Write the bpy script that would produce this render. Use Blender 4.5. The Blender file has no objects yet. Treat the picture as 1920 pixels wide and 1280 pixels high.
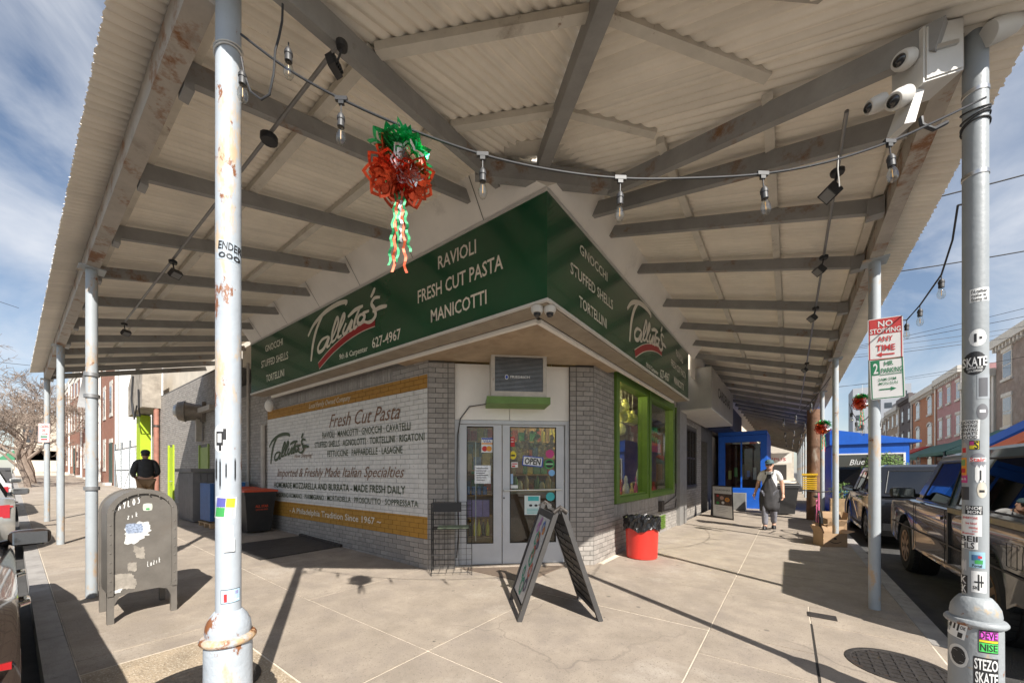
import bpy, math, random
from mathutils import Vector, Matrix
R = math.radians
random.seed(7)
scene = bpy.context.scene
COL = scene.collection
# ------------------------------------------------------------------ camera
F_PX, CX, HZ, CAMZ = 700.0, 960.0, 884.0, 1.4
TH = R(36.6)
CAM = Vector((2.37, -3.585, CAMZ))
RIGHT = Vector((math.cos(TH), math.sin(TH), 0)); FWD = Vector((-math.sin(TH), math.cos(TH), 0))
cd = bpy.data.cameras.new('camera'); co = bpy.data.objects.new('camera', cd); COL.objects.link(co)
cd.sensor_fit = 'HORIZONTAL'; cd.sensor_width = 36; cd.lens = 36*F_PX/1920
cd.shift_y = (HZ-640)/1920; cd.clip_start = .02; cd.clip_end = 3000
co.location = CAM; co.rotation_euler = (R(90), 0, TH)
scene.camera = co
# ------------------------------------------------------------------ light
SUN_EL = R(40.3); SH = Vector((-.882, .472, 0)).normalized()
sd = bpy.data.lights.new('sun', 'SUN'); so = bpy.data.objects.new('sun', sd); COL.objects.link(so)
sd.energy = 5.0; sd.angle = R(.55); sd.color = (1, .95, .875)
ldir = Vector((SH.x*math.cos(SUN_EL), SH.y*math.cos(SUN_EL), -math.sin(SUN_EL)))
so.rotation_euler = ldir.to_track_quat('-Z', 'Y').to_euler(); so.location = (8, -12, 14)
w = bpy.data.worlds.new('World'); scene.world = w; w.use_nodes = True
N, L = w.node_tree.nodes, w.node_tree.links
bg = N['Background']; bg.inputs['Strength'].default_value = .078
sky = N.new('ShaderNodeTexSky'); sky.sky_type = 'NISHITA'; sky.sun_disc = False
sky.sun_elevation = SUN_EL; sky.sun_rotation = math.atan2(-SH.x, -SH.y)
sky.air_density = 1.0; sky.dust_density = .6; sky.ozone_density = 1.6
tc = N.new('ShaderNodeTexCoord'); mp = N.new('ShaderNodeMapping')
mp.inputs['Scale'].default_value = (1.1, 1.1, 2.6); mp.inputs['Rotation'].default_value = (.2, .3, .9)
nz = N.new('ShaderNodeTexNoise'); nz.inputs['Scale'].default_value = 1.9; nz.inputs['Detail'].default_value = 9; nz.inputs['Roughness'].default_value = .56
nz.inputs['Distortion'].default_value = .5
cr = N.new('ShaderNodeValToRGB'); cr.color_ramp.elements[0].position = .41; cr.color_ramp.elements[1].position = .70
cr.color_ramp.elements[0].color = (.06, .06, .06, 1); cr.color_ramp.elements[1].color = (.92, .92, .92, 1)
mx = N.new('ShaderNodeMix'); mx.data_type = 'RGBA'; mx.inputs[7].default_value = (6.9, 7.1, 7.5, 1)
L.new(tc.outputs['Generated'], mp.inputs['Vector']); L.new(mp.outputs['Vector'], nz.inputs['Vector'])
L.new(nz.outputs['Fac'], cr.inputs['Fac']); L.new(cr.outputs['Color'], mx.inputs[0])
L.new(sky.outputs['Color'], mx.inputs[6]); L.new(mx.outputs[2], bg.inputs['Color'])
scene.view_settings.view_transform = 'Standard'; scene.view_settings.look = 'None'
scene.view_settings.exposure = .74; scene.view_settings.gamma = 1; scene.view_settings.use_curve_mapping = False
scene.render.engine = 'CYCLES'; scene.cycles.max_bounces = 8; scene.cycles.transparent_max_bounces = 12
scene.cycles.sample_clamp_indirect = 6; scene.cycles.use_denoising = True
# ------------------------------------------------------------------ pixels to positions
def ray(px, py):
    return ((px-CX)/F_PX)*RIGHT + FWD + Vector((0, 0, (HZ-py)/F_PX))
def hit(px, py, p, n):
    d = ray(px, py); return CAM + d*((Vector(p)-CAM).dot(Vector(n))/d.dot(Vector(n)))
def onz(px, py, z=0.): return hit(px, py, (0, 0, z), (0, 0, 1))
def onx(px, py, x): return hit(px, py, (x, 0, 0), (1, 0, 0))
def ony(px, py, y): return hit(px, py, (0, y, 0), (0, 1, 0))
def gz(x): return .0225*max(0., -x-2.)      # the left pavement climbs gently away from the corner
# ------------------------------------------------------------------ materials
MATS = {}
def mat(name, col, rough=.6, metal=0., var=.12, vs=6., bump=.0, bs=60., stain=None, coat=0., rnd=0., emit=0., spec=.5, alpha=1.):
    if name in MATS: return MATS[name]
    m = bpy.data.materials.new(name); m.use_nodes = True; MATS[name] = m
    n, l = m.node_tree.nodes, m.node_tree.links; b = n['Principled BSDF']
    b.inputs['Roughness'].default_value = rough; b.inputs['Metallic'].default_value = metal
    b.inputs['Coat Weight'].default_value = coat; b.inputs['Coat Roughness'].default_value = .04; b.inputs['Specular IOR Level'].default_value = spec
    t = n.new('ShaderNodeTexCoord'); c = (*col[:3], 1)
    g = n.new('ShaderNodeTexNoise'); g.inputs['Scale'].default_value = vs; g.inputs['Detail'].default_value = 6; g.inputs['Roughness'].default_value = .65
    l.new(t.outputs['Object'], g.inputs['Vector'])
    mr = n.new('ShaderNodeMapRange'); mr.inputs[1].default_value = .3; mr.inputs[2].default_value = .7
    mr.inputs[3].default_value = 1-var; mr.inputs[4].default_value = 1+var; l.new(g.outputs['Fac'], mr.inputs[0])
    last = mr.outputs[0]
    if rnd:
        oi = n.new('ShaderNodeObjectInfo'); ge = n.new('ShaderNodeNewGeometry')
        ad = n.new('ShaderNodeMath'); l.new(oi.outputs['Random'], ad.inputs[0]); l.new(ge.outputs['Random Per Island'], ad.inputs[1])
        fr = n.new('ShaderNodeMath'); fr.operation = 'FRACT'; l.new(ad.outputs[0], fr.inputs[0])
        m2 = n.new('ShaderNodeMapRange'); m2.inputs[3].default_value = 1-rnd; m2.inputs[4].default_value = 1+rnd; l.new(fr.outputs[0], m2.inputs[0])
        mu = n.new('ShaderNodeMath'); mu.operation = 'MULTIPLY'; l.new(last, mu.inputs[0]); l.new(m2.outputs[0], mu.inputs[1]); last = mu.outputs[0]
    vm = n.new('ShaderNodeVectorMath'); vm.operation = 'SCALE'; vm.inputs[0].default_value = col[:3]; l.new(last, vm.inputs['Scale'])
    out = vm.outputs[0]
    for st in (stain if isinstance(stain, list) else [stain] if stain else []):   # (colour, scale, lo, hi[, stretch])
        s = n.new('ShaderNodeTexNoise'); s.inputs['Scale'].default_value = st[1]; s.inputs['Detail'].default_value = 8; s.inputs['Roughness'].default_value = .7
        mq = n.new('ShaderNodeMapping'); mq.inputs['Scale'].default_value = st[4] if len(st) > 4 else (1, 1, 1); mq.inputs['Location'].default_value = (st[1]*.37, 1.3, .7)
        l.new(t.outputs['Object'], mq.inputs['Vector']); l.new(mq.outputs[0], s.inputs['Vector'])
        q = n.new('ShaderNodeMapRange'); q.inputs[1].default_value = st[2]; q.inputs[2].default_value = st[3]; l.new(s.outputs['Fac'], q.inputs[0])
        mi = n.new('ShaderNodeMix'); mi.data_type = 'RGBA'; l.new(q.outputs[0], mi.inputs[0]); l.new(out, mi.inputs[6]); mi.inputs[7].default_value = (*st[0], 1); out = mi.outputs[2]
    l.new(out, b.inputs['Base Color'])
    if emit:
        l.new(out, b.inputs['Emission Color']); b.inputs['Emission Strength'].default_value = emit
    if alpha < 1: b.inputs['Alpha'].default_value = alpha
    if bump:
        h = n.new('ShaderNodeTexNoise'); h.inputs['Scale'].default_value = bs; h.inputs['Detail'].default_value = 5; l.new(t.outputs['Object'], h.inputs['Vector'])
        bp = n.new('ShaderNodeBump'); bp.inputs['Strength'].default_value = bump; bp.inputs['Distance'].default_value = .01
        l.new(h.outputs['Fac'], bp.inputs['Height']); l.new(bp.outputs[0], b.inputs['Normal'])
    return m
def glass(name, tint=(.75, .8, .8), refl=1.45, base=.06):
    if name in MATS: return MATS[name]
    m = bpy.data.materials.new(name); m.use_nodes = True; MATS[name] = m
    n, l = m.node_tree.nodes, m.node_tree.links; n.remove(n['Principled BSDF'])
    tr = n.new('ShaderNodeBsdfTransparent'); tr.inputs[0].default_value = (*tint, 1)
    gl = n.new('ShaderNodeBsdfGlossy'); gl.inputs['Roughness'].default_value = .01
    fr = n.new('ShaderNodeFresnel'); ge = n.new('ShaderNodeNewGeometry'); io = n.new('ShaderNodeMapRange'); io.inputs[3].default_value = refl; io.inputs[4].default_value = 1/refl
    l.new(ge.outputs['Backfacing'], io.inputs[0]); l.new(io.outputs[0], fr.inputs[0])   # same reflectance from both sides of a thin pane
    ad = n.new('ShaderNodeMath'); ad.use_clamp = True; ad.inputs[1].default_value = base; l.new(fr.outputs[0], ad.inputs[0])
    ms = n.new('ShaderNodeMixShader'); l.new(ad.outputs[0], ms.inputs[0]); l.new(tr.outputs[0], ms.inputs[1]); l.new(gl.outputs[0], ms.inputs[2])
    l.new(ms.outputs[0], n['Material Output'].inputs[0]); return m
# ------------------------------------------------------------------ mesh builder
WM = {}      # world matrix of every parent, kept by hand
class MB:
    def __init__(s): s.v = []; s.f = []
    def add(s, vs, fs):
        o = len(s.v); s.v += [tuple(p) for p in vs]; s.f += [tuple(i+o for i in f) for f in fs]; return s
    def box(s, x0, x1, y0, y1, z0, z1):
        return s.add([(x, y, z) for z in (z0, z1) for y in (y0, y1) for x in (x0, x1)], BOXF)
    def obox(s, c, ax, ay, az):       # centre and half-axis vectors
        c, ax, ay, az = map(Vector, (c, ax, ay, az))
        return s.add([c+i*ax+j*ay+k*az for k in (-1, 1) for j in (-1, 1) for i in (-1, 1)], BOXF)
    def bar(s, p, q, wid, hgt, up=(0, 0, 1), drop=0.):   # beam between two points; drop shifts it along its own down
        p, q = Vector(p), Vector(q); d = (q-p); n = d.normalized(); sd = n.cross(Vector(up)).normalized(); u = sd.cross(n)
        return s.obox((p+q)/2-u*drop, d/2, sd*wid/2, u*hgt/2)
    def tube(s, pts, r, seg=8, caps=True):
        pts = [Vector(p) for p in pts]; rs = r if isinstance(r, (list, tuple)) else [r]*len(pts)
        o = len(s.v); pv = None
        for i, p in enumerate(pts):
            t = (pts[min(i+1, len(pts)-1)]-pts[max(i-1, 0)])
            t = t.normalized() if t.length > 1e-9 else Vector((0, 0, 1))
            if pv is None: a = t.orthogonal().normalized()
            else:
                a = pv-t*pv.dot(t); a = a.normalized() if a.length > 1e-6 else t.orthogonal().normalized()
            pv = a; b = t.cross(a)
            for k in range(seg):
                g = 2*math.pi*k/seg; s.v.append(tuple(p+(a*math.cos(g)+b*math.sin(g))*rs[i]))
        for i in range(len(pts)-1):
            for k in range(seg):
                k2 = (k+1) % seg; s.f.append((o+i*seg+k, o+i*seg+k2, o+(i+1)*seg+k2, o+(i+1)*seg+k))
        if caps:
            s.f.append(tuple(o+k for k in range(seg))[::-1]); s.f.append(tuple(o+(len(pts)-1)*seg+k for k in range(seg)))
        return s
    def lathe(s, prof, c=(0, 0, 0), seg=20, axis='z'):
        c = Vector(c); o = len(s.v)
        for r, h in prof:
            for k in range(seg):
                g = 2*math.pi*k/seg; x, y = r*math.cos(g), r*math.sin(g)
                s.v.append(tuple(c+(Vector((x, y, h)) if axis == 'z' else Vector((x, h, y)) if axis == 'y' else Vector((h, x, y)))))
        n = len(prof)
        for i in range(n-1):
            for k in range(seg):
                k2 = (k+1) % seg; s.f.append((o+i*seg+k, o+i*seg+k2, o+(i+1)*seg+k2, o+(i+1)*seg+k))
        s.f.append(tuple(o+k for k in range(seg))[::-1]); s.f.append(tuple(o+(n-1)*seg+k for k in range(seg)))
        return s
    def poly(s, pts): return s.add(pts, [tuple(range(len(pts)))])
    def prism(s, pts, d):
        n = len(pts); d = Vector(d); a = [Vector(p) for p in pts]
        return s.add(a+[p+d for p in a], [tuple(range(n))[::-1], tuple(range(n, 2*n))]+[(i, (i+1) % n, n+(i+1) % n, n+i) for i in range(n)])
    def ball(s, c, r, seg=12, rings=8, sc=(1, 1, 1)):
        c = Vector(c); pr = [(max(1e-4, r*math.sin(math.pi*i/rings)), -r*math.cos(math.pi*i/rings)) for i in range(rings+1)]
        o = len(s.v); s.lathe(pr, (0, 0, 0), seg)
        s.v[o:] = [(c.x+a*sc[0], c.y+b*sc[1], c.z+d*sc[2]) for a, b, d in s.v[o:]]; return s
    def xf(s, M):
        s.v = [tuple(M @ Vector(p)) for p in s.v]; return s
    def mesh(s, name):
        me = bpy.data.meshes.new(name); me.from_pydata(s.v, [], s.f); me.update(); return me
    def build(s, name, m, parent=None, smooth=False, local=False, label=None, kind=None):
        if parent is not None and not local:
            inv = WM[parent.name].inverted(); s.xf(inv)
        me = s.mesh(name); me.materials.append(m)
        return link(name, me, parent, smooth, label, kind)
BOXF = [(0, 2, 3, 1), (4, 5, 7, 6), (0, 1, 5, 4), (1, 3, 7, 5), (3, 2, 6, 7), (2, 0, 4, 6)]
def link(name, me, parent=None, smooth=False, label=None, kind=None):
    if smooth:
        me.polygons.foreach_set('use_smooth', [True]*len(me.polygons))
        try: me.set_sharp_from_angle(angle=R(40))
        except Exception: pass
    o = bpy.data.objects.new(name, me); COL.objects.link(o)
    if parent is not None: o.parent = parent; WM[o.name] = WM[parent.name]
    else: WM[o.name] = Matrix.Identity(4)
    if label: o['label'] = label
    if kind: o['kind'] = kind
    return o
def tag(o, label, cat, group=None):
    o['label'] = label; o['category'] = cat
    if group: o['group'] = group
    return o
def thing(name, label, cat, loc=(0, 0, 0), rz=0., group=None):
    o = bpy.data.objects.new(name, None); COL.objects.link(o); o.location = loc; o.rotation_euler = (0, 0, rz)
    o.empty_display_size = .1; WM[o.name] = Matrix.Translation(loc) @ Matrix.Rotation(rz, 4, 'Z'); return tag(o, label, cat, group)
def copy_tree(o, parent=None):
    c = o.copy(); COL.objects.link(c); c.parent = parent
    for ch in list(o.children): copy_tree(ch, c)
    return c
# ------------------------------------------------------------------ lettering
def text_mesh(body, bold=0., shear=0., align='LEFT', cap=True):
    cu = bpy.data.curves.new('t', 'FONT'); cu.body = body; cu.offset = bold; cu.shear = shear; cu.align_x = align; cu.resolution_u = 2
    ob = bpy.data.objects.new('t', cu); me = bpy.data.meshes.new_from_object(ob)
    bpy.data.objects.remove(ob); bpy.data.curves.remove(cu); return me
def text_fit(body, A, B, T, m, parent, name='lettering', bold=.0, shear=0., off=(0, 0, 0), fn=None):
    """letters from A (baseline left) to B (baseline right); T-A is the cap height vector"""
    A, B, T = Vector(A), Vector(B), Vector(T); me = text_mesh(body, bold, shear)
    xs = [v.co.x for v in me.vertices]; x0, x1 = min(xs), max(xs); ch = .70
    ex = (B-A)/(x1-x0); ey = (T-A)/ch; o = Vector(off)
    inv = WM[parent.name].inverted() if parent is not None else Matrix.Identity(4)
    for v in me.vertices:
        p = A+ex*(v.co.x-x0)+ey*v.co.y+o
        v.co = inv @ (fn(p) if fn else p)
    me.materials.clear(); me.materials.append(m); me.name = name
    return link(name, me, parent)
def ptext(body, pl, a, b, t, m, parent, **k):
    return text_fit(body, pl(*a), pl(*b), pl(*t), m, parent, **k)
def ribbon(mb, pts, wid, nrm, taper=True):
    """flat brush stroke through 3-D points lying in a plane with normal nrm"""
    nrm = Vector(nrm); P = [Vector(p) for p in pts]; Q = []
    for i in range(len(P)-1):                      # Catmull-Rom
        a, b, c, d = P[max(i-1, 0)], P[i], P[i+1], P[min(i+2, len(P)-1)]
        for j in range(6):
            u = j/6; Q.append(.5*((2*b)+(c-a)*u+(2*a-5*b+4*c-d)*u*u+(3*b-a-3*c+d)*u**3))
    Q.append(P[-1]); vs = []; n = len(Q)
    for i, p in enumerate(Q):
        t = (Q[min(i+1, n-1)]-Q[max(i-1, 0)]).normalized(); sd = nrm.cross(t)
        wd = wid*(.55+.45*math.sin(math.pi*min(1, (i+.5)/n))) if taper else wid
        vs += [p+sd*wd/2, p-sd*wd/2]
    return mb.add(vs, [(2*i, 2*i+1, 2*i+3, 2*i+2) for i in range(n-1)])
# ================================================================== SETTING
def struct(o): o['kind'] = 'structure'; return o
M_asph = mat('asphalt', (.06, .058, .056), .85, var=.3, vs=3, bump=.5, bs=120, stain=[((.12, .115, .11), 1.2, .55, .75)])
M_grd = mat('ground', (.16, .15, .14), .9, var=.25, vs=.8, bump=.3, bs=20)
M_joint = mat('joint_sand', (.66, .58, .47), .9, var=.25, vs=9, bump=.3, bs=90)
M_conc = mat('concrete', (.35, .293, .234), .85, var=.2, vs=2.6, bump=.5, bs=210, rnd=.05,
             stain=[((.285, .24, .20), 3.2, .47, .72), ((.10, .085, .07), 13., .655, .71), ((.46, .40, .335), .9, .56, .72), ((.17, .145, .12), 85., .575, .63), ((.50, .44, .37), 120., .60, .66)])
def wear(m):
    """gum spots and hairline cracks"""
    n, l = m.node_tree.nodes, m.node_tree.links; b = n['Principled BSDF']; src = b.inputs['Base Color'].links[0].from_socket
    g = n.new('ShaderNodeNewGeometry'); out = src
    v = n.new('ShaderNodeTexVoronoi'); v.inputs['Scale'].default_value = 2.6; l.new(g.outputs['Position'], v.inputs['Vector'])
    q = n.new('ShaderNodeMapRange'); q.inputs[1].default_value = .075; q.inputs[2].default_value = .05; l.new(v.outputs['Distance'], q.inputs[0])
    sp = n.new('ShaderNodeSeparateColor'); l.new(v.outputs['Color'], sp.inputs[0]); gt = n.new('ShaderNodeMath'); gt.operation = 'GREATER_THAN'; gt.inputs[1].default_value = .55; l.new(sp.outputs[0], gt.inputs[0])
    mu = n.new('ShaderNodeMath'); mu.operation = 'MULTIPLY'; l.new(q.outputs[0], mu.inputs[0]); l.new(gt.outputs[0], mu.inputs[1])
    m2 = n.new('ShaderNodeMath'); m2.operation = 'MULTIPLY'; m2.inputs[1].default_value = .6; l.new(mu.outputs[0], m2.inputs[0])
    mi = n.new('ShaderNodeMix'); mi.data_type = 'RGBA'; l.new(m2.outputs[0], mi.inputs[0]); l.new(out, mi.inputs[6]); mi.inputs[7].default_value = (.09, .08, .07, 1); out = mi.outputs[2]
    d = n.new('ShaderNodeTexNoise'); d.inputs['Scale'].default_value = 3; d.inputs['Detail'].default_value = 6; l.new(g.outputs['Position'], d.inputs['Vector'])
    ad = n.new('ShaderNodeVectorMath'); ad.operation = 'MULTIPLY_ADD'; l.new(d.outputs['Color'], ad.inputs[0]); ad.inputs[1].default_value = (.45, .45, 0); l.new(g.outputs['Position'], ad.inputs[2])
    w_ = n.new('ShaderNodeTexVoronoi'); w_.feature = 'DISTANCE_TO_EDGE'; w_.inputs['Scale'].default_value = .42; l.new(ad.outputs[0], w_.inputs['Vector'])
    c = n.new('ShaderNodeMapRange'); c.inputs[1].default_value = .004; c.inputs[2].default_value = .0015; l.new(w_.outputs['Distance'], c.inputs[0])
    k = n.new('ShaderNodeTexNoise'); k.inputs['Scale'].default_value = .55; l.new(g.outputs['Position'], k.inputs['Vector'])
    kr = n.new('ShaderNodeMapRange'); kr.inputs[1].default_value = .5; kr.inputs[2].default_value = .58; kr.inputs[4].default_value = .35; l.new(k.outputs['Fac'], kr.inputs[0])
    m3 = n.new('ShaderNodeMath'); m3.operation = 'MULTIPLY'; l.new(c.outputs[0], m3.inputs[0]); l.new(kr.outputs[0], m3.inputs[1])
    mi = n.new('ShaderNodeMix'); mi.data_type = 'RGBA'; l.new(m3.outputs[0], mi.inputs[0]); l.new(out, mi.inputs[6]); mi.inputs[7].default_value = (.12, .10, .085, 1); l.new(mi.outputs[2], b.inputs['Base Color'])
wear(M_conc)
M_kerb = mat('kerb_stone', (.33, .31, .29), .8, var=.2, vs=5, bump=.4, bs=90, stain=((.17, .16, .15), 3, .55, .7))
M_aggr = mat('aggregate', (.38, .30, .21), .85, var=.3, vs=4, bump=1., bs=85, stain=[((.62, .54, .42), 75, .53, .62), ((.17, .12, .08), 60, .58, .66)])
struct(MB().poly([(-700, -700, -.16), (700, -700, -.16), (700, 900, -.16), (-700, 900, -.16)]).build('ground', M_grd))
struct(MB().poly([(3.45, -60, -.145), (11.2, -60, -.145), (11.2, 400, -.145), (3.45, 400, -.145)]).build('road', M_asph))
struct(MB().add([(x, y, gz(x)-.141) for x in (-100, -2, 3.449) for y in (-11.2, -3.45)], [(0, 2, 3, 1), (2, 4, 5, 3)]).build('side_road', M_asph))
sw = struct(MB().box(-2, 3.3, -3.3, 0, -.2, -.004).prism([(-2.0005, -3.3, -.2), (-2.0005, -3.3, -.004), (-100, -3.3, gz(-100)-.004), (-100, -3.3, -.2)], (0, 3.3, 0)).box(0.001, 3.3, 0.0005, 160, -.2, -.0045).box(-1.85, 0, 0.0005, 1.75, -.2, -.005).build('sidewalk', M_joint))
def slab(x0, x1, y0, y1, g=.0055, m=None, z=0.):
    z += random.uniform(-.0008, .001); x0 += g; x1 -= g; y0 += g; y1 -= g
    MB().add([(x, y, gz(x)+k) for k in (-.1, z) for y in (y0, y1) for x in (x0, x1)], BOXF).build('slab', m or M_conc, sw)
xs = [-1.85-1.9*i for i in range(0, 26)]
for i in range(len(xs)-1):
    slab(xs[i+1], xs[i], -3.3, -1.63); slab(xs[i+1], xs[i], -1.63, -.002)
slab(-1.85, .1, -2.43, -1.63); slab(-1.85, .1, -1.63, .1)
slab(.1, 1.8, -2.43, -1.63); slab(.1, 1.8, -1.63, .1); slab(1.8, 2.53, -2.43, -.4); slab(1.8, 2.53, -.4, .11)
slab(-1.85, -1.56, -3.3, -2.43); slab(-1.56, 2.53, -3.3, -2.43, m=M_aggr, z=-.004)
slab(2.53, 3.3, -3.3, .83, m=M_conc, g=.012)
MB().poly([(-1.84, .1, -.002), (.1, .1, -.002), (.1, 1.8, -.002), (0, 1.8, -.002)]).build('slab', M_conc, sw)
ys = [.11+1.27*i for i in range(0, 40)]
for i in range(len(ys)-1):
    if i > 0 or True: slab(.1 if i < 2 else .004, 1.8, ys[i], ys[i+1])
    if i == 0: slab(1.8, 2.53, ys[0], ys[1]); slab(2.53, 3.3, .83, ys[1])
    else: slab(1.8, 3.3, ys[i], ys[i+1])
kb = struct(MB().box(3.302, 3.449, .9, 160, -.2, -.2+.01).build('kerb', M_kerb))
for i in range(24): MB().box(3.304, 3.446, .9+2.4*i+.004, .9+2.4*(i+1)-.004, -.2, -.004).build('kerb_stone', M_kerb, kb)
for i in range(24): MB().add([(x, y, gz(x)+k) for k in (-.2, -.004) for y in (-3.446, -3.304) for x in (-.2-2.4*(i+1)+.004, -.2-2.4*i-.004)], BOXF).build('kerb_stone', M_kerb, kb)
MB().box(3.304, 3.446, -3.2, .892, -.2, -.01).build('ramp_edge', M_conc, kb)
far = struct(MB().box(11.2, 14.0, -20, 300, -.2, -.01).build('far_pavement', M_conc))
M_iron = mat('cast_iron', (.085, .075, .068), .55, .7, var=.3, vs=20, bump=.3, bs=60, stain=((.16, .09, .05), 9, .6, .72))
def manhole(c, r, label):
    t = thing('manhole_cover', label, 'manhole cover', (c[0], c[1], 0))
    MB().lathe([(r, .001), (r, .006), (r-.03, .006), (r-.035, .003), (.01, .003)], (0, 0, 0), 36).build('lid', M_iron, t, local=True)
    for i in range(-3, 4):
        h = math.sqrt(max(.0, (r*.84)**2-(i*r*.24)**2))
        MB().box(-h, h, i*r*.24-.008, i*r*.24+.008, .003, .008).build('rib', M_iron, t, local=True)
        MB().box(i*r*.24-.008, i*r*.24+.008, -h, h, .0031, .0077).build('rib', M_iron, t, local=True)
manhole((3.0, .22), .29, 'round iron manhole cover with grid ribs beside the stickered post')
manhole((-.72, -2.84), .33, 'round rusty manhole cover in the pebbled patch by the rusty post')
c = onz(1541, 1155)
tag(MB().box(c.x-.11, c.x+.11, c.y-.07, c.y+.07, .0015, .006).build('valve_plate', M_iron), 'small rectangular iron valve plate set in the right pavement', 'plate')
MB().box(2.522, 2.540, -.4, .83, -.09, -.0015).build('slot', mat('slot_dirt', (.03, .026, .022), .95), sw)

# ================================================================== CORNER SHOP
P1 = Vector((-1.79, 0, 0)); P2 = Vector((0, 1.67, 0)); CL = (P2-P1).length; CC = (P2-P1)/CL; CN = Vector((CC.y, -CC.x, 0))
def LW(s, z, o=0.): return Vector((-s, -o, z))
def RW(s, z, o=0.): return Vector((o, s, z))
def CW(s, z, o=0.): return P1+CC*s+CN*o+Vector((0, 0, z))
def cpl(px, py, o=-.12): return hit(px, py, P1+CN*o, CN)
def cs(px, py, o=-.12):
    p = cpl(px, py, o); return (p-P1).dot(CC), p.z
def wbox(mb, fn, s0, s1, z0, z1, o0, o1):
    return mb.add([fn(s, z, o) for z in (z0, z1) for o in (o0, o1) for s in (s0, s1)], BOXF)
def paint_mat(name, base=(.31, .284, .256), dim=1., rnd=.13):
    """grey painted brick; on the long wall a sign is painted over it: white field with two ochre bands"""
    m = mat(name, base, .75, var=.14, vs=14, bump=.35, bs=110, rnd=rnd, stain=[((.20, .19, .18), 2.0, .6, .8), ((.14, .12, .11), 7, .68, .8)])
    n, l = m.node_tree.nodes, m.node_tree.links; b = n['Principled BSDF']; src = b.inputs['Base Color'].links[0].from_socket
    g = n.new('ShaderNodeNewGeometry'); sp = n.new('ShaderNodeSeparateXYZ'); l.new(g.outputs['Position'], sp.inputs[0])
    def cmp(sock, v, gt):
        q = n.new('ShaderNodeMath'); q.operation = 'GREATER_THAN' if gt else 'LESS_THAN'; l.new(sock, q.inputs[0]); q.inputs[1].default_value = v; return q.outputs[0]
    def mul(*a):
        r = a[0]
        for k in a[1:]:
            q = n.new('ShaderNodeMath'); q.operation = 'MULTIPLY'; l.new(r, q.inputs[0]); l.new(k, q.inputs[1]); r = q.outputs[0]
        return r
    wn = n.new('ShaderNodeTexNoise'); wn.inputs['Scale'].default_value = 5; wn.inputs['Detail'].default_value = 9; wn.inputs['Roughness'].default_value = .7; l.new(g.outputs['Position'], wn.inputs['Vector'])
    on = mul(cmp(sp.outputs['Y'], .004, False), cmp(sp.outputs['X'], -7.36, True), cmp(sp.outputs['X'], -1.80, False))
    keep = n.new('ShaderNodeMapRange'); keep.inputs[1].default_value = .70; keep.inputs[2].default_value = .66; l.new(wn.outputs['Fac'], keep.inputs[0])
    on = mul(on, keep.outputs[0])
    out = src
    for z0, z1, c in ((.75, 2.60, (.63, .61, .575)), (2.60, 2.80, (.37, .185, .03)), (.43, .75, (.42, .215, .03))):
        k = mul(on, cmp(sp.outputs['Z'], z0, True), cmp(sp.outputs['Z'], z1, False))
        vs = n.new('ShaderNodeVectorMath'); vs.operation = 'SCALE'; vs.inputs[0].default_value = [dim*k_ for k_ in c]
        mr = n.new('ShaderNodeMapRange'); mr.inputs[1].default_value = .3; mr.inputs[2].default_value = .7; mr.inputs[3].default_value = .86; mr.inputs[4].default_value = 1.1
        l.new(wn.outputs['Fac'], mr.inputs[0]); l.new(mr.outputs[0], vs.inputs['Scale'])
        mi = n.new('ShaderNodeMix'); mi.data_type = 'RGBA'; l.new(k, mi.inputs[0]); l.new(out, mi.inputs[6]); l.new(vs.outputs[0], mi.inputs[7]); out = mi.outputs[2]
    l.new(out, b.inputs['Base Color']); return m
M_brick = paint_mat('painted_brick')
M_mort = mat('mortar', (.12, .112, .105), .9, var=.2, vs=12, bump=.3, bs=100)
M_mortp = paint_mat('mortar_painted', (.15, .14, .13), .62, 0)
BR_L, BR_H, JT = .2, .0635, .009
def bricks(fn, s0, s1, z0, z1, holes=(), soldier=(), phase=0., proud=.008):
    """list of (fn, s0, s1, z0, z1, proud)"""
    out = []; row = 0; z = z0
    while z < z1-.02:
        zt = min(z+BR_H, z1); iv = [(s0, s1)]
        for h0, h1, g0, g1 in list(holes)+list(soldier):
            if zt > g0+.001 and z < g1-.001:
                nv = []
                for a, b in iv:
                    if h1 <= a or h0 >= b: nv.append((a, b)); continue
                    if h0 > a: nv.append((a, h0))
                    if h1 < b: nv.append((h1, b))
                iv = nv
        st = s0-phase-(row % 2)*(BR_L+JT)/2
        for a, b in iv:
            k = math.floor((a-st)/(BR_L+JT)); q = st+k*(BR_L+JT)
            while q < b:
                x0, x1 = max(q, a), min(q+BR_L, b)
                if x1-x0 > .02: out.append((fn, x0, x1, z, zt, proud+random.uniform(-.0025, .0025)))
                q += BR_L+JT
        z += BR_H+JT; row += 1
    for h0, h1, g0, g1 in soldier:
        q = h0
        while q < h1-.03:
            out.append((fn, q, min(q+BR_H, h1), g0+.004, g1-.004, proud+random.uniform(-.002, .003))); q += BR_H+JT
    return out
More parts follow.
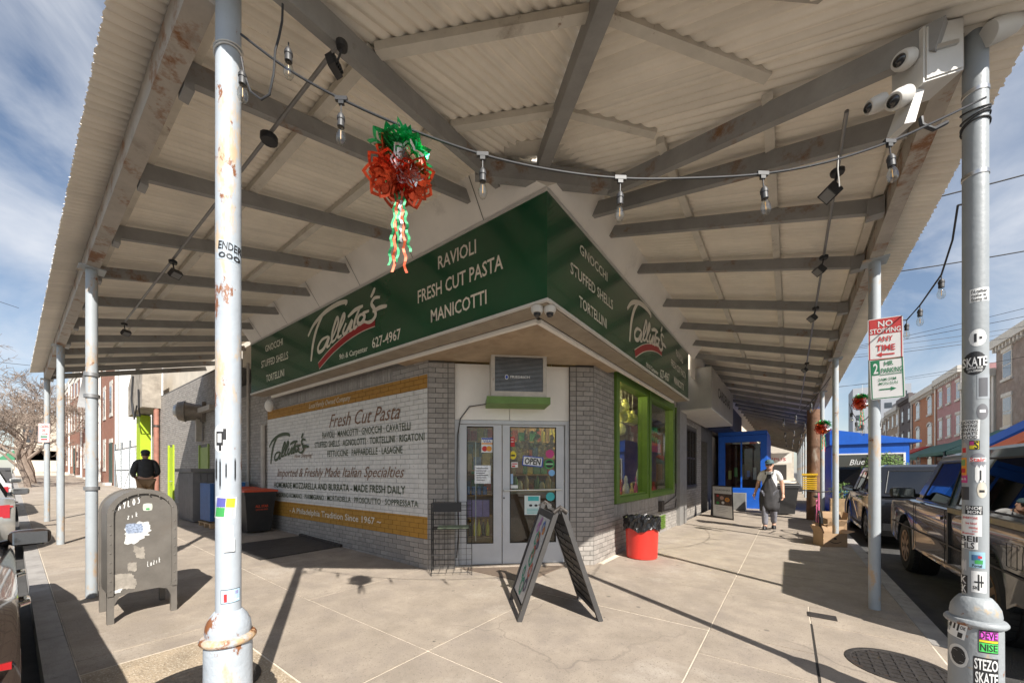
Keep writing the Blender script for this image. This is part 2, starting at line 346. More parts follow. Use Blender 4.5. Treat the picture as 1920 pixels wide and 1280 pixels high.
def put_bricks(lst, parent, m, keep=300):
    def size(b):
        p = b[0]((b[1]+b[2])/2, (b[3]+b[4])/2) - CAM
        q0, q1 = b[0](b[1], b[3])-CAM, b[0](b[2], b[3])-CAM
        d = p.dot(FWD)
        if d < .3: return 0
        return abs(q1.dot(RIGHT)/q1.dot(FWD)-q0.dot(RIGHT)/q0.dot(FWD))*(b[4]-b[3])/d
    lst = sorted(lst, key=size, reverse=True) if keep else lst
    cache = {}
    for b in lst[:keep]:
        fn, a, c, z0, z1, pr = b; key = (id(fn), round(c-a, 3), round(z1-z0, 3))
        if key not in cache:
            mb = MB(); o = fn(0, 0); wbox(mb, lambda s, z, q: fn(s, z, q)-o, 0, c-a, 0, z1-z0, -.03, 0); me = mb.mesh('brick'); me.materials.append(m); cache[key] = me
        ob = link('brick', cache[key], parent); ob.location = WM[parent.name].inverted() @ fn(a, z0, pr)
    if len(lst) > keep:
        mb = MB()
        for fn, a, c, z0, z1, pr in lst[keep:]: wbox(mb, fn, a, c, z0, z1, -.03, pr)
        mb.build('brickwork', m, parent, kind='stuff')
shop = thing('corner_shop', 'grey painted brick corner shop with chamfered glass door entrance and long green sign', 'shop')
W0, W1, WZ0, WZ1 = 2.48, 6.41, .86, 3.10
RE = 7.6
mb = MB()
wbox(mb, LW, 1.78, 19.2, -.1, 3.6, -.3, 0)
wall_l = mb.build('wall', M_mortp, shop)
mb = MB(); wbox(mb, RW, 1.67, W0, -.1, 3.6, -.3, 0); wbox(mb, RW, W1, RE, -.1, 3.6, -.3, 0); wbox(mb, RW, W0, W1, -.1, WZ0, -.3, 0); wbox(mb, RW, W0, W1, WZ1, 3.6, -.3, 0)
mb.build('wall', M_mort, shop)
D0, _ = cs(853, 900); D1, _ = cs(1065, 900); DT = 2.16; PT = 2.98
mb = MB(); wbox(mb, CW, .005, D0, -.1, PT, -.3, 0); wbox(mb, CW, D1, CL-.005, -.1, PT, -.3, 0); mb.build('wall', M_mort, shop)
bl = bricks(LW, 1.79, 9.3, .0, 3.3, soldier=[(2.6, 6.6, 2.8275, 3.0365)])
bl += bricks(RW, 1.67, RE-.8, .0, 3.3, holes=[(W0-.01, W1+.01, WZ0-.01, 9)], soldier=[(W0, W1, WZ0-.215, WZ0-.01)])
bl += bricks(CW, 0.004, D0-.1, .0, PT) + bricks(CW, D0-.088, D0, 0, PT, proud=.004) + bricks(CW, D1+.1, CL-.004, .0, PT) + bricks(CW, D1, D1+.088, 0, PT, proud=.004)
bl += bricks(LW, 9.31, 19.2, .0, 4.35, holes=[(11.6, 12.5, -1, 2.2), (15.6, 16.3, -1, 2.35)])
put_bricks(bl, shop, M_brick)
wbox(MB(), LW, 9.3, 19.2, 3.6, 4.4, -.3, -.001).build('parapet', M_mort, shop)
M_cream = mat('cream_render', (.62, .55, .45), .85, var=.12, vs=2, bump=.2, bs=40)
MB().box(-19.2, -9.0, .35, 6, 3.0, 6.2).build('upper_wall', M_cream, shop)
MB().box(-9.0, -.45, .45, 9, 4.6, 8.5).box(-9.0, -.02, .02, 7.5, 4.1, 4.58).build('sky_block_storey', M_cream, shop)  # unseen storey, added to block sky light coming in behind the canopy
# interior
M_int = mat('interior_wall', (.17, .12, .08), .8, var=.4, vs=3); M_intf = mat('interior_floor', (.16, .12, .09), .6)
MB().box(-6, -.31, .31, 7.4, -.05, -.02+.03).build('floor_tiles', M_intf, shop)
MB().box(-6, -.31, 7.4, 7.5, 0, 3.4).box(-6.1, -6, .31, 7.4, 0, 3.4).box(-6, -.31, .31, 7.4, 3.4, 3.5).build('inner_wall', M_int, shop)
M_ply = mat('plywood', (.40, .30, .20), .75, var=.2, vs=2.5, bump=.15, bs=60, stain=[((.24, .16, .10), 1.3, .55, .75), ((.55, .45, .33), 2.2, .6, .8)])
MB().prism([(-2.3, -.17, 3.0), (.17, -.17, 3.0), (.17, 2.2, 3.0), (.003, 2.2, 3.0), (.003, 1.69, 3.0), (-1.81, -.003, 3.0), (-2.3, -.003, 3.0)], (0, 0, .05)).build('soffit', M_ply, shop)
M_white = mat('white_panel', (.82, .78, .72), .6, var=.06, vs=2, bump=.1, bs=30, stain=((.42, .38, .34), 1.6, .6, .85))
for a, b in ((D0, (D0+D1)/2-.05), ((D0+D1)/2-.046, D1)):
    wbox(MB(), CW, a+.002, b-.002, DT+.005, PT, -.16, -.06).build('transom_panel', M_white, shop)
M_alu = mat('white_aluminium', (.52, .53, .545), .42, .0, var=.06, vs=4, stain=((.4, .38, .35), 6, .66, .8))
M_glass = glass('shop_glass', (.90, .93, .91), 1.45, .0)
fr = MB(); wbox(fr, CW, D0, D0+.055, 0, DT, -.16, -.06); wbox(fr, CW, D1-.055, D1, 0, DT, -.16, -.06); wbox(fr, CW, D0+.056, D1-.056, DT-.055, DT, -.16, -.06)
fr.build('door_frame', M_alu, shop)
wbox(MB(), CW, D0, D1, -.02, .022, -.3, .02).build('threshold', M_conc, shop)
def door(s0, s1, g0, g1, zg0, zg1):
    mb = MB(); o0, o1 = -.145, -.095; z0, z1 = .03, DT-.06
    wbox(mb, CW, s0, g0, z0, z1, o0, o1); wbox(mb, CW, g1, s1, z0, z1, o0, o1); wbox(mb, CW, g0, g1, z0, zg0, o0, o1); wbox(mb, CW, g0, g1, zg1, z1, o0, o1)
    d = mb.build('door', M_alu, shop)
    wbox(MB(), CW, g0+.001, g1-.001, zg0+.001, zg1-.001, -.124, -.118).build('pane', M_glass, d)
    mb = MB(); k = .012
    for a, b, c, e in ((g0, g0+k, zg0, zg1), (g1-k, g1, zg0, zg1), (g0+k, g1-k, zg0, zg0+k), (g0+k, g1-k, zg1-k, zg1)): wbox(mb, CW, a, b, c, e, -.1175, -.093)
    mb.build('gasket', mat('black_rubber', (.02, .02, .02), .6), d)
    return d
gs = [cs(px, 900)[0] for px in (861, 875, 925, 940.5, 942, 955.5, 1042, 1057)]
zt, zb = cs(950, 800)[1], cs(950, 1017)[1]
doorL = door(gs[0], gs[3], gs[1], gs[2], zb, zt); doorR = door(gs[4], gs[7], gs[5], gs[6], zb, zt)
M_steel = mat('brushed_steel', (.55, .54, .52), .3, .9, var=.08, vs=10)
a, b = cpl(945, 919, -.05), cpl(1053, 917, -.05)
MB().tube([a-CN*.045, a, b, b-CN*.045], .012, 10).build('push_bar', M_steel, doorR)
k = cpl(945, 933, -.093); MB().tube([k, k+CN*.012], .013, 12).build('lock', M_iron, doorL)
# stickers and notices on the doors
def sq(pl, x0, y0, x1, y1, m, parent, name='notice', label=None, tilt=0.):
    cx, cy = (x0+x1)/2, (y0+y1)/2
    def q(x, y):
        dx, dy = x-cx, y-cy; return pl(cx+dx*math.cos(tilt)-dy*math.sin(tilt), cy+dx*math.sin(tilt)+dy*math.cos(tilt))
    return MB().poly([q(x0, y1), q(x1, y1), q(x1, y0), q(x0, y0)]).build(name, m, parent, label=label)
def disc(pl, x, y, rx, ry, m, parent, name='sticker', n=20, label=None):
    return MB().poly([pl(x+rx*math.cos(2*math.pi*i/n), y-ry*math.sin(2*math.pi*i/n)) for i in range(n)]).build(name, m, parent, label=label)
def pm(c, nm): return mat('print_'+nm, c, .55, var=.05, vs=10)
PW, PK, PR_, PB, PG, PY, PT_ = pm((.75, .75, .73), 'white'), pm((.02, .02, .022), 'black'), pm((.55, .03, .03), 'red'), pm((.03, .08, .4), 'blue'), pm((.05, .32, .08), 'green'), pm((.75, .6, .03), 'yellow'), pm((.05, .42, .42), 'teal')
PO, PP = pm((.75, .3, .03), 'orange'), pm((.5, .05, .2), 'pink')
g1 = lambda x, y: cpl(x, y, -.1155); g2 = lambda x, y: cpl(x, y, -.1135); g3 = lambda x, y: cpl(x, y, -.1115)
sq(g1, 902.5, 820, 924, 848, PW, doorL); sq(g2, 903, 820.5, 923.5, 823.5, PB, doorL, 'stripe'); sq(g2, 903, 830, 923.5, 832.5, PO, doorL, 'stripe')
ptext('VISA', g2, (906, 829.3), (920.5, 829.3), (906, 824.5), PB, doorL, bold=.01)
disc(g2, 908.8, 840.8, 5, 5, PR_, doorL); disc(g3, 917, 840.8, 5, 5, PO, doorL)
sq(g1, 890, 872, 920, 906, mat('foil_sleeve', (.7, .7, .7), .25, .3, var=.3, vs=40, bump=1, bs=40), doorL)
for i in range(6): sq(g2, 893, 877+i*4.3, 915-(i % 3)*3, 878.3+i*4.3, PK, doorL, 'line_of_print')
MB().tube([cpl(892, 828, -.15), cpl(892, 1014, -.15)], .006, 6).build('rod', M_alu, doorL)
sq(g1, 979.5, 855, 1018, 874, PB, doorR, 'open_sign', tilt=.1); sq(g2, 981.5, 857, 1016, 872, PW, doorR, 'open_sign_face', tilt=.1)
text_fit('OPEN', g3(983, 869), g3(1013, 871.5), g3(984.6, 857.5), PK, doorR, bold=.03)
for x, y, r, m_ in ((1031, 850.5, 8, PP), (1030, 869.5, 9.5, PG), (1034.5, 886, 6, pm((.2, .45, .75), 'sky')), (1032, 930.5, 8.3, PT_)):
    disc(g1, x, y, r, r, m_, doorR)
disc(g2, 1030, 869.5, 7.2, 7.2, PK, doorR); sq(g3, 1023, 868, 1037, 871, pm((.3, .6, .3), 'pale_green'), doorR, 'stripe')
sq(g1, 956, 819, 965, 837, PR_, doorR); sq(g2, 958, 822, 963, 823.5, PW, doorR, 'stripe'); sq(g2, 958, 827, 963, 828.5, PW, doorR, 'stripe')
disc(g1, 962, 853, 6, 8, PY, doorR, n=11); sq(g2, 958.5, 852, 965.5, 855, PK, doorR, 'stripe')
sq(g1, 959, 866, 971, 876, PW, doorR); sq(g2, 960, 868, 970, 870, PR_, doorR, 'stripe'); sq(g2, 960, 872, 966, 875, PR_, doorR, 'stripe')
sq(g1, 956, 909, 971, 915, PW, doorR); sq(g1, 957, 888, 962, 907, pm((.35, .5, .7), 'pale_blue'), doorR)
sq(g1, 983.5, 928.5, 1013, 964.5, pm((.62, .7, .68), 'pale_teal'), doorR); sq(g2, 990, 930, 1010.5, 938.5, PT_, doorR, 'header')
for x in (995, 1005): disc(g2, x, 947, 3.3, 2.3, PK, doorR, 'pictogram', 8)
for i in range(4): sq(g2, 988, 953+i*2.6, 1009, 954+i*2.6, PT_, doorR, 'line_of_print')
# window on the right wall
M_grn = mat('green_frame', (.105, .19, .022), .45, var=.12, vs=6, stain=((.08, .13, .02), 5, .62, .8))
WM_ = 4.31
for wi, (a, b) in enumerate(((W0, WM_-.01), (WM_+.01, W1))):
    f = MB(); k = .14
    for s0, s1, z0, z1 in ((a, a+k, WZ0, WZ1), (b-k, b, WZ0, WZ1), (a+k, b-k, WZ0, WZ0+.1), (a+k, b-k, WZ1-.16, WZ1)): wbox(f, RW, s0, s1, z0, z1, -.14, .05)
    f = f.build('window', M_grn, shop)
    wbox(MB(), RW, a+k, b-k, WZ0+.1, WZ1-.16, -.055, -.045).build('pane', M_glass, f)
    wbox(MB(), RW, a+k+.001, b-k-.001, WZ0+.101, WZ0+.13, -.044, .02).build('bead', M_grn, f)
wbox(MB(), RW, WM_-.04, WM_+.04, WZ0, WZ1, .0505, .075).build('mullion', M_grn, shop)
wbox(MB(), RW, W1+.2, W1+.26, 1.1, 3.05, .0, .05).build('green_strip', M_grn, shop)
M_grey = mat('grey_steel', (.30, .29, .275), .55, .4, var=.15, vs=5, stain=((.18, .15, .12), 5, .62, .8))
wbox(MB(), RW, RE-.8, RE, -.05, 3.1, -.3, .09).build('pilaster', M_grey, shop)
c = RW(5.55, .55, .03)
MB().tube([RW(5.3, .62, .04), RW(6.55, .78, .04), RW(6.6, 1.0, .04), RW(6.6, 2.9, .04)], .014, 8).tube([RW(5.2, .5, .04), RW(6.5, .48, .04), RW(6.62, .7, .04)], .012, 8).build('conduit', M_iron, shop)
wbox(MB(), RW, 5.1, 5.3, .5, .74, .0, .09).build('outlet_box', M_iron, shop)
v = MB()
for i in range(7): wbox(v, RW, 5.2, 5.62, .1+i*.045, .125+i*.045, .01, .04)
v.build('vent_grille', M_grn, shop)
# cut tubes, pipes on the long wall
M_pipe = mat('painted_pipe', (.42, .38, .33), .6, var=.15, vs=6, stain=((.25, .14, .08), 6, .62, .75))
a = ony(493.5, 798, -.06); MB().tube([(a.x, -.06, .35), (a.x, -.06, a.z), (a.x, .02, a.z+.05)], .05, 12).build('downpipe', M_pipe, shop)
a = ony(465, 760, -.05); MB().tube([(a.x, -.05, .2), (a.x, -.05, 4.1)], .03, 10).build('downpipe', M_pipe, shop)
a = ony(500, 750, -.2); MB().ball((a.x, -.15, 2.86), .09, 12, 8, (1, 1, 1.5)).build('lamp_globe', M_white, shop)
# ------------------------------------------------------------------ green sign
M_sgreen = mat('sign_green', (.006, .075, .03), .25, var=.1, vs=1.5, coat=.25)
M_strim = mat('sign_trim', (.62, .60, .56), .5, var=.1, vs=4)
M_sunder = mat('sign_underside', (.30, .25, .19), .7, var=.2, vs=5)
M_slet = mat('sign_letter', (.78, .72, .62), .5, var=.04)
M_sred = mat('sign_red', (.36, .015, .02), .4, var=.06)
sign = thing('shop_sign', 'long dark green shop sign wrapping the corner above the glass door', 'sign', (0, 0, 3.06))
SX, SY, S0, S1 = -6.87, 5.76, 3.065, 4.10
MB().box(SX, .5, -.5, -.26, S0, S1).box(.26, .4995, -.2595, SY, S0+.0005, S1-.0005).build('cabinet', M_sgreen, sign)
MB().box(SX+.01, .485, -.49, -.25, S0-.035, S0-.002).box(.25, .485, -.249, SY-.01, S0-.035, S0-.002).build('underside', M_sunder, sign)
MB().box(SX, .52, -.525, -.494, S0-.03, S0-.004).box(.494, .525, -.4935, SY, S0-.03, S0-.004).build('lower_trim', M_strim, sign)
MB().box(SX, .51, -.515, -.48, S1+.002, S1+.03).box(.48, .515, -.4795, SY, S1+.002, S1+.03).build('upper_trim', M_strim, sign)
MB().box(SX+.3, .2, -.235, -.185, S0-.075, S0-.035).box(.185, .235, -.1845, SY-.2, S0-.075, S0-.035).build('light_strip', M_white, sign)
for pts in ([(SX, -.50, S1+.03), (.50, -.50, S1+.03), (-.05, -.77, 4.52), (SX, -.77, 4.52)], [(.50, -.50, S1+.03), (.50, SY+.6, S1+.03), (.77, SY+.6, 4.52), (.77, .05, 4.52)], [(-.05, -.77, 4.52), (.50, -.50, S1+.03), (.77, .05, 4.52)][::-1]):
    nrm_ = (Vector(pts[1])-Vector(pts[0])).cross(Vector(pts[-1])-Vector(pts[0])).normalized(); MB().prism(pts, -nrm_*.012).build('upper_panel', M_white, sign)
for i in range(6):
    xx = -.3-1.2*i; MB().poly([(xx-.004, -.507, S1+.034), (xx+.004, -.507, S1+.034), (xx+.004, -.776, 4.515), (xx-.004, -.776, 4.515)]).build('panel_joint', M_iron, sign)
PLs = lambda o=.003: (lambda x, y: ony(x, y, -.5-o)); PRs = lambda o=.003: (lambda x, y: onx(x, y, .5+o))
def z4(x, y): return (440+x*.32804, 340+y*.32804)
def z6(x, y): return (1000+x*.34378, 360+y*.34378)
for body, a, b, t in (('GNOCCHI', (176, 975), (276, 932), (174, 940)), ('STUFFED SHELLS', (153, 1066), (306, 1012), (152, 1028)), ('TORTELLINI', (180, 1146), (283, 1110), (180, 1108)),
                      ('RAVIOLI', (1163, 503), (1380, 408), (1162, 430)), ('FRESH CUT PASTA', (1047, 697), (1534, 497), (1046, 625)), ('MANICOTTI', (1122, 806), (1440, 697), (1121, 735)),
                      ('9th & Carpenter', (598, 1018), (760, 968), (598, 988)), ('627-4967', (786, 953), (950, 897), (784, 898))):
    ptext(body, PLs(), z4(*a), z4(*b), z4(*t), M_slet, sign, bold=.013)
for body, a, b, t in (('GNOCCHI', (254, 332), (404, 488), (254, 278)), ('STUFFED SHELLS', (203, 440), (434, 643), (203, 377)), ('TORTELLINI', (250, 622), (400, 745), (250, 562)),
                      ('9th & Carpenter', (616, 950), (682, 1000), (616, 925)), ('627-4967', (692, 1008), (742, 1035), (692, 962)),
                      ('RAVIOLI', (779, 893), (816, 935), (779, 855)), ('FRESH CUT PASTA', (752, 945), (832, 1020), (752, 908)), ('MANICOTTI', (768, 1040), (820, 1082), (768, 1003))):
    ptext(body, PRs(), z6(*a), z6(*b), z6(*t), M_slet, sign, bold=.013)
STROKES = [[(420, 885), (455, 815), (520, 745), (590, 700), (638, 688), (632, 705)], [(505, 760), (470, 840), (448, 930), (437, 1028)],
           [(535, 885), (500, 905), (478, 945), (482, 975), (510, 955), (540, 890), (528, 945), (545, 935)], [(545, 930), (590, 815), (585, 780), (560, 860), (556, 915), (575, 905)],
           [(575, 905), (625, 790), (622, 760), (597, 840), (592, 890), (612, 880)], [(638, 810), (620, 860), (635, 868), (672, 795), (660, 850), (675, 845)],
           [(720, 715), (690, 790), (684, 838), (702, 825)], [(648, 775), (690, 735), (735, 712)], [(738, 755), (712, 770), (704, 805), (722, 812), (745, 775), (735, 755), (770, 740)],
           [(803, 608), (793, 635), (779, 664)], [(832, 662), (800, 668), (784, 700), (800, 730), (806, 770), (775, 805), (738, 800)], [(790, 745), (830, 722), (872, 712)]]
UNDER = [(480, 1055), (555, 968), (640, 893), (725, 838), (802, 805)]
base = ony(*z4(437, 1028), -.503)
def strokes_on(fn, wid, nrm, o=0.):
    mb = MB()
    for i, st in enumerate(STROKES):
        pts = [fn(ony(*z4(*q), -.503))+Vector(nrm)*(i*.0004) for q in st]
        n0 = len(mb.v); ribbon(mb, pts, wid*(1.25 if i < 2 else 1), nrm)
        for j in range(n0, len(mb.v)): mb.v[j] = tuple(Vector(mb.v[j])+Vector(nrm)*(j-n0)*2e-5)
    return mb
idm = lambda p: p
strokes_on(idm, .062, (0, -1, 0)).build('lettering', M_slet, sign)
ribbon(MB(), [ony(*z4(*q), -.502) for q in UNDER], .125, (0, -1, 0), False).build('underline_edge', M_slet, sign)
ribbon(MB(), [ony(*z4(*q), -.504) for q in UNDER], .10, (0, -1, 0), False).build('underline', M_sred, sign)
# same lettering on the other face, fitted between two measured points
A = onx(*z6(525, 815), .503); B = onx(*z6(722, 880), .503)
pL = ony(*z4(437, 1028), -.503); pR = ony(*z4(872, 712), -.503)
sc_ = (B.y-A.y)/(pR.x-pL.x)
def torf(p): return Vector((.503, A.y+(p.x-pL.x)*sc_, A.z+(p.z-pL.z)*.98+0.03*(p.x-pL.x)))
strokes_on(torf, .062, (1, 0, 0)).build('lettering', M_slet, sign)
ribbon(MB(), [torf(ony(*z4(*q), -.503))-Vector((.001, 0, 0)) for q in UNDER], .125, (1, 0, 0), False).build('underline_edge', M_slet, sign)
ribbon(MB(), [torf(ony(*z4(*q), -.503))+Vector((.001, 0, 0)) for q in UNDER], .10, (1, 0, 0), False).build('underline', M_sred, sign)
# ------------------------------------------------------------------ mural lettering (zoom 3)
def z3(x, y): return (440+x*.34375, 640+y*.34375)
M_mg = mat('mural_green', (.055, .075, .035), .7, var=.15, vs=20); M_mb = mat('mural_brown', (.19, .10, .055), .7, var=.15, vs=20); M_mw = mat('mural_cream', (.68, .62, .5), .7, var=.1, vs=20)
mur = lambda x, y: ony(x, y, -.0145)
for body, a, b, t, m_, sh, bo in (
    ('Local Family Owned Company', (405, 366), (632, 318), (405, 340), M_mw, .35, 0), ('Fresh Cut Pasta', (515, 470), (900, 420), (517, 398), M_mb, .4, 0),
    ('RAVIOLI · MANICOTTI · GNOCCHI · CAVATELLI', (478, 528), (958, 480), (478, 495), M_mg, 0, .008), ('STUFFED SHELLS · AGNOLOTTI · TORTELLINI · RIGATONI', (436, 580), (1035, 538), (436, 549), M_mg, 0, .008),
    ('FETTUCCINE · PAPPARDELLE · LASAGNE', (505, 628), (915, 608), (505, 596), M_mg, 0, .008), ('Imported & Freshly Made Italian Specialties', (232, 735), (925, 740), (232, 692), M_mb, .4, 0),
    ('HOMEMADE MOZZARELLA AND BURRATA - MADE FRESH DAILY', (215, 795), (930, 832), (215, 765), M_mg, 0, .012), ('PECORINO ROMANO · PARMIGIANO · MORTADELLA · PROSCIUTTO · SOPPRESSATA', (225, 845), (1000, 903), (225, 822), M_mg, 0, .008),
    ('- A Philadelphia Tradition Since 1967 ~', (300, 930), (798, 1000), (300, 902), M_mw, 0, .015),
    ('AUTHENTIC', (325, 570), (378, 566), (325, 557), M_mb, 0, 0), ('ITALIAN FOOD', (325, 597), (388, 592), (325, 584), M_mb, 0, 0), ('Now Shipping!', (325, 634), (424, 628), (325, 614), M_mb, .4, 0)):
    ptext(body, mur, z3(*a), z3(*b), z3(*t), m_, shop, bold=bo, shear=sh)
A3 = ony(*z3(197, 668), -.0145); B3 = ony(*z3(405, 482), -.0145)
sc3 = (B3.x-A3.x)/(pR.x-pL.x)
strokes_on(lambda p: Vector((A3.x+(p.x-pL.x)*sc3, -.0145, A3.z+(p.z-pL.z)*sc3*1.02)), .06, (0, -1, 0)).build('lettering', M_mg, shop)
# ------------------------------------------------------------------ air conditioner above the door
ac = thing('air_conditioner', 'boxy window air conditioner over the glass doors on a green sill', 'air conditioner', CW(1.2, 2.4, -.06), math.atan2(CC.y, CC.x))
(s0, zA), (s1, zB) = cs(921, 742, .36), cs(1025, 667, .36)
M_acw = mat('ac_casing', (.50, .46, .40), .55, var=.15, vs=6, stain=((.3, .2, .12), 8, .6, .75))
wbox(MB(), CW, s0, s1, zA, zB, -.058, .33).build('casing', M_acw, ac)
f = MB(); k = .05
for a, b, c, e in ((s0, s0+k, zA, zB), (s1-k, s1, zA, zB), (s0+k, s1-k, zA, zA+.07), (s0+k, s1-k, zB-.03, zB)): wbox(f, CW, a, b, c, e, .3305, .36)
f.build('face_frame', M_acw, ac)
fn = MB(); n = 26
for i in range(n):
    zz = zA+.075+(zB-zA-.11)*i/n; wbox(fn, CW, s0+k, s1-k, zz, zz+.007, .332, .35)
fn.build('grille_fins', mat('ac_grille', (.26, .27, .28), .4, .5, var=.2), ac, kind='stuff')
wbox(MB(), CW, s0+k, s1-k, zA+.07, zB-.03, .3302, .331).build('coil', mat('ac_dark', (.025, .027, .03), .5), ac)
wbox(MB(), CW, s0-.05, s1+.04, zB+.004, zB+.10, -.058, .37).build('timber_cap', mat('timber', (.28, .13, .05), .7, var=.3, vs=8, stain=((.12, .06, .03), 5, .55, .7)), ac)
wbox(MB(), CW, s0-.06, s1+.05, zA-.10, zA-.004, -.058, .38).build('sill', mat('sill_green', (.14, .24, .06), .6, var=.15, vs=6), ac)
acp = lambda x, y: cpl(x, y, .353)
ptext('FRIEDRICH', acp, (957, 708.5), (993, 709.5), (957, 704), PW, ac, bold=.015)
disc(acp, 950, 706.5, 3.4, 4.6, PW, ac, 'badge'); disc(lambda x, y: cpl(x, y, .354), 950, 706.5, 2.4, 3.4, PB, ac, 'badge')
MB().tube([CW(s0-.05, zA-.05, .02), cpl(880, 762, -.04), cpl(863, 785, -.04), cpl(858, 815, -.04), cpl(857, 900, -.04), cpl(860, 1000, -.04), cpl(856, 1045, -.03)], .009, 7).build('drain_hose', mat('hose', (.07, .06, .055), .5), ac)
# ------------------------------------------------------------------ goods behind the glass
def shelf_unit(label, s0, s1, zs, o):
    t = thing('shelf_unit', label, 'shelf', CW(s0, 0, o))
    for z in zs: wbox(MB(), CW, s0, s1, z-.02, z, o-.3, o).build('shelf_board', mat('shelf_wood', (.30, .17, .08), .6, var=.2, vs=6), t)
    for s in (s0, s1-.02): wbox(MB(), CW, s, s+.02, .03, 2.2, o-.32, o-.301).build('upright', mat('shelf_wood', (.3, .17, .08)), t)
sA, sB = gs[0]-.1, gs[3]+.05
zs = [cs(900, y)[1] for y in (1010, 972, 929, 880)]
shelf_unit('wooden shelves of groceries seen through the left glass door', sA, sB, zs, -.32)
M_jar = mat('jar_yellow', (.62, .52, .03), .3, var=.2); M_cap = mat('jar_cap', (.55, .33, .03), .3, .6); M_dk = mat('bottle_dark', (.03, .035, .02), .15)
for i in range(8):
    b = CW(sA+.06+i*.068, zs[0], -.42); t = thing('bottle', 'small yellow labelled bottle with gold cap low behind left door', 'bottle', b, 0, 'bottles on the lowest shelf')
    MB().lathe([(.026, .0), (.028, .02), (.028, .15), (.012, .19), (.012, .22)], (0, 0, 0), 10).build('body', M_jar if i % 3 else M_dk, t, True, True)
    MB().lathe([(.014, .22), (.014, .26)], (0, 0, 0), 8).build('cap', M_cap, t, True, True)
for i in range(5):
    s = sA+.03+i*.107
    tag(wbox(MB(), CW, s, s+.1, zs[1]+.001, zs[1]+.26, -.5, -.35).build('carton', mat('lilac_carton', (.30, .22, .48), .6, var=.2, vs=12)), 'lilac carton on the middle shelf behind the left door', 'carton', 'lilac cartons on the shelf')
for i in range(6):
    b = CW(sA+.05+i*.088, zs[2], -.42); t = thing('jar', 'blue jar on the upper shelf behind the left door', 'jar', b, 0, 'blue jars on the shelf')
    MB().lathe([(.034, 0), (.036, .02), (.036, .09), (.028, .11)], (0, 0, 0), 10).build('body', mat('blue_jar', (.02, .10, .30), .25, var=.2), t, True, True)
    MB().lathe([(.03, .11), (.03, .13)], (0, 0, 0), 10).build('cap', mat('blue_cap', (.04, .2, .5), .4), t, True, True)
for i, cI in enumerate(((.35, .12, .05), (.3, .2, .1), (.1, .16, .3), (.45, .3, .1))):
    s = sA+.03+i*.14; tag(wbox(MB(), CW, s, s+.12, zs[3]+.001, zs[3]+.2+.05*(i % 2), -.5, -.36).build('box', mat('grocery_%d' % i, cI, .6, var=.3, vs=15)), ['brown', 'tan', 'navy', 'ochre'][i]+' grocery box on the top shelf behind left door', 'box')
ctr = thing('counter', 'dark wooden counter inside behind the right glass door', 'counter', CW(gs[5], 0, -.8))
wbox(MB(), CW, gs[4], gs[7]+.4, 0.03, 1.02, -1.5, -.9).build('body', mat('counter_wood', (.13, .06, .03), .5, var=.3, vs=5), ctr)
wbox(MB(), CW, gs[4]-.02, gs[7]+.42, 1.021, 1.06, -1.52, -.86).build('top', mat('counter_top', (.3, .25, .2), .3), ctr)
for i in range(9):
    b = CW(gs[4]+.12+i*.1, 1.061, -1.15-.08*(i % 2)); r = random.uniform(.03, .055); hh = random.uniform(.1, .28)
    tag(MB().lathe([(r*.9, 0), (r, .02), (r, hh*.7), (r*.5, hh*.9), (r*.5, hh)], b, 10).build('canister', mat('canister_%d' % (i % 4), [(.5, .4, .25), (.25, .08, .06), (.1, .2, .1), (.55, .5, .4)][i % 4], .4, var=.2), smooth=True), 'small canister standing on the counter behind the right door', 'canister', 'canisters on the counter')
bs_ = thing('back_shelves', 'tall back shelves full of packets behind the shop counter', 'shelf', CW(gs[4], 0, -2.4))
for z in (1.0, 1.35, 1.7, 2.05): wbox(MB(), CW, gs[0]-.3, gs[7]+.5, z-.03, z, -2.75, -2.4).build('shelf_board', mat('shelf_wood', (.3, .17, .08)), bs_)
wbox(MB(), CW, gs[0]-.3, gs[7]+.5, 0, 2.6, -2.8, -2.76).build('back_board', mat('shelf_wood', (.3, .17, .08)), bs_)
random.seed(17); pc_ = [((.5, .08, .05), 'red'), ((.55, .45, .08), 'yellow'), ((.06, .28, .1), 'green'), ((.5, .42, .3), 'cream'), ((.28, .14, .06), 'brown'), ((.06, .14, .35), 'blue')]
for z in (1.0, 1.35, 1.7, 2.05):
    s = gs[0]-.25
    while s < gs[7]+.4:
        wd = random.uniform(.07, .16); c_, n_ = random.choice(pc_)
        tag(wbox(MB(), CW, s, s+wd*.9, z+.001, z+random.uniform(.14, .29), -2.68, -2.45).build('packet', mat('packet_'+n_, [.45*k_ for k_ in c_], .5, var=.5, vs=22)), n_+' food packet on the back shelves inside the shop', 'packet', n_+' packets on the back shelves'); s += wd
for i in range(7):
    b = CW(gs[4]+.05+i*.14, 2.0+.12*math.sin(i*2.1), -.75-.1*(i % 2)); t = thing('hanging_bundle', 'dried bundle hanging from the ceiling behind the glass doors', 'bundle', b, 0, 'dried bundles behind the doors')
    mb = MB()
    for k_ in range(9): mb.ball((random.uniform(-.05, .05), random.uniform(-.05, .05), -k_*.035), random.uniform(.025, .045), 7, 5)
    mb.build('bundle', mat('dried_%d' % (i % 3), [(.35, .2, .1), (.2, .22, .08), (.4, .3, .18)][i % 3], .8, var=.3, vs=20), t, True, True); MB().tube([(0, 0, 0), (0, 0, 3.38-b.z)], .004, 5).build('string', M_strim, t, local=True)
M_ch = mat('cheese', (.55, .52, .22), .5, var=.15, vs=10)
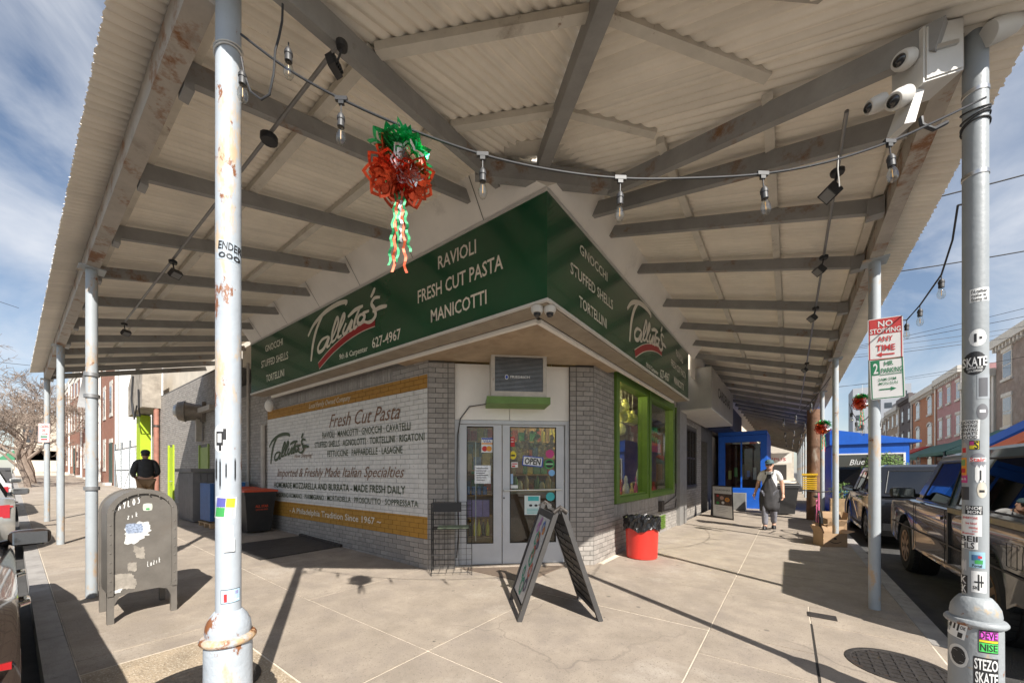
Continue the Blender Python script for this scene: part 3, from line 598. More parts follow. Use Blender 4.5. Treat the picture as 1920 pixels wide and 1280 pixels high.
for i, (px, py, r) in enumerate(((1158, 760, .11), (1166, 775, .13), (1172, 758, .1), (1178, 780, .12), (1186, 782, .13), (1163, 800, .12))):
    b = onx(px, py, -.45); t = thing('hanging_cheese', 'pale gourd-shaped cheese hanging inside the green framed window', 'cheese', b, 0, 'cheeses hanging in the window')
    MB().lathe([(.01, -r*1.5), (r*.8, -r*1.2), (r, -r*.5), (r*.75, r*.3), (r*.35, r*.6), (r*.45, r*.9), (r*.2, r*1.2)], (0, 0, 0), 12).build('body', M_ch, t, True, True)
    MB().tube([(0, 0, r*1.1), (0, 0, max(.3, 3.35-b.z))], .004, 5).build('cord', M_strim, t, local=True)
lt = thing('strip_light', 'yellow-lit fluorescent strip light inside the shop window', 'light', (-.9, 3.2, 2.98))
MB().box(-.98, -.82, 2.5, 5.0, 3.02, 3.07).build('housing', M_white, lt); MB().tube([(-.9, 2.55, 2.99), (-.9, 4.95, 2.99)], .022, 8).build('tube', mat('lit_tube', (1, .88, .42), .5, emit=75, var=0), lt)
cols = [(.02, .25, .28), (.45, .1, .3), (.5, .42, .12), (.12, .3, .08), (.3, .2, .1), (.05, .1, .35), (.6, .55, .5), (.4, .05, .05)]
nm = ['teal', 'magenta', 'straw', 'green', 'brown', 'navy', 'cream', 'red']
tb = thing('display_table', 'low display table behind the green framed window', 'table', (-.5, 4.2, 0))
MB().box(-.95, -.2, 2.6, 6.3, .78, .84).build('top', mat('shelf_wood', (.3, .17, .08)), tb)
for y in (2.7, 4.4, 6.15): MB().box(-.9, -.3, y, y+.06, .03, .779).build('trestle', mat('shelf_wood', (.3, .17, .08)), tb)
for i in range(16):
    y = 2.72+i*.22; h = random.uniform(.18, .55); r = random.uniform(.05, .09)
    tag(MB().lathe([(r*.7, 0), (r, .04), (r*.9, h*.5), (r*.4, h*.7), (r*.6, h*.85), (r*.3, h)], (-.35-.18*(i % 3), y, .841), 11).build('ornament', mat('goods_%d' % (i % 8), cols[i % 8], .35, var=.2), smooth=True),
        nm[i % 8]+' ceramic ornament on the window display table, '+('nearer' if i < 8 else 'farther')+' one of its colour', 'ornament')
b = onx(1198, 895, -.3)
pl = thing('platter', 'pale green oval platter standing upright in the shop window', 'platter', (b.x, b.y, b.z))
MB().lathe([(.02, -.015), (.16, -.01), (.24, .02), (.24, .03), (.15, .0), (.01, -.005)], (0, 0, 0), 24, 'x').build('dish', mat('platter', (.5, .58, .38), .3), pl, True, True)
tag(MB().box(-.1, -.085, 4.9, 5.7, 1.85, 2.05).build('pennant', mat('pennant', (.5, .05, .04), .6)), 'red cloth pennant hung inside the farther window pane', 'pennant')
ne = thing('neon_sign', 'green wire-lettered neon sign hanging in the farther window', 'sign', (-.12, 5.2, 2.2))
for k in range(3):
    pts = [(-.12, 4.75+.8*u/16, 2.35-.2*k+.08*math.sin(u*1.9+k)) for u in range(17)]
    MB().tube(pts, .008, 6).build('tube', mat('neon_green', (.03, .4, .16), .3), ne, True)
# ================================================================== CANOPY
M_sheet = mat('roof_sheet', (.85, .785, .685), .62, var=.07, vs=2.2, bump=.05, bs=30, rnd=.05, stain=[((.70, .65, .57), 1.4, .55, .8), ((.18, .13, .1), 18, .72, .75)])
M_beam = mat('beam_paint', (.285, .278, .268), .6, var=.15, vs=4, bump=.15, bs=50, stain=[((.20, .10, .045), 2.6, .58, .68), ((.15, .12, .095), 6, .64, .8)])
M_purl = mat('purlin_paint', (.62, .575, .50), .65, var=.12, vs=5, stain=[((.2, .11, .06), 9, .64, .72), ((.3, .25, .2), 3, .58, .75)])
M_edge = mat('edge_beam_paint', (.42, .375, .325), .6, var=.15, vs=4, bump=.2, bs=40, stain=[((.24, .11, .045), 3.0, .53, .62), ((.30, .26, .22), 5, .55, .7)])
canopy = thing('canopy', 'corrugated metal sidewalk canopy on steel rafters wrapping the street corner', 'canopy')
ROWL, ROWR, SL = 3.05, 3.07, .29
def zb(side, a, d):          # underside of the rafters
    if side == 'L':
        e = 3.60; return e+(4.33-e)*(3.05-d)/2.55
    e = 3.555-.004*max(0, -a); return e+(4.30-e)*(3.07-d)/2.57
def W3(side, a, d, z): return Vector((a, -d, z)) if side == 'L' else Vector((d, -a, z))
def dout(side, a):
    if side == 'L': return 3.30 if a < .45 else 3.30-.54*(a-.45)
    return 3.38 if a < .62 else 3.38-.643*(a-.62)
PITCH = .07
def sheet(side, a0, a1, lift):
    vs = []; n = max(2, int((a1-a0)/PITCH*8)); fs = []
    for i in range(n+1):
        a = a0+(a1-a0)*i/n; di = (.02 if side == 'L' and a < -6.6 else .42) if a < .42 else a; do = max(dout(side, a), di+.001)+random.uniform(-.006, .006)
        for d in (di, (di+do)/2, do):
            z = zb(side, min(a, .3), d)+.21+.026*(.55-abs(math.sin(math.pi*a/PITCH))**.8)+lift; vs.append(W3(side, a, d, z))
    for i in range(n):
        for j in (0, 1): k = 3*i+j; fs.append((k, k+3, k+4, k+1) if side == 'L' else (k, k+1, k+4, k+3))
    MB().add(vs, fs).build('roof_sheet', M_sheet, canopy, True)
a = 2.29; i = 0
while a > -12.0: sheet('L', max(a-.79, -12.03), a, .004*(i % 2)); a -= .77; i += 1
a = 2.29; i = 0
while a > -48: sheet('R', a-.79, a, .004*(i % 2)); a -= .77; i += 1
# purlins
def purlin(side, a0, a1, d):
    MB().bar(W3(side, a0, d, zb(side, a0, d)+.165), W3(side, a1, d, zb(side, min(a1, .3), d)+.165), .065, .055).build('purlin', M_purl, canopy)
for d in (2.25, 1.5):
    aL, aR = (.30, .50) if d > 2 else (.14, .33)
    a = aL; k = 0
    while a > -11.9: purlin('L', max(a-4.1, -11.95), a, d); a -= 4.104
    a = aR
    while a > -47: purlin('R', a-4.1, a, d); a -= 4.104
for p_, q_ in (((.316, -2.23), (1.44, -1.42)), ((.138, -1.42), (.84, -.88)), ((2.26, -.62), (1.42, -1.44)), ((1.48, -.38), (.88, -.84))):
    za, zc = [zb('L', .3, max(-u_[1], u_[0]))+.165 for u_ in (p_, q_)]
    MB().bar((*p_, za), (*q_, zc), .065, .055).build('purlin', M_purl, canopy)
for side, e in (('L', -11.95), ('R', -47)):
    a = .3
    while a > e: purlin(side, max(a-4.1, e), a, 2.95 if side == 'L' else 2.97); a -= 4.104
# rafters
ra_L = [-.41, -1.6, -2.8, -4.0, -5.2, -6.4, -7.6, -8.75, -9.85, -10.95, -11.9]
for a in ra_L:
    di = .62 if a > -6.9 else .01
    MB().bar(W3('L', a, 2.99, zb('L', a, 2.99)+.068), W3('L', a, di, zb('L', a, di)+.068), .052, .118).build('rafter', M_beam, canopy)
    MB().box(a-.09, a+.04, -2.995, -2.95, zb('L', a, 2.99)-.04, zb('L', a, 2.99)+.1).build('bracket', M_beam, canopy)
ra_R = [-.81, -1.85, -3.2, -4.45, -5.7, -6.95]+[-8.2-1.25*i for i in range(31)]
for a in ra_R:
    di = .62 if a > -6.3 else .44
    MB().bar(W3('R', a, 3.0, zb('R', a, 3.0)+.068), W3('R', a, di, zb('R', a, di)+.068), .052, .118).build('rafter', M_beam, canopy)
    MB().box(2.9, 3.01, -a-.05, -a+.05, zb('R', a, 3.0)-.01, zb('R', a, 3.0)+.13).build('bracket', M_beam, canopy)
# header, hip and fan rafters at the corner
HL, HR = Vector((-.04, -.93, 0)), Vector((.95, .04, 0)); hz = zb('L', 0, .72)
MB().bar(HL+Vector((0, 0, hz+.02)), HR+Vector((0, 0, hz+.02)), .09, .17).build('header', M_beam, canopy)
hm = (HL+HR)/2
MB().bar((.42, -.46, hz+.1+.06), (2.2, -2.2, zb('L', 0, 2.2)+.12), .11, .15).build('hip_rafter', M_beam, canopy)
MB().bar((hm.x+.08, hm.y-.08, hz+.215), (hm.x+.35, hm.y+.2, hz+.19), .16, .02).bar((hm.x+.08, hm.y-.08, hz+.215), (hm.x-.25, hm.y-.35, hz+.19), .16, .02).build('flashing', M_purl, canopy)
MB().bar((-.02, -.6, zb('L', 0, .6)+.068), (.44, -2.98, zb('L', 0, 2.98)+.068), .06, .14).build('rafter', M_beam, canopy)
MB().bar((.93, .02, zb('R', 0, .93)+.07), (3.0, -.72, zb('R', 0, 3.0)+.07), .06, .14).build('rafter', M_beam, canopy)
MB().bar((.55, .35, zb('R', 0, .55)+.068), (3.0, -.12, zb('R', 0, 3.0)+.068), .06, .14).build('rafter', M_beam, canopy)
# edge beams
pL = [.2, -3.72, -7.86, -11.8]
for i in range(3):
    p, q = pL[i], pL[i+1]
    MB().bar((p-.004, -ROWL, zb('L', p, 3.05)+.09), (q+.004, -ROWL, zb('L', q, 3.05)+.09), .10, .19).build('edge_beam', M_edge, canopy)
pR = [-.55, 1.69, 5.7, 9.85, 14, 18.1, 22.2, 26.3, 30.4, 34.5, 38.6, 42.7, 46.8]
for i in range(len(pR)-1):
    p, q = pR[i], pR[i+1]
    MB().bar((ROWR, p+.004, zb('R', -p, 3.07)+.09), (ROWR, q-.004, zb('R', -q, 3.07)+.09), .10, .19).build('edge_beam', M_edge, canopy)
dz = 4.02
MB().bar((.2, -2.99, dz), (3.12, -.5, dz), .10, .17).build('edge_beam', M_edge, canopy)
# ------------------------------------------------------------------ posts
rust = (.23, .09, .035)
M_postL = mat('post_rusty', (.41, .45, .49), .45, var=.1, vs=3, bump=.15, bs=40, stain=[((.55, .42, .28), 5, .555, .62, (1, 1, .35)), (rust, 7, .60, .63, (1, 1, .5))])
M_postR = mat('post_grey', (.29, .31, .32), .45, var=.12, vs=3, bump=.15, bs=40, stain=[((.30, .30, .30), 4, .55, .7, (1, 1, .3)), (rust, 9, .70, .74)])
M_postF = mat('post_far', (.36, .39, .41), .5, var=.1, vs=3, stain=[((.45, .32, .2), 5, .555, .64, (1, 1, .4)), (rust, 8, .62, .67)])
M_pedL = mat('pedestal_rusty', (.41, .45, .49), .5, var=.12, vs=3, bump=.3, bs=50, stain=[((.50, .34, .19), 3.4, .50, .60, (1, 1, .4)), (rust, 6, .555, .59, (1, 1, .55))])
M_ringL = mat('ring_rusty', (.41, .45, .49), .6, var=.12, vs=3, bump=.4, bs=60, stain=[((.50, .34, .19), 5, .44, .55), (rust, 8, .50, .55)])
M_pedR = mat('pedestal_grey', (.29, .31, .32), .5, var=.12, vs=3, bump=.3, bs=50, stain=[((.42, .32, .2), 6, .60, .66), (rust, 9, .62, .66)])
def post(x, y, top, m, label, base=True, r=.047, group=None):
    t = thing('canopy_post', label, 'post', (x, y, gz(x)), 0, group); top -= gz(x)
    sh = MB().lathe([(r, 0 if not base else .6), (r, top)], (0, 0, 0), 28).build('shaft', m, t, True, True)
    if base:
        MB().lathe([(.098, 0), (.096, .57), (.094, .59)], (0, 0, 0), 36).build('pedestal', M_pedL if m is M_postL else M_pedR, t, True, True)
        MB().lathe([(.094, .588), (.106, .591), (.113, .601), (.113, .609), (.106, .62), (.09, .625)], (0, 0, 0), 36).build('collar_ring', M_ringL if m is M_postL else M_pedR, t, True, True)
        MB().lathe([(.09, .624), (.0925, .645), (.088, .68), (.074, .71), (.058, .733), (r+.001, .737)], (0, 0, 0), 36).build('dome', M_pedL if m is M_postL else M_pedR, t, True, True)
    else: MB().box(-.1, .1, -.1, .1, top-.012, top).build('cap_plate', m, t, local=True)
    return t
postL = post(.2, -2.955, 3.87, M_postL, 'rusty white steel post with wide collared base standing in the pebbled patch', r=.051)
postR = post(3.17, -.50, 4.0, M_postR, 'grey steel post with collared base covered in stickers at the right', r=.0466)
lpl = ['slim weathered post right behind the grey mailbox', 'slim rust-streaked post farther along the left kerb, second beyond the mailbox', 'last slim post at the far end of the left canopy with a loading sign']
lposts = [post(x, -3.05, zb('L', x, 3.05)-.002, M_postF, lb, False, .047) for x, lb in zip(pL[1:], lpl)]
rposts = [post(3.07, 1.69, zb('R', -1.69, 3.07)-.002, M_postF, 'round grey post carrying the two parking signs', False, .047), post(3.07, 5.7, zb('R', -5.7, 3.07)-.002, M_postF, 'grey post behind the open cardboard boxes', False), post(3.07, 9.2, zb('R', -9.2, 3.07)-.002, M_postF, 'grey post directly before the brown timber utility pole', False)]
for y in pR[4:]: post(3.07, y, zb('R', -y, 3.07)-.002, M_postF, 'distant grey post in the canopy row beyond the timber pole', False, group='far posts of the right canopy')
# stickers wrapped on round posts
def cyl_sticker(post_, px, py, wpx, hpx, m, r, parts=(), tilt=0., shape='rect', lift=.0007):
    """px,py: centre pixel; builds the curved sheet and its print on the shaft"""
    P = WM[post_.name].to_translation(); P.z = 0; d = (CAM-P); d.z = 0; dist = d.length; a0 = math.atan2(d.y, d.x)
    ctr = CX+F_PX*((P-CAM).dot(RIGHT))/((P-CAM).dot(FWD)); Y = (P-CAM).dot(FWD)-r*.7; ck = (P-CAM).dot(FWD)/Vector((P.x-CAM.x, P.y-CAM.y)).length
    u0 = (px-ctr)/F_PX*Y*ck; z0 = CAMZ+(HZ-py)/F_PX*Y; s = Y/F_PX
    def wrap(u, z, o):
        ang = math.asin(max(-.999, min(.999, u/r))); th = a0+ang
        return Vector((P.x+(r+o)*math.cos(th), P.y+(r+o)*math.sin(th), z))
    def q(u, v):
        uu, vv = u*wpx*s*ck/2, v*hpx*s/2; return (u0+uu*math.cos(tilt)-vv*math.sin(tilt), z0+uu*math.sin(tilt)+vv*math.cos(tilt))
    vs = []; fs = []; n = 10
    if shape == 'rect':
        for i in range(n+1):
            u = -1+2*i/n
            for v in (-1, 1): vs.append(wrap(*q(u, v), lift))
        fs = [(2*i, 2*i+2, 2*i+3, 2*i+1) for i in range(n)]
    else:
        for i in range(n+1):
            u = -1+2*i/n; h = math.sqrt(max(0, 1-u*u)) if shape == 'disc' else (.55+.45*abs(math.sin(i*2.3+px)))
            for v in (-h-1e-3, h+1e-3): vs.append(wrap(*q(u, v), lift))
        fs = [(2*i, 2*i+2, 2*i+3, 2*i+1) for i in range(n)]
    st = MB().add(vs, fs).build('sticker', m, post_)
    for prt in parts:
        if prt[0] == 'box':
            _, x0, y0, x1, y1, pm_ = prt; vs = []
            for i in range(7):
                u = x0+(x1-x0)*i/6
                for v in (y0, y1): vs.append(wrap(*q(u, v), lift+.0008))
            MB().add(vs, [(2*i, 2*i+2, 2*i+3, 2*i+1) for i in range(6)]).build('print', pm_, st)
        else:
            _, body, x0, y0, x1, y1, pm_ = prt; me = text_mesh(body, .02); xs = [v.co.x for v in me.vertices]; xa, xb = min(xs), max(xs); inv = WM[post_.name].inverted()
            for v in me.vertices: v.co = inv @ wrap(*q(x0+(x1-x0)*(v.co.x-xa)/(xb-xa), y0+(y1-y0)*v.co.y/.7), lift+.0014)
            me.materials.clear(); me.materials.append(pm_); link('lettering', me, st)
    return st
rs, rp = .0466, .0968
S_ = cyl_sticker; k = PK; wv = PW
S_(postR, 1836, 553, 36, 25, wv, rs, [('t', "I'd rather", -.8, .3, .8, .8, k), ('t', 'make it', -.8, -.25, .7, .15, k), ('t', 'Enemy of', -.8, -.85, .8, -.4, k)])
S_(postR, 1833, 633, 34, 32, wv, rs, [('box', -.4, -.5, -.1, .5, k), ('box', .2, -.2, .5, .1, k)], shape='disc')
S_(postR, 1827, 680, 48, 44, k, rs, [('t', 'SKATE', -.92, -.25, .95, .5, wv), ('t', 'SUPPORT YOUR', -.6, -.5, .65, -.32, wv), ('t', 'LOCAL SKATE SHOP', -.5, -.75, .6, -.58, wv)], shape='disc')
S_(postR, 1844, 725, 24, 46, pm((.3, .32, .34), 'silver'), rs, [('box', -.7, -.8, .6, .7, pm((.1, .1, .11), 'charcoal'))])
S_(postR, 1842, 772, 22, 30, pm((.15, .15, .16), 'char'), rs, [('box', -.5, -.1, .5, .25, wv)], shape='disc')
S_(postR, 1818, 804, 38, 36, wv, rs, [('t', t_, -.9, .62-.4*i, .8, .92-.4*i, k) for i, t_ in enumerate(("GOOD'S", 'VINTAGE', 'VINTAG', "THAT'S", 'GOOD'))], tilt=-.03)
S_(postR, 1827, 834, 20, 17, k, rs, [('box', -.9, 0, -.1, .85, PP), ('box', .05, 0, .85, .85, PY), ('box', -.9, -.85, .85, -.05, PY), ('t', 'S', .0, -.8, .8, .8, k)])
S_(postR, 1808, 841, 13, 26, pm((.4, .36, .33), 'taupe'), rs, [('box', -.5, -.5, .5, .2, PR_)], shape='disc')
S_(postR, 1833, 862, 32, 26, pm((.2, .2, .22), 'slate'), rs, [('box', -.95, -.25, .95, .35, wv), ('t', 'Stair', -.9, -.2, .9, .35, PR_)], shape='disc')
S_(postR, 1806, 874, 13, 34, PO, rs, [('box', -.7, .1, .6, .8, pm((.2, .3, .1), 'olive')), ('box', -.5, -.7, .6, -.2, PR_)])
S_(postR, 1806, 897, 16, 16, PP, rs, [('t', 'like it.', -.8, -.3, .8, .3, wv)])
S_(postR, 1838, 888, 20, 34, wv, rs, [('box', -.1, -.7, .2, .4, k)], shape='torn')
S_(postR, 1841, 918, 19, 30, pm((.6, .55, .45), 'bone'), rs, [('box', -.5, -.3, .5, .0, k)], shape='disc')
S_(postR, 1808, 925, 18, 25, pm((.05, .05, .055), 'soot'), rs)
S_(postR, 1826, 956, 33, 16, k, rs, [('t', 'SNOE', -.9, .1, .9, .85, wv), ('t', 'MON', -.7, -.85, .8, -.1, wv)])
S_(postR, 1821, 985, 40, 40, wv, rs, [('t', 'EVERYONE', -.75, .6, .6, .8, PR_), ('t', 'be kind', -.5, .1, .5, .3, PR_), ('t', 'minding', -.2, -.3, .6, -.1, PR_), ('t', 'own', .1, -.6, .6, -.45, PR_), ('t', 'Business', -.8, -.85, .3, -.68, PR_)])
S_(postR, 1817, 1017, 34, 26, wv, rs, [('t', 'BEII', -.95, .1, .95, .9, k), ('t', 'HLS', -.95, -.9, .6, -.05, k)])
S_(postR, 1832, 1049, 30, 30, pm((.3, .5, .62), 'aqua'), rs, [('box', -.7, -.1, .4, .6, pm((.05, .15, .3), 'deep')), ('box', -.3, -.5, .7, .0, PG), ('box', .1, .2, .6, .5, PR_), ('t', 'Portal', -.6, -.9, .6, -.55, k)])
S_(postR, 1835, 1090, 28, 40, wv, rs, [('box', -.6, -.1, .7, .05, k), ('box', -.1, -.8, .1, .7, k), ('box', .3, -.5, .45, .6, k), ('t', 'SK', -.8, -.7, .0, -.4, k)])
S_(postR, 1805, 1098, 18, 34, k, rs, [('t', 'IK', -.8, .1, .8, .9, wv), ('t', 'EK', -.8, -.9, .8, -.1, wv)])
S_(postR, 1806, 1062, 12, 22, pm((.5, .5, .5), 'ash'), rs, shape='torn')
S_(postR, 1793, 1188, 38, 34, wv, rp, [('box', -.8, .0, -.6, .8, k), ('box', -.4, -.1, -.2, .9, k), ('box', 0, -.2, .2, .8, k), ('t', 'OK', .3, .1, .9, .5, k), ('box', .2, -.9, .7, -.3, k)], tilt=-.15)
S_(postR, 1853, 1200, 36, 42, k, rp, [('box', -.95, .2, .95, .9, pm((.75, .1, .6), 'magenta')), ('t', 'DEVE', -.9, .25, .9, .88, k), ('box', -.95, -.05, .95, .13, PY), ('box', -.95, -.9, .95, -.12, pm((.08, .6, .12), 'bright_green')), ('t', 'NISE', -.85, -.8, .9, -.2, k)])
S_(postR, 1796, 1239, 41, 44, pm((.6, .6, .58), 'dull_white'), rp, [('box', -.08, -.6, .1, .6, k)], shape='disc')
S_(postR, 1796, 1239, 30, 33, k, rp, shape='disc', lift=.0011); S_(postR, 1796, 1239, 24, 27, pm((.6, .6, .58), 'dull_white'), rp, [('box', -.85, -.12, .85, .12, k)], shape='disc', lift=.0015, tilt=.8)
S_(postR, 1848, 1256, 46, 52, k, rp, [('t', 'STEZO', -.92, .12, .95, .88, wv), ('t', 'SKATE', -.85, -.85, .95, -.08, wv)])
S_(postL, 430, 471, 42, 36, pm((.40, .46, .52), 'pale_grey_blue'), .051, [('t', 'ENDER', -.97, .05, 1.1, .85, k), ('t', 'ooo', -.9, -.85, 1.0, .0, k)], tilt=-.06)
S_(postL, 414, 822, 30, 52, wv, .051, [('box', -.5, -.5, .3, .5, k), ('box', -.35, -.3, .1, .35, wv), ('box', .3, -.1, .7, .7, k), ('box', -.2, -.9, .1, -.5, k)], shape='disc')
S_(postL, 423, 951, 39, 40, wv, .051, [('box', -.85, .05, -.05, .9, pm((.10, .10, .35), 'indigo')), ('box', .0, .05, .85, .9, PY), ('box', -.85, -.85, -.05, 0, PG), ('box', .05, -.8, .8, -.05, pm((.45, .45, .45), 'grey'))], tilt=-.08)
S_(postL, 430, 996, 15, 24, wv, .051, shape='torn'); S_(postL, 430, 1021, 21, 25, wv, .058)
S_(postL, 432, 1117, 36, 26, k, .051, [('box', -.95, -.92, .95, .92, pm((.45, .62, .75), 'sky_print')), ('box', -.7, -.8, -.35, .4, PR_), ('box', -.9, -.7, .9, -.5, wv), ('box', .5, .2, .8, .7, pm((.3, .3, .5), 'mauve'))], lift=.0006)
for i, (x_, y_, h_) in enumerate(((406, 880, 44), (413, 888, 60), (424, 882, 30), (441, 880, 46))): S_(postL, x_, y_, 3, h_, k, .051, shape='torn')
S_(rposts[0], 1657, 796, 15, 26, k, .047, [('t', 'JAY', -.9, -.3, .9, .35, wv)], shape='disc')
# ------------------------------------------------------------------ parking signs
def plate(name, label, A, B, C, m_edge, th=.003, group=None):   # A bottom-left, B bottom-right, C top-left corner of the face
    A, B, C = Vector(A), Vector(B), Vector(C); n = (B-A).cross(C-A).normalized()
    t = thing(name, label, 'sign', A, 0, group)
    ex, ey = (B-A), (C-A); r = .06; pts = []
    wA, hA = ex.length, ey.length; ux, uy = ex/wA, ey/hA; rr = min(wA, hA)*.07
    for cx, cy, a0 in ((wA-rr, rr, -90), (wA-rr, hA-rr, 0), (rr, hA-rr, 90), (rr, rr, 180)):
        for k in range(5): g = R(a0+90*k/4); pts.append(A+ux*(cx+rr*math.cos(g))+uy*(cy+rr*math.sin(g)))
    MB().prism([p-n*th for p in pts], n*th).build('plate', m_edge, t)
    def q(u, v, o=.0015): return A+ex*u+ey*v+n*o
    def rect(u0, v0, u1, v1, m, o=.0015, name='print'): return MB().poly([q(u0, v0, o), q(u1, v0, o), q(u1, v1, o), q(u0, v1, o)]).build(name, m, t)
    def tx(body, u0, v0, u1, v1, m, o=.003, bold=.02): return text_fit(body, q(u0, v0, o), q(u1, v0, o), q(u0, v1, o), m, t, bold=bold)
    def border(m, a=.03, b=.06):
        asp = wA/hA
        for u0, v0, u1, v1 in ((a, a*asp, b, 1-a*asp), (1-b, a*asp, 1-a, 1-a*asp), (b, a*asp, 1-b, b*asp), (b, 1-b*asp, 1-b, 1-a*asp)): rect(u0, v0, u1, v1, m)
    def arrow(u0, u1, v, h, m):
        s = 1 if u1 > u0 else -1; ub = u1-s*.16
        MB().poly([q(a, b, .0022) for a, b in ((u0, v-h*.3), (ub, v-h*.3), (ub, v-h), (u1, v), (ub, v+h), (ub, v+h*.3), (u0, v+h*.3))][::s]).build('arrow', m, t)
    return t, rect, tx, border, arrow
SW_ = mat('sign_white', (.70, .69, .68), .5, var=.05, vs=6); SR = mat('sign_red_ink', (.50, .05, .05), .5, var=.08, vs=8); SG = mat('sign_green_ink', (.02, .18, .08), .5, var=.08, vs=8); MT = mat('sign_back', (.3, .3, .3), .45, .6)
P = Vector((3.07, 1.69, 0)); nd = (CAM-P); nd.z = 0; nd.normalize(); pp = P+nd*.075
spl = lambda x, y: hit(x, y, pp, nd)
t, rect, tx, border, arrow = plate('parking_sign', 'red and white no stopping any time sign on round post', spl(1628, 677), spl(1694, 671), spl(1627, 600), SW_)
rect(.03, .62, .97, .97, SR); border(SR); tx('NO', .3, .79, .72, .93, SW_); tx('STOPPING', .06, .645, .94, .755, SW_); tx('ANY', .28, .44, .72, .56, SR); tx('TIME', .24, .22, .78, .36, SR); arrow(.76, .24, .13, .06, SR)
t, rect, tx, border, arrow = plate('parking_sign', 'green and white two hour parking sign under the red sign', spl(1633, 750), spl(1698, 744), spl(1630, 676), SW_)
border(SG); rect(.06, .61, .3, .96, SG, .002); tx('2', .11, .65, .25, .9, SW_); tx('HR', .44, .82, .7, .93, SG); tx('PARKING', .34, .64, .95, .76, SG); rect(.3, .595, .95, .61, SG, .0025)
tx('2AM-5PM', .24, .45, .76, .52, SG, bold=.005); tx('MON-SUN', .26, .35, .8, .42, SG, bold=.005); arrow(.26, .76, .24, .05, SG)
for p_, lb, pxs in ((lposts[2], 'small red lettered loading only sign on the last left post', ((71, 829), (93, 829), (72, 793))),):
    P = WM[p_.name].to_translation(); nd = CAM-P; nd.z = 0; nd.normalize(); pp = P+nd*.08; q_ = lambda x, y: hit(x, y, pp, nd)
    t, rect, tx, border, arrow = plate('loading_sign', lb, *[q_(*u) for u in pxs], SW_)
    border(SR); tx('LOADING', .12, .76, .88, .92, SR); tx('ONLY', .28, .57, .7, .71, SR); arrow(.3, .85, .45, .05, SR); rect(.2, .26, .8, .34, SG); rect(.25, .12, .8, .2, SR)
P = WM[lposts[0].name].to_translation(); y0 = -3.06
t = thing('street_sign', 'curled metal street sign seen edge-on strapped to the post behind mailbox', 'sign', (P.x, -3.07, 2.3))
zt_, zb_ = ony(170, 673, -3.11).z, ony(170, 750, -3.11).z
for nm_, xo, m_ in (('plate', -.004, MT), ('sign_face', -.0075, SW_)):
    vs = []; n = 8
    for i in range(n+1):
        z = zb_+(zt_-zb_)*i/n; b_ = .10*math.sin(i/n*math.pi)
        for yy in (-.10+.05*(i/n), .05-.02*i/n): vs.append((P.x-.075+xo-b_*.3, -3.05+yy, z))
    o_ = MB().add(vs, [(2*i, 2*i+1, 2*i+3, 2*i+2) for i in range(n)]).build(nm_, m_, t, True)
for z in (zt_-.05, zb_+.12, 1.22): MB().lathe([(.058, z-.02), (.062, z-.018), (.062, z+.018), (.058, z+.02)], (P.x, -3.05, 0), 20).build('band_clamp', MT, t, True)
# ------------------------------------------------------------------ string lights
M_cable = mat('cable', (.03, .03, .032), .5); M_sock = mat('lamp_socket', (.05, .05, .052), .5, var=.2); M_bulb = glass('bulb_glass', (.93, .93, .9), 1.45, .1); M_fil = mat('filament', (.8, .45, .12), .4)
def bulb(par, p, drop=.1, tilt=0., s=1., stem=True):
    s *= .8
    p = Vector(p); d = Vector((math.sin(tilt)*.7, 0, -1)).normalized(); q = p+d*drop
    so_ = MB().tube([p, q], .004*s, 6).tube([q, q+d*.012*s, q+d*.075*s], [.013*s, .019*s, .02*s], 12).tube([q+d*.02*s, q+d*.035*s], [.0225*s, .0225*s], 12).build('lamp_holder', M_sock, par, True)
    e = q+d*.075*s; pr = [(0, .014), (.02, .02), (.05, .0285), (.075, .027), (.095, .017), (.102, .002)]
    MB().tube([e+d*a*s for a, _ in pr], [r_*s for _, r_ in pr], 14).build('bulb', M_bulb, so_, True)
    MB().tube([e+d*.02*s, e+d*.07*s], .0022*s, 5).build('filament', M_fil, so_)
A, B = Vector((.2, -2.955, 0)), Vector((3.17, -.50, 0)); ln = (B-A).normalized(); wn_ = Vector((ln.y, -ln.x, 0)); on_w = lambda x, y: hit(x, y, A+wn_*.07, wn_)
sl = thing('string_lights', 'black cable of clear bulbs slung between the two collared posts', 'string lights', on_w(452, 65))
wp = [(452, 65), (540, 130), (640, 186), (770, 243), (905, 290), (1030, 318), (1163, 334), (1300, 334), (1430, 326), (1550, 304), (1668, 266), (1760, 225), (1848, 183)]
pts = [on_w(*q) for q in wp]
fine = []
for i in range(len(pts)-1):
    a, b, c, d = pts[max(i-1, 0)], pts[i], pts[i+1], pts[min(i+2, len(pts)-1)]
    for j in range(5): u = j/5; fine.append(.5*((2*b)+(c-a)*u+(2*a-5*b+4*c-d)*u*u+(3*b-a-3*c+d)*u**3))
fine.append(pts[-1])
MB().tube(fine, .0055, 7).build('cable', M_cable, sl, True)
for i, tl in ((2, -.05), (4, 0), (6, -.03), (8, .12), (10, .1)):
    MB().obox(pts[i], ln*.028, wn_*.008, (0, 0, .009)).obox(pts[i]+Vector((0, 0, -.014)), ln*.012, wn_*.007, (0, 0, .012)).build('tee_connector', M_cable, sl)
    bulb(sl, pts[i]-Vector((0, 0, .02)), .05, tl)
for P_, r_ in ((A, .053), (B, .049)):
    zz = pts[0].z if P_ is A else pts[-1].z
    for k in range(2 if P_ is A else 4): MB().tube([(P_.x+r_*1.05*math.cos(2*math.pi*i/20), P_.y+r_*1.05*math.sin(2*math.pi*i/20), zz+.02*math.sin(2*math.pi*i/20+k)-.03*k) for i in range(21)], .004, 6).build('wrap', M_strim if P_ is A else M_cable, sl)
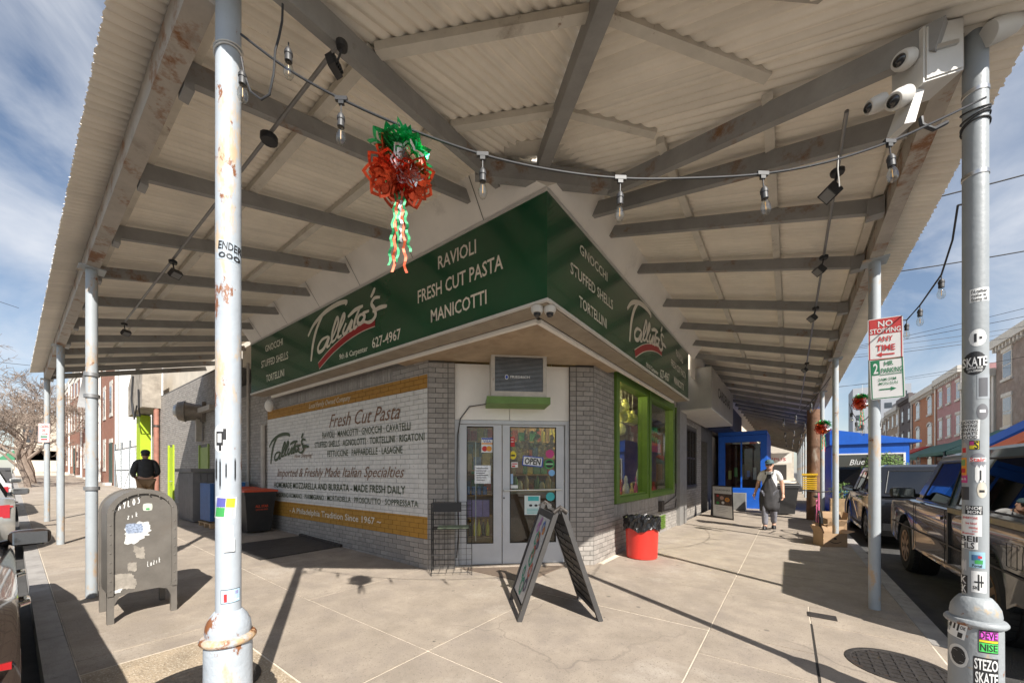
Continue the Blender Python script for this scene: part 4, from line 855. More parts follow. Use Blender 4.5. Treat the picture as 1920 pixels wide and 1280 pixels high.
MB().tube([on_w(1572, 292), on_w(1571, 318), on_w(1574, 350)], .0025, 5).build('white_twine', M_strim, sl)
lp = thing('cable_loop', 'loose loop of bulb cable hanging off the rusty left post top', 'string lights', on_w(455, 150))
MB().tube([on_w(x, y) for x, y in ((530, 8), (529, 40), (523, 70), (516, 95), (513, 140), (505, 178), (490, 187), (470, 172), (458, 140), (452, 108))], .005, 7).build('cable', M_cable, lp, True)
bulb(lp, on_w(541, 80), .03); bulb(lp, on_w(455, 115), .05)
# second string along the kerb side
PK2 = lambda x, y: onx(x, y, 3.42)
s2 = thing('string_lights', 'drooping bulb cable outside the right canopy looping past the parking signs', 'string lights', PK2(1796, 400))
w2 = [Vector((3.205, -.46, 2.86))]+[PK2(*q) for q in ((1796, 385), (1786, 450), (1765, 515), (1725, 572), (1700, 600))]
P_ = Vector((3.2, 1.66, 0)); w2.append(hit(1668, 600, pp if False else P_, RIGHT.cross(Vector((0, 0, 1)))))
MB().tube(w2, .007, 6).build('cable', M_cable, s2, True)
for i, s in ((3, 1.2), (4, 1.2), (5, 1.2)): bulb(s2, w2[i], .04, 0, s)
def catenary(a, b, sag, n=12): return [Vector(a).lerp(Vector(b), i/n)-Vector((0, 0, sag*4*(i/n)*(1-i/n))) for i in range(n+1)]
s3 = thing('string_lights', 'far bulb cable sagging from the sign post down to the farther grey post', 'string lights', (3.3, 1.75, 2.5))
w3 = catenary((3.25, 1.8, 2.75), (3.25, 5.6, 2.65), .55); MB().tube(w3, .006, 6).build('cable', M_cable, s3, True)
for i in (5, 7, 9, 11): bulb(s3, w3[i], .05, 0, 1.2)
for k, (y0, y1) in enumerate(((5.7, 9.8), (9.9, 14), (14, 18.1), (18.1, 22.2))):
    s4 = thing('string_lights', ['first', 'second', 'third', 'fourth'][k]+' swag of bulbs under the canopy edge beyond the boxes', 'string lights', (2.6, y0, 2.8))
    w4 = catenary((3.0, y0, 3.2), (2.0, y1, 3.1), .35); MB().tube(w4, .007, 5).build('cable', M_cable, s4, True)
    for i in (3, 6, 9): bulb(s4, w4[i], .05, 0, 1.4)
# ------------------------------------------------------------------ foil ornaments
def foil(n, c): return mat('foil_'+n, c, .22, .75, var=.35, vs=25, bump=.5, bs=30)
FR, FG, FS = foil('red', (.62, .08, .03)), foil('green', (.01, .40, .12)), foil('silver', (.72, .72, .74))
def petal_flower(par, c, ax, m, rad, n, name, cup=.6):
    c, ax = Vector(c), Vector(ax).normalized(); u = ax.orthogonal().normalized(); v = ax.cross(u)
    mb = MB()
    for layer, (rr, cu) in enumerate(((rad, cup*.45), (rad*.72, cup*1.1))):
        for i in range(n):
            g = 2*math.pi*(i+.5*layer)/n+random.uniform(-.1, .1); d = u*math.cos(g)+v*math.sin(g); sdv = ax.cross(d); w_ = rr*.36
            prof = [(0.04, .04), (.22, .5), (.42, .9), (.6, 1), (.76, .8), (.9, .38), (1.0, 0)]
            out2 = [(f_, wf) for f_, wf in prof]+[(f_, -wf) for f_, wf in prof[-2:0:-1]]
            def pp_(f_, wf): return c+d*rr*f_+ax*rr*cu*f_*f_+sdv*w_*wf+ax*w_*.22*abs(wf)
            def shr(k_): return [(.56+(f_-.56)*k_, wf*k_) for f_, wf in out2]
            n_ = len(out2); a, b, e_ = [pp_(*q) for q in out2], [pp_(*q) for q in shr(.72)], [pp_(*q)+ax*.006 for q in shr(.52)]
            mb.add(a+b, [(j, (j+1) % n_, n_+(j+1) % n_, n_+j) for j in range(n_)]); mb.add(e_, [tuple(range(n_))])
    return mb.build(name, m, par)
def pinata(c, s, label, wire):
    c = Vector(c); t = thing('foil_ornament', label, 'ornament', c)
    vw = (CAM-c).normalized()
    petal_flower(t, c+Vector((0, 0, .06*s))+vw*.02*s, vw*.25+Vector((0, 0, 1)), FG, .19*s, 8, 'green_flower', .7)
    petal_flower(t, c+RIGHT*.06*s+vw*.03*s+Vector((0, 0, .07*s)), RIGHT*.7+vw*.5+Vector((0, 0, .6)), FG, .17*s, 8, 'green_flower')
    petal_flower(t, c+RIGHT*.04*s+vw*.08*s+Vector((0, 0, .01*s)), vw+RIGHT*.6+Vector((0, 0, .1)), FS, .12*s, 7, 'silver_flower')
    petal_flower(t, c-RIGHT*.06*s+Vector((0, 0, .03*s)), -RIGHT+vw*.3+Vector((0, 0, .35)), FR, .15*s, 7, 'red_flower')
    petal_flower(t, c-RIGHT*.05*s+vw*.03*s-Vector((0, 0, .06*s)), -RIGHT*.3+vw*.8-Vector((0, 0, .5)), FR, .16*s, 8, 'red_flower')
    petal_flower(t, c+RIGHT*.06*s-Vector((0, 0, .08*s)), RIGHT*.5+vw*.3-Vector((0, 0, .7)), FR, .16*s, 8, 'red_flower')
    petal_flower(t, c-vw*.06*s-Vector((0, 0, .05*s)), -vw-Vector((0, 0, .5)), FG, .13*s, 9, 'green_flower')
    for i, (m_, ln_) in enumerate(((FG, .5), (FR, .54), (FG, .48), (FS, .36), (FR, .55), (FG, .42))):
        x = (i-2.5)*.0055*s; pts = [c+RIGHT*(x+(i-2.5)*.0007*u_+.007*s*math.sin(u_*1.6+i))+vw*.008*math.cos(u_*1.1+i)-Vector((0, 0, (.1+ln_*u_/22)*s)) for u_ in range(23)]
        mb = MB(); vs = []
        for p in pts: vs += [p+RIGHT*.008*s, p-RIGHT*.008*s+vw*.004]
        mb.add(vs, [(2*j, 2*j+1, 2*j+3, 2*j+2) for j in range(22)]).build('streamer', mat('streamer_'+m_.name, {'foil_red': (.55, .09, .03), 'foil_green': (.02, .25, .09)}.get(m_.name, (.5, .5, .5)), .45, .3, var=.3, vs=30), t)
    MB().tube([c+Vector((0, 0, .1*s)), wire], .002, 5).build('hanger', M_strim, t); return t
cP = on_w(749, 312)
pinata(cP, .78, 'large red green and silver foil flower ornament hanging from the cable', on_w(752, 236))
q = onx(1616, 752, 3.38); pinata(q, .72, 'small red and green foil ornament near the parking signs', q+Vector((.02, .1, .3)))
q = onx(1544, 800, 2.95); pinata(q, .8, 'farthest foil ornament hanging before the timber pole', q+Vector((0, 0, .5)))
# ------------------------------------------------------------------ flood lights on conduit
M_fl = mat('floodlight_black', (.025, .025, .027), .45, var=.2, vs=10); M_cond = mat('conduit_grey', (.30, .29, .28), .4, .6, var=.15); M_lens = mat('lens', (.22, .22, .22), .2)
def flood(p, aim, label, s=1.):
    s *= .7; p = Vector(p); aim = Vector(aim).normalized(); t = thing('floodlight', label, 'floodlight', p)
    MB().lathe([(.05*s, 0), (.055*s, .01), (.055*s, .03), (.03*s, .04)], p, 12).build('junction_box', M_fl, t, True)
    q = p+Vector((aim.x*.05, aim.y*.05, -.11))*s
    MB().tube([p+Vector((0, 0, .01)), p+Vector((aim.x*.02, aim.y*.02, -.05))*s, q], .01*s, 8).build('arm', M_fl, t, True)
    sd_ = aim.cross(Vector((0, 0, 1))).normalized(); up = sd_.cross(aim); c = q+aim*.04*s-Vector((0, 0, .03*s))
    h = MB().obox(c, aim*.035*s, sd_*.07*s, up*.06*s).build('housing', M_fl, t)
    MB().obox(c+aim*.0365*s, aim*.001, sd_*.058*s, up*.048*s).build('lens', M_lens, h)
    fn = MB()
    for i in range(5): fn.obox(c-aim*.045*s+sd_*(i-2)*.025*s, aim*.012*s, sd_*.004*s, up*.05*s)
    fn.build('cooling_fins', M_fl, h)
def roof_pt(px, py, side, drop):      # where the sight line meets the sheet-metal soffit, a little below it
    d = ray(px, py); t_ = .5
    while t_ < 30:
        p = CAM+d*t_; a, dd = (p.x, -p.y) if side == 'L' else (-p.y, p.x)
        if p.z > zb(side, a, dd)+.10-drop: return p
        t_ += .01
    return p
c1 = thing('conduit', 'thin steel conduit running under the left roof past the floodlights', 'conduit', (0, -2.5, 3.8))
cp = [roof_pt(*q, 'L', .12) for q in ((530, 8), (396, 212), (258, 478), (190, 605))]
MB().tube([Vector((p.x, -2.5, zb('L', p.x, 2.45)-.012)) for p in cp], .012, 8).build('pipe', M_cond, c1)
for (px, py), lb in zip(((262, 482), (192, 606)), ('black floodlight under left roof, nearest to the rusty post', 'smaller-looking floodlight farther along the left roof')):
    p = roof_pt(px, py, 'L', .12); flood((p.x, -2.5, zb('L', p.x, 2.5)-.045), (.5, .2, -.75), lb)
p = roof_pt(533, 10, 'L', .12); flood((p.x, -2.5, zb('L', p.x, 2.5)-.045), (-.8, -.4, -.3), 'floodlight at the top of the picture beside the cable loop', .8)
p = roof_pt(394, 215, 'L', .12); MB().lathe([(.05, 0), (.055, .01), (.055, .04), (.03, .05)], (p.x, -2.5, zb('L', p.x, 2.5)-.05), 12).build('junction_box', M_fl, c1, True)
c2 = thing('conduit', 'thin steel conduit running under the right roof past the floodlights', 'conduit', (2.75, 1, 3.6))
MB().tube([(2.66, -.45, zb('R', .45, 2.66)-.012), (2.66, 14, zb('R', -14, 2.66)-.012)], .012, 8).build('pipe', M_cond, c2)
for y, lb, s in ((.12, 'black floodlight hanging beside the bulb near the camera box', 1.15), (1.5, 'second black floodlight along the right roof conduit', 1.), (3.0, 'third black floodlight along the right roof conduit', 1.), (6.2, 'farther lit-side floodlight under the right roof near timber pole', 1.)):
    flood((2.66, y, zb('R', -y, 2.66)-.045), (-.6, -.35, -.7), lb, s)
# ------------------------------------------------------------------ camera box on the right post
M_cw = mat('camera_white', (.62, .60, .56), .45, var=.07, vs=4, stain=((.45, .38, .3), 5, .64, .8)); M_cd = mat('camera_dome', (.012, .012, .014), .08, coat=.5)
bxP = lambda x, y: hit(x, y, Vector((3.17, -.50, 0))-RIGHT*.12+FWD*-.05, FWD)
t = thing('camera_box', 'white steel camera junction box bolted to the stickered post top', 'junction box', bxP(1768, 130))
def prism_px(pl, pts, dep, name, m, par): return MB().prism([pl(*q) for q in pts], FWD*dep).build(name, m, par)
prism_px(bxP, [(1731, 155), (1806, 131), (1806, 32), (1731, 50)], .16, 'cabinet', M_cw, t)
prism_px(lambda x, y: bxP(x, y)-FWD*.008, [(1735, 150), (1803, 128), (1803, 36), (1735, 54)], .007, 'lid', M_cw, t)
prism_px(lambda x, y: bxP(x, y)-FWD*.02, [(1747, 100), (1790, 88), (1790, 80), (1747, 92)], .011, 'latch', M_steel, t)
prism_px(lambda x, y: bxP(x, y)+FWD*.03, [(1707, 222), (1728, 218), (1745, 157), (1731, 155)], .1, 'mounting_plate', M_cw, t)
prism_px(lambda x, y: bxP(x, y)+FWD*.06, [(1755, 40), (1812, 22), (1812, -20), (1755, 0)], .02, 'bracket', M_cw, t)
MB().tube([bxP(1750, 200)+FWD*.06, bxP(1752, 214)+FWD*.06, bxP(1775, 223)+FWD*.06, bxP(1800, 210)+FWD*.06], .011, 8).build('cable_gland', M_cable, t, True)
for z in (3.42, 2.98): MB().lathe([(.047, z-.012), (.05, z-.01), (.05, z+.01), (.047, z+.012)], (3.17, -.50, 0), 24).build('hose_clamp', M_steel, t, True)
def dome_cam(c, aim, r, ln_, label, name='security_camera'):
    r *= .88; c, aim = Vector(c), Vector(aim).normalized(); q = thing(name, label, 'camera', c)
    prof = [(0, r*.95), (.01, r), (ln_*.7, r*.98), (ln_, r*.86), (ln_+.004, r*.8)]
    MB().tube([c+aim*a for a, _ in prof], [b for _, b in prof], 22).build('housing', M_cw, q, True)
    MB().tube([c+aim*(ln_+.0045+r*.45*math.sin(R(g))) for g in (0, 25, 50, 70, 85)], [r*.60*math.cos(R(g)) for g in (0, 25, 50, 70, 85)], 18).build('dome', M_cd, q, True)
    return q
b0 = lambda x, y: bxP(x, y)+FWD*.05
dome_cam(b0(1722, 92), -RIGHT*.9-FWD*.25-Vector((0, 0, .35)), .052, .07, 'upper white dome camera left of the camera box')
dome_cam(b0(1706, 140)+FWD*.09, -RIGHT*.9+FWD*.2-Vector((0, 0, .3)), .047, .07, 'half hidden dome camera behind the other two by the box')
q = dome_cam(b0(1716, 162), -RIGHT*.75-FWD*.1-Vector((0, 0, .4)), .055, .08, 'lower white turret camera under the upper dome camera')
dome_cam(hit(1852, 65, Vector((3.22, -.5, 0))-FWD*.04, FWD), RIGHT*.9+Vector((0, 0, .28))-FWD*.2, .062, .12, 'white cylindrical dome camera sticking out right of the stickered post')
for px, py, lb in ((1007, 577, 'left one of two small dome cameras under the sign corner'), (1031, 586, 'right one of two small dome cameras under the sign corner')):
    p = hit(px, py, Vector((.42, -.42, 0)), FWD); q = thing('dome_camera', lb, 'camera', (p.x, p.y, 3.03))
    MB().lathe([(.06, .0), (.062, -.03), (.05, -.06)], (p.x, p.y, 3.03), 18).build('housing', M_cw, q, True)
    MB().lathe([(.038, -.0605), (.034, -.08), (.02, -.095), (.002, -.1)], (p.x, p.y, 3.03), 16).build('dome', M_cd, q, True)
# ================================================================== STREET OBJECTS
# ------------------------------------------------------------------ mailbox
M_mail = mat('mailbox_paint', (.145, .132, .116), .42, .1, var=.2, vs=4, bump=.15, bs=60, stain=[((.14, .12, .10), 2.5, .55, .75), ((.16, .09, .05), 12, .68, .73)])
MX0, MX1, MY0, MY1 = -3.09, -2.57, -3.06, -2.58
mail = thing('mailbox', 'dark grey arched street mailbox with torn posters and graffiti', 'mailbox', ((MX0+MX1)/2, (MY0+MY1)/2, 0))
def arch(y0, y1, z0, top, n=16):
    r = (y1-y0)/2; cy = (y0+y1)/2; zc = top-r*.92
    return [(y0, z0), (y1, z0)]+[(cy+r*math.cos(math.pi*i/n), zc+r*.92*math.sin(math.pi*i/n)) for i in range(n+1)]
MB().prism([(MX0, y, z) for y, z in arch(MY0+.012, MY1-.012, .27, 1.222)], (MX1-MX0-.012, 0, 0)).build('body', M_mail, mail, True)
for x0, x1 in ((MX1-.035, MX1+.012), (MX0-.01, MX0+.03)):      # rim bands
    o_ = arch(MY0, MY1, .27, 1.235); i_ = arch(MY0+.04, MY1-.04, .27, 1.195); n = len(o_)
    vs = [(x, y, z) for x in (x0, x1) for y, z in o_[1:]+o_[:1]]+[(x, y, z) for x in (x0, x1) for y, z in i_[1:]+i_[:1]]
    fs = []
    for j in range(n-1):
        fs += [(j, j+1, n+j+1, n+j), (2*n+j+1, 2*n+j, 3*n+j, 3*n+j+1), (n+j, n+j+1, 3*n+j+1, 3*n+j), (j+1, j, 2*n+j, 2*n+j+1)]
    MB().add(vs, fs).build('rim', M_mail, mail)
for x in (MX1-.05, MX0):
    for y in (MY0, MY1-.045):
        MB().box(x, x+.05, y, y+.045, .0, .30).build('leg', M_mail, mail)
        MB().box(x-.01, x+.062, y-.008, y+.053, .0, .012).build('foot', M_mail, mail)
for s_ in (0, 1):
    yy = MY0+.045 if s_ == 0 else MY1-.045; sg = 1 if s_ == 0 else -1
    MB().prism([(MX1-.01, yy, .27), (MX1-.01, yy+sg*.09, .27), (MX1-.01, yy+sg*.03, .25), (MX1-.01, yy, .18)][::sg], (.008, 0, 0)).build('gusset', M_mail, mail)
riv = MB()
for z in [i*.085+.32 for i in range(8)]:
    for y in (MY0+.02, MY1-.02): riv.ball((MX1+.012, y, z), .007, 6, 4)
for i in range(1, 9): riv.ball((MX1+.012, (MY0+MY1)/2+.22*math.cos(math.pi*i/9), .985+.2*math.sin(math.pi*i/9)), .007, 6, 4)
riv.build('rivets', M_mail, mail, kind='stuff')
def mf(y, z, o=.002): return Vector((MX1-.012+o, y, z))
def blotch(c, ry, rz_, m, n=22, j=.35, o=.002, name='torn_poster'):
    random.seed(int(c[0]*1000)+n); ph = [random.uniform(0, 6.28) for _ in range(6)]; n = 72
    if j < .1: rr_ = [1]*n
    else: rr_ = [1-j*.45+j*.42*sum(math.sin((q_+2)*2*math.pi*i/n*(1 if q_ < 3 else 2)+ph[q_])/(q_+1.4) for q_ in range(6))+random.uniform(-.05, .05) for i in range(n)]
    sq_ = lambda g: 1/max(abs(math.cos(g)), abs(math.sin(g)))**.6
    pts = [mf(c[0]+ry*.85*math.cos(2*math.pi*i/n)*rr_[i]*sq_(2*math.pi*i/n), c[1]+rz_*.85*math.sin(2*math.pi*i/n)*rr_[i]*sq_(2*math.pi*i/n), o) for i in range(n)]
    return MB().poly(pts).build(name, m, mail)
mw = mat('torn_paper', (.62, .62, .60), .8, var=.25, vs=20); mt = mat('paste_residue', (.30, .27, .23), .8, var=.35, vs=12)
def mpx(x, y, o=.003): return onx(x, y, MX1-.012+o)
q = mpx(257, 997); blotch((q.y, q.z), .125, .125, mw, 44, .42); q = mpx(252, 990); blotch((q.y, q.z), .075, .06, mat('blue_print', (.25, .30, .4), .8, var=.7, vs=60), 16, .15, .0035)
q = mpx(262, 1035); blotch((q.y, q.z), .05, .09, mt, 18, .5, .0025); q = mpx(232, 1090); blotch((q.y, q.z), .10, .11, mt, 22, .3, .0022); q = mpx(248, 1062); blotch((q.y, q.z), .04, .06, mt, 20, .3, .003)
q = mpx(220, 1108); blotch((q.y, q.z), .04, .025, mw, 20, .5, .0042)
q = mpx(277, 950); blotch((q.y, q.z), .04, .042, mat('pale_sticker', (.5, .52, .45), .6, var=.2, vs=30), 8, .05, .0022, 'sticker'); blotch((q.y, q.z-.018), .016, .01, PG, 8, .05, .004, 'sticker_print')
GL = {'K': [[(0, 1), (.05, 0)], [(.5, 1), (.05, .5), (.55, 0)]], 'A': [[(0, 0), (.3, 1), (.5, .1)], [(.1, .45), (.5, .4)]], 'Y': [[(0, 1), (.25, .5)], [(.5, 1), (.2, 0)]], 'L': [[(.05, 1), (0, .1), (.5, .05)]],
      'O': [[(.3, 1), (0, .6), (.2, 0), (.5, .4), (.3, .95)]], 'S': [[(.5, .95), (.1, .8), (.4, .45), (.3, .05), (-.1, .1)]], 'u': [[(0, .6), (.1, 0), (.35, .1), (.4, .6)], [(.4, .6), (.45, 0)]], 'z': [[(0, .7), (.4, .65), (0, .05), (.5, .1)]], 'i': [[(.1, .6), (.15, 0)]], 'k': [[(0, 1), (0, 0)], [(.4, .6), (0, .3), (.4, 0)]], 'c': [[(.4, .55), (.05, .4), (.1, .05), (.4, .1)]]}
def scrawl(word, a, b, h, wd):
    for i, ch in enumerate(word):
        mb = MB()
        for st_ in GL[ch]:
            u = [(i+.15+.8*x)/len(word) for x, _ in st_]; ribbon(mb, [mpx(a[0]+(b[0]-a[0])*uu, a[1]+(b[1]-a[1])*uu-h*y, .0035) for uu, (_, y) in zip(u, st_)] if len(st_) > 2 else [mpx(a[0]+(b[0]-a[0])*uu, a[1]+(b[1]-a[1])*uu-h*y, .0041) for uu, (_, y) in zip(u, st_)], wd, (1, 0, 0))
        mb.build('graffiti', PW, mail)
scrawl('KAYLOS', (212, 960), (266, 941), 12, .007); scrawl('zik', (238, 974), (262, 966), 9, .005); scrawl('Luzik', (276, 1062), (303, 1052), 10, .004)
# ------------------------------------------------------------------ A-frame board by the door
M_pl = mat('black_plastic', (.055, .052, .05), .5, var=.15, vs=8, bump=.1, bs=40)
af = thing('sandwich_board', 'black plastic A-frame chalk board with coloured drawings before the glass doors', 'sandwich board', (.43, -.28, 0))
nL, fL, nR, fR = Vector((.354, -.753, 0)), Vector((-.107, -.277, 0)), Vector((.961, -.29, 0)), Vector((.5, .19, 0))
wv_ = (fL-nL); topN = (nL+nR)/2+Vector((0, 0, 1.05)); topF = topN+wv_
def panel(n0, f0, tN, tF, nm):
    ex = (f0-n0); ey = (tN-n0); nn = ex.cross(ey).normalized(); W_, H_ = ex.length, ey.length; ux, uy = ex/W_, ey/H_
    def q(u, v, o=0): return n0+ux*u+uy*v+nn*o
    mb = MB(); f_ = .05
    def bx(u0, u1, v0, v1, o0, o1): mb.add([q(u, v, o) for v in (v0, v1) for o in (o0, o1) for u in (u0, u1)], BOXF)
    bx(0, f_, 0, H_, -.022, .022); bx(W_-f_, W_, 0, H_, -.022, .022); bx(f_, W_-f_, .07, .13, -.02, .02); bx(f_, W_-f_, H_-.11, H_-.05, -.02, .02)
    p_ = mb.build('leg_frame', M_pl, af); mb = MB(); bx(f_, W_-f_, .131, H_-.111, -.008, .006); mb.build('board', M_pl, p_)
    return q, W_, H_, p_, bx
q, W_, H_, pl_, bx = panel(nL, fL, topN-Vector((.02, .016, 0)), topF-Vector((.02, .016, 0)), 'L')
n1 = (fL-nL).cross(topN-nL).normalized(); out = 1 if n1.dot(Vector((-1, 0, 0))) > 0 else -1
vis = 1 if n1.dot(CAM-nL) > 0 else -1
def ply_(u0, v0, u1, v1, o, m, nm='drawing'): return MB().poly([q(u0, v0, o*vis), q(u1, v0, o*vis), q(u1, v1, o*vis), q(u0, v1, o*vis)]).build(nm, m, pl_)
ply_(.055, .14, W_-.055, H_-.12, .010, mat('marker_board', (.50, .50, .50), .4, var=.1, vs=6), 'white_sheet')
def squig(c, r, m, seed, n=14):
    random.seed(seed); pts = [q(c[0]+r*(1-.5*random.random())*math.cos(i*1.7), c[1]+r*1.2*(1-.5*random.random())*math.sin(i*1.7), (.0125+.0001*i)*vis) for i in range(n)]
    mb = MB(); ribbon(mb, pts, .011, n1*vis, False)
    for j in range(len(mb.v)): mb.v[j] = tuple(Vector(mb.v[j])+n1*vis*j*1.5e-5)
    mb.build('drawing', m, pl_)
cg, cr_, cp_, ck = pm((.06, .35, .22), 'chalk_green'), pm((.6, .16, .1), 'chalk_red'), pm((.5, .2, .5), 'chalk_violet'), pm((.12, .1, .16), 'chalk_dark')
for i, (u, v, r, m_) in enumerate(((.2, .30, .07, ck), (.33, .25, .09, cg), (.2, .45, .07, cr_), (.42, .38, .06, cg), (.32, .55, .09, cg), (.3, .62, .06, cr_), (.25, .7, .05, ck), (.36, .75, .07, cg), (.3, .78, .05, cr_), (.45, .86, .05, cp_), (.4, .93, .04, cp_), (.25, .9, .05, pm((.1, .2, .5), 'chalk_blue')), (.2, .86, .04, PO))): squig((u, v), r, m_, i)
q, W_, H_, pr_, bx = panel(nR, fR, topN+Vector((.02, .016, 0)), topF+Vector((.02, .016, 0)), 'R')
for i in range(9):
    mb = MB(); v = .18+i*.088
    for u0, u1 in ((.06, .30), (.34, .60)):
        mb.add([q(u, vv, o) for vv in (v, v+.045) for o in (-.016, .016) for u in (u0, u1)], BOXF)
    mb.build('louvre', M_pl, pr_)
for p in (topN, topF): MB().tube([p-Vector((.05, .04, .03)), p+Vector((0, 0, .02)), p+Vector((.05, .04, -.03))], .02, 10).tube([p-wv_.normalized()*.03, p+wv_.normalized()*.03], .012, 8).build('hinge', M_iron, af)
# ------------------------------------------------------------------ red bin
bn = thing('litter_bin', 'round red plastic bin with black bag folded over its rim', 'bin', (.43, 2.6, 0))
MB().lathe([(.222, 0), (.238, .015), (.262, .60), (.268, .62), (.25, .62), (.23, .05)], (0, 0, 0), 36).build('tub', mat('red_plastic', (.62, .035, .025), .38, var=.1, vs=3, bump=.05, stain=((.28, .02, .015), 4, .62, .78)), bn, True, True)
vs = []; n = 60
prof = [(.285, .47), (.283, .52), (.287, .60), (.292, .655), (.27, .675), (.245, .65), (.225, .5)]
random.seed(5)
for r, h in prof:
    for i in range(n): vs.append(((r+.011*math.sin(i*1.7+h*40)+random.uniform(-.008, .008))*math.cos(2*math.pi*i/n), (r+.011*math.sin(i*1.7+h*40)+random.uniform(-.008, .008))*math.sin(2*math.pi*i/n), h+random.uniform(-.012, .012)+(.03*math.sin(i*.5) if h < .48 else 0)))
MB().add(vs, [(j*n+i, j*n+(i+1) % n, (j+1)*n+(i+1) % n, (j+1)*n+i) for j in range(len(prof)-1) for i in range(n)]).build('bin_liner', mat('bin_bag', (.012, .012, .013), .22, var=.1, bump=.6, bs=35), bn, False, True)
# ------------------------------------------------------------------ wheelie bin
M_bin = mat('bin_black', (.022, .021, .021), .5, var=.2, vs=6); M_lid = mat('lid_red', (.55, .07, .025), .45, var=.12)
def wheelie(loc, rz, label, lidm, s=1., name='wheelie_bin'):
    t = thing(name, label, 'bin', loc, rz)
    def fr_(w0, d0, z0, w1, d1, z1): return [(-w0, -d0, z0), (w0, -d0, z0), (w0, d0, z0), (-w0, d0, z0), (-w1, -d1, z1), (w1, -d1, z1), (w1, d1, z1), (-w1, d1, z1)]
    F6 = [(0, 3, 2, 1), (4, 5, 6, 7), (0, 1, 5, 4), (1, 2, 6, 5), (2, 3, 7, 6), (3, 0, 4, 7)]
    MB().add([tuple(s*k for k in p) for p in fr_(.22, .23, .04, .29, .31, .86)], F6).add([tuple(s*k for k in p) for p in fr_(.305, .325, .80, .305, .325, .865)], F6).build('tub', M_bin, t, local=True)
    MB().add([tuple(s*k for k in p) for p in fr_(.32, .345, .87, .31, .335, .90)], F6).add([tuple(s*k for k in p) for p in fr_(.305, .33, .9, .22, .24, .93)], F6).build('lid', lidm, t, local=True)
    for sx in (-1, 1):
        w_ = MB().lathe([(.03, -.03), (.125, -.03), (.135, -.02), (.135, .02), (.125, .03), (.03, .03)], (sx*.27*s, .24*s, .135), 20, 'x').build('wheel', M_bin, t, True, True)
        for k in range(6): MB().obox((sx*.27*s+sx*.031, .24*s+.05*math.cos(k*math.pi/3), .135+.05*math.sin(k*math.pi/3)), (.004, 0, 0), (0, .045*math.cos(k*math.pi/3), .045*math.sin(k*math.pi/3)), (0, -.008*math.sin(k*math.pi/3), .008*math.cos(k*math.pi/3))).build('spoke', M_iron, w_, local=True)
    MB().tube([(-.25*s, .34*s, .84*s), (-.25*s, .4*s, .9*s), (.25*s, .4*s, .9*s), (.25*s, .34*s, .84*s)], .016, 8).build('handle', M_bin, t, local=True)
    return t
wb = wheelie((-6.85, -.43, gz(-6.85)), R(90), 'black wheelie bin with bright red lid against the painted wall', M_lid)
text_fit('ALL STAR', Vector((-6.84-.0, -.43, 0))+Vector((.345, -.12, .66)), Vector((-6.84, -.43, 0))+Vector((.345, .12, .66)), Vector((-6.84, -.43, 0))+Vector((.35, -.12, .71)), M_lid, wb, bold=.03)
text_fit('(267) 800-8000', Vector((-6.84, -.43, 0))+Vector((.34, -.11, .60)), Vector((-6.84, -.43, 0))+Vector((.34, .11, .60)), Vector((-6.84, -.43, 0))+Vector((.343, -.11, .63)), M_lid, wb, bold=.01)
wheelie((-7.65, -.45, gz(-7.65)), R(92), 'second wheelie bin with red lid, mostly hidden behind the rusty post', M_lid)
_n0 = set(o.name for o in bpy.data.objects)
st = thing('storage_box', 'tall dark grey plastic storage shed box against the left wall', 'storage box', (-11.6, -.5, 0))
M_sb = mat('storage_grey', (.15, .145, .145), .6, var=.15, vs=5)
MB().box(-12.2, -10.9, -.95, -.06, .02, 1.22).build('body', M_sb, st)
for i in range(7): MB().box(-10.9, -10.885, -.93+i*.125, -.93+i*.125+.105, .06, 1.18).build('slat', M_sb, st)
for i in range(9): MB().box(-12.18+i*.143, -12.18+i*.143+.125, -.965, -.951, .06, 1.18).build('slat', M_sb, st)
MB().box(-12.26, -10.83, -1.02, -.05, 1.223, 1.30).build('lid', M_sb, st)
pal = thing('pallet', 'low wooden pallet under the blue stack beside the grey box', 'pallet', (-10.1, -.5, 0))
M_wd = mat('pale_timber', (.42, .28, .15), .75, var=.25, vs=7)
for i in range(5): MB().box(-10.55, -9.65, -.95+i*.18, -.95+i*.18+.12, .09, .11).build('plank', M_wd, pal)
for x in (-10.5, -10.1, -9.75): MB().box(x, x+.08, -.95, -.11, 0, .089).build('bearer', M_wd, pal)
random.seed(3)
for i in range(9):
    y = -.93+i*.085; tag(MB().box(-10.45+random.uniform(-.04, .04), -9.75+random.uniform(-.03, .03), y, y+.07, .112, .112+.85+random.uniform(-.03, .03)).build('folded_crate', mat('crate_blue_%d' % (i % 3), [(.02, .09, .26), (.03, .15, .38), (.3, .36, .42)][i % 3], .5, var=.2)), ['navy', 'mid blue', 'pale grey-blue'][i % 3]+' folded plastic crate stacked upright on the pallet', 'crate', 'folded blue crates on the pallet')
for o in list(bpy.data.objects):
    if o.name not in _n0 and o.parent is None: o.location.x += 1.8
ht = thing('cellar_hatch', 'dark diamond-plate steel cellar hatch flush in the left pavement', 'hatch', (-4.9, -.65, 0))
M_hp = mat('hatch_steel', (.085, .078, .074), .55, .5, var=.25, vs=6, bump=1., bs=28)
MB().box(-5.65, -4.90, -1.3, -.06, .002, .016).build('leaf', M_hp, ht); MB().box(-4.89, -4.12, -1.3, -.06, .002, .016).build('leaf', M_hp, ht)
MB().box(-5.68, -4.09, -.058, -.01, .002, .05).build('hinge_bar', M_iron, ht)
for o in bpy.data.objects:
    if o.name not in _n0 and o.parent is None:
        xx = o.location.x if o.type == 'EMPTY' else sum(v.co.x for v in o.data.vertices)/len(o.data.vertices)
        o.location.z += gz(xx)
        if o.name.startswith('cellar'): o.rotation_euler.y = math.atan(.0225)
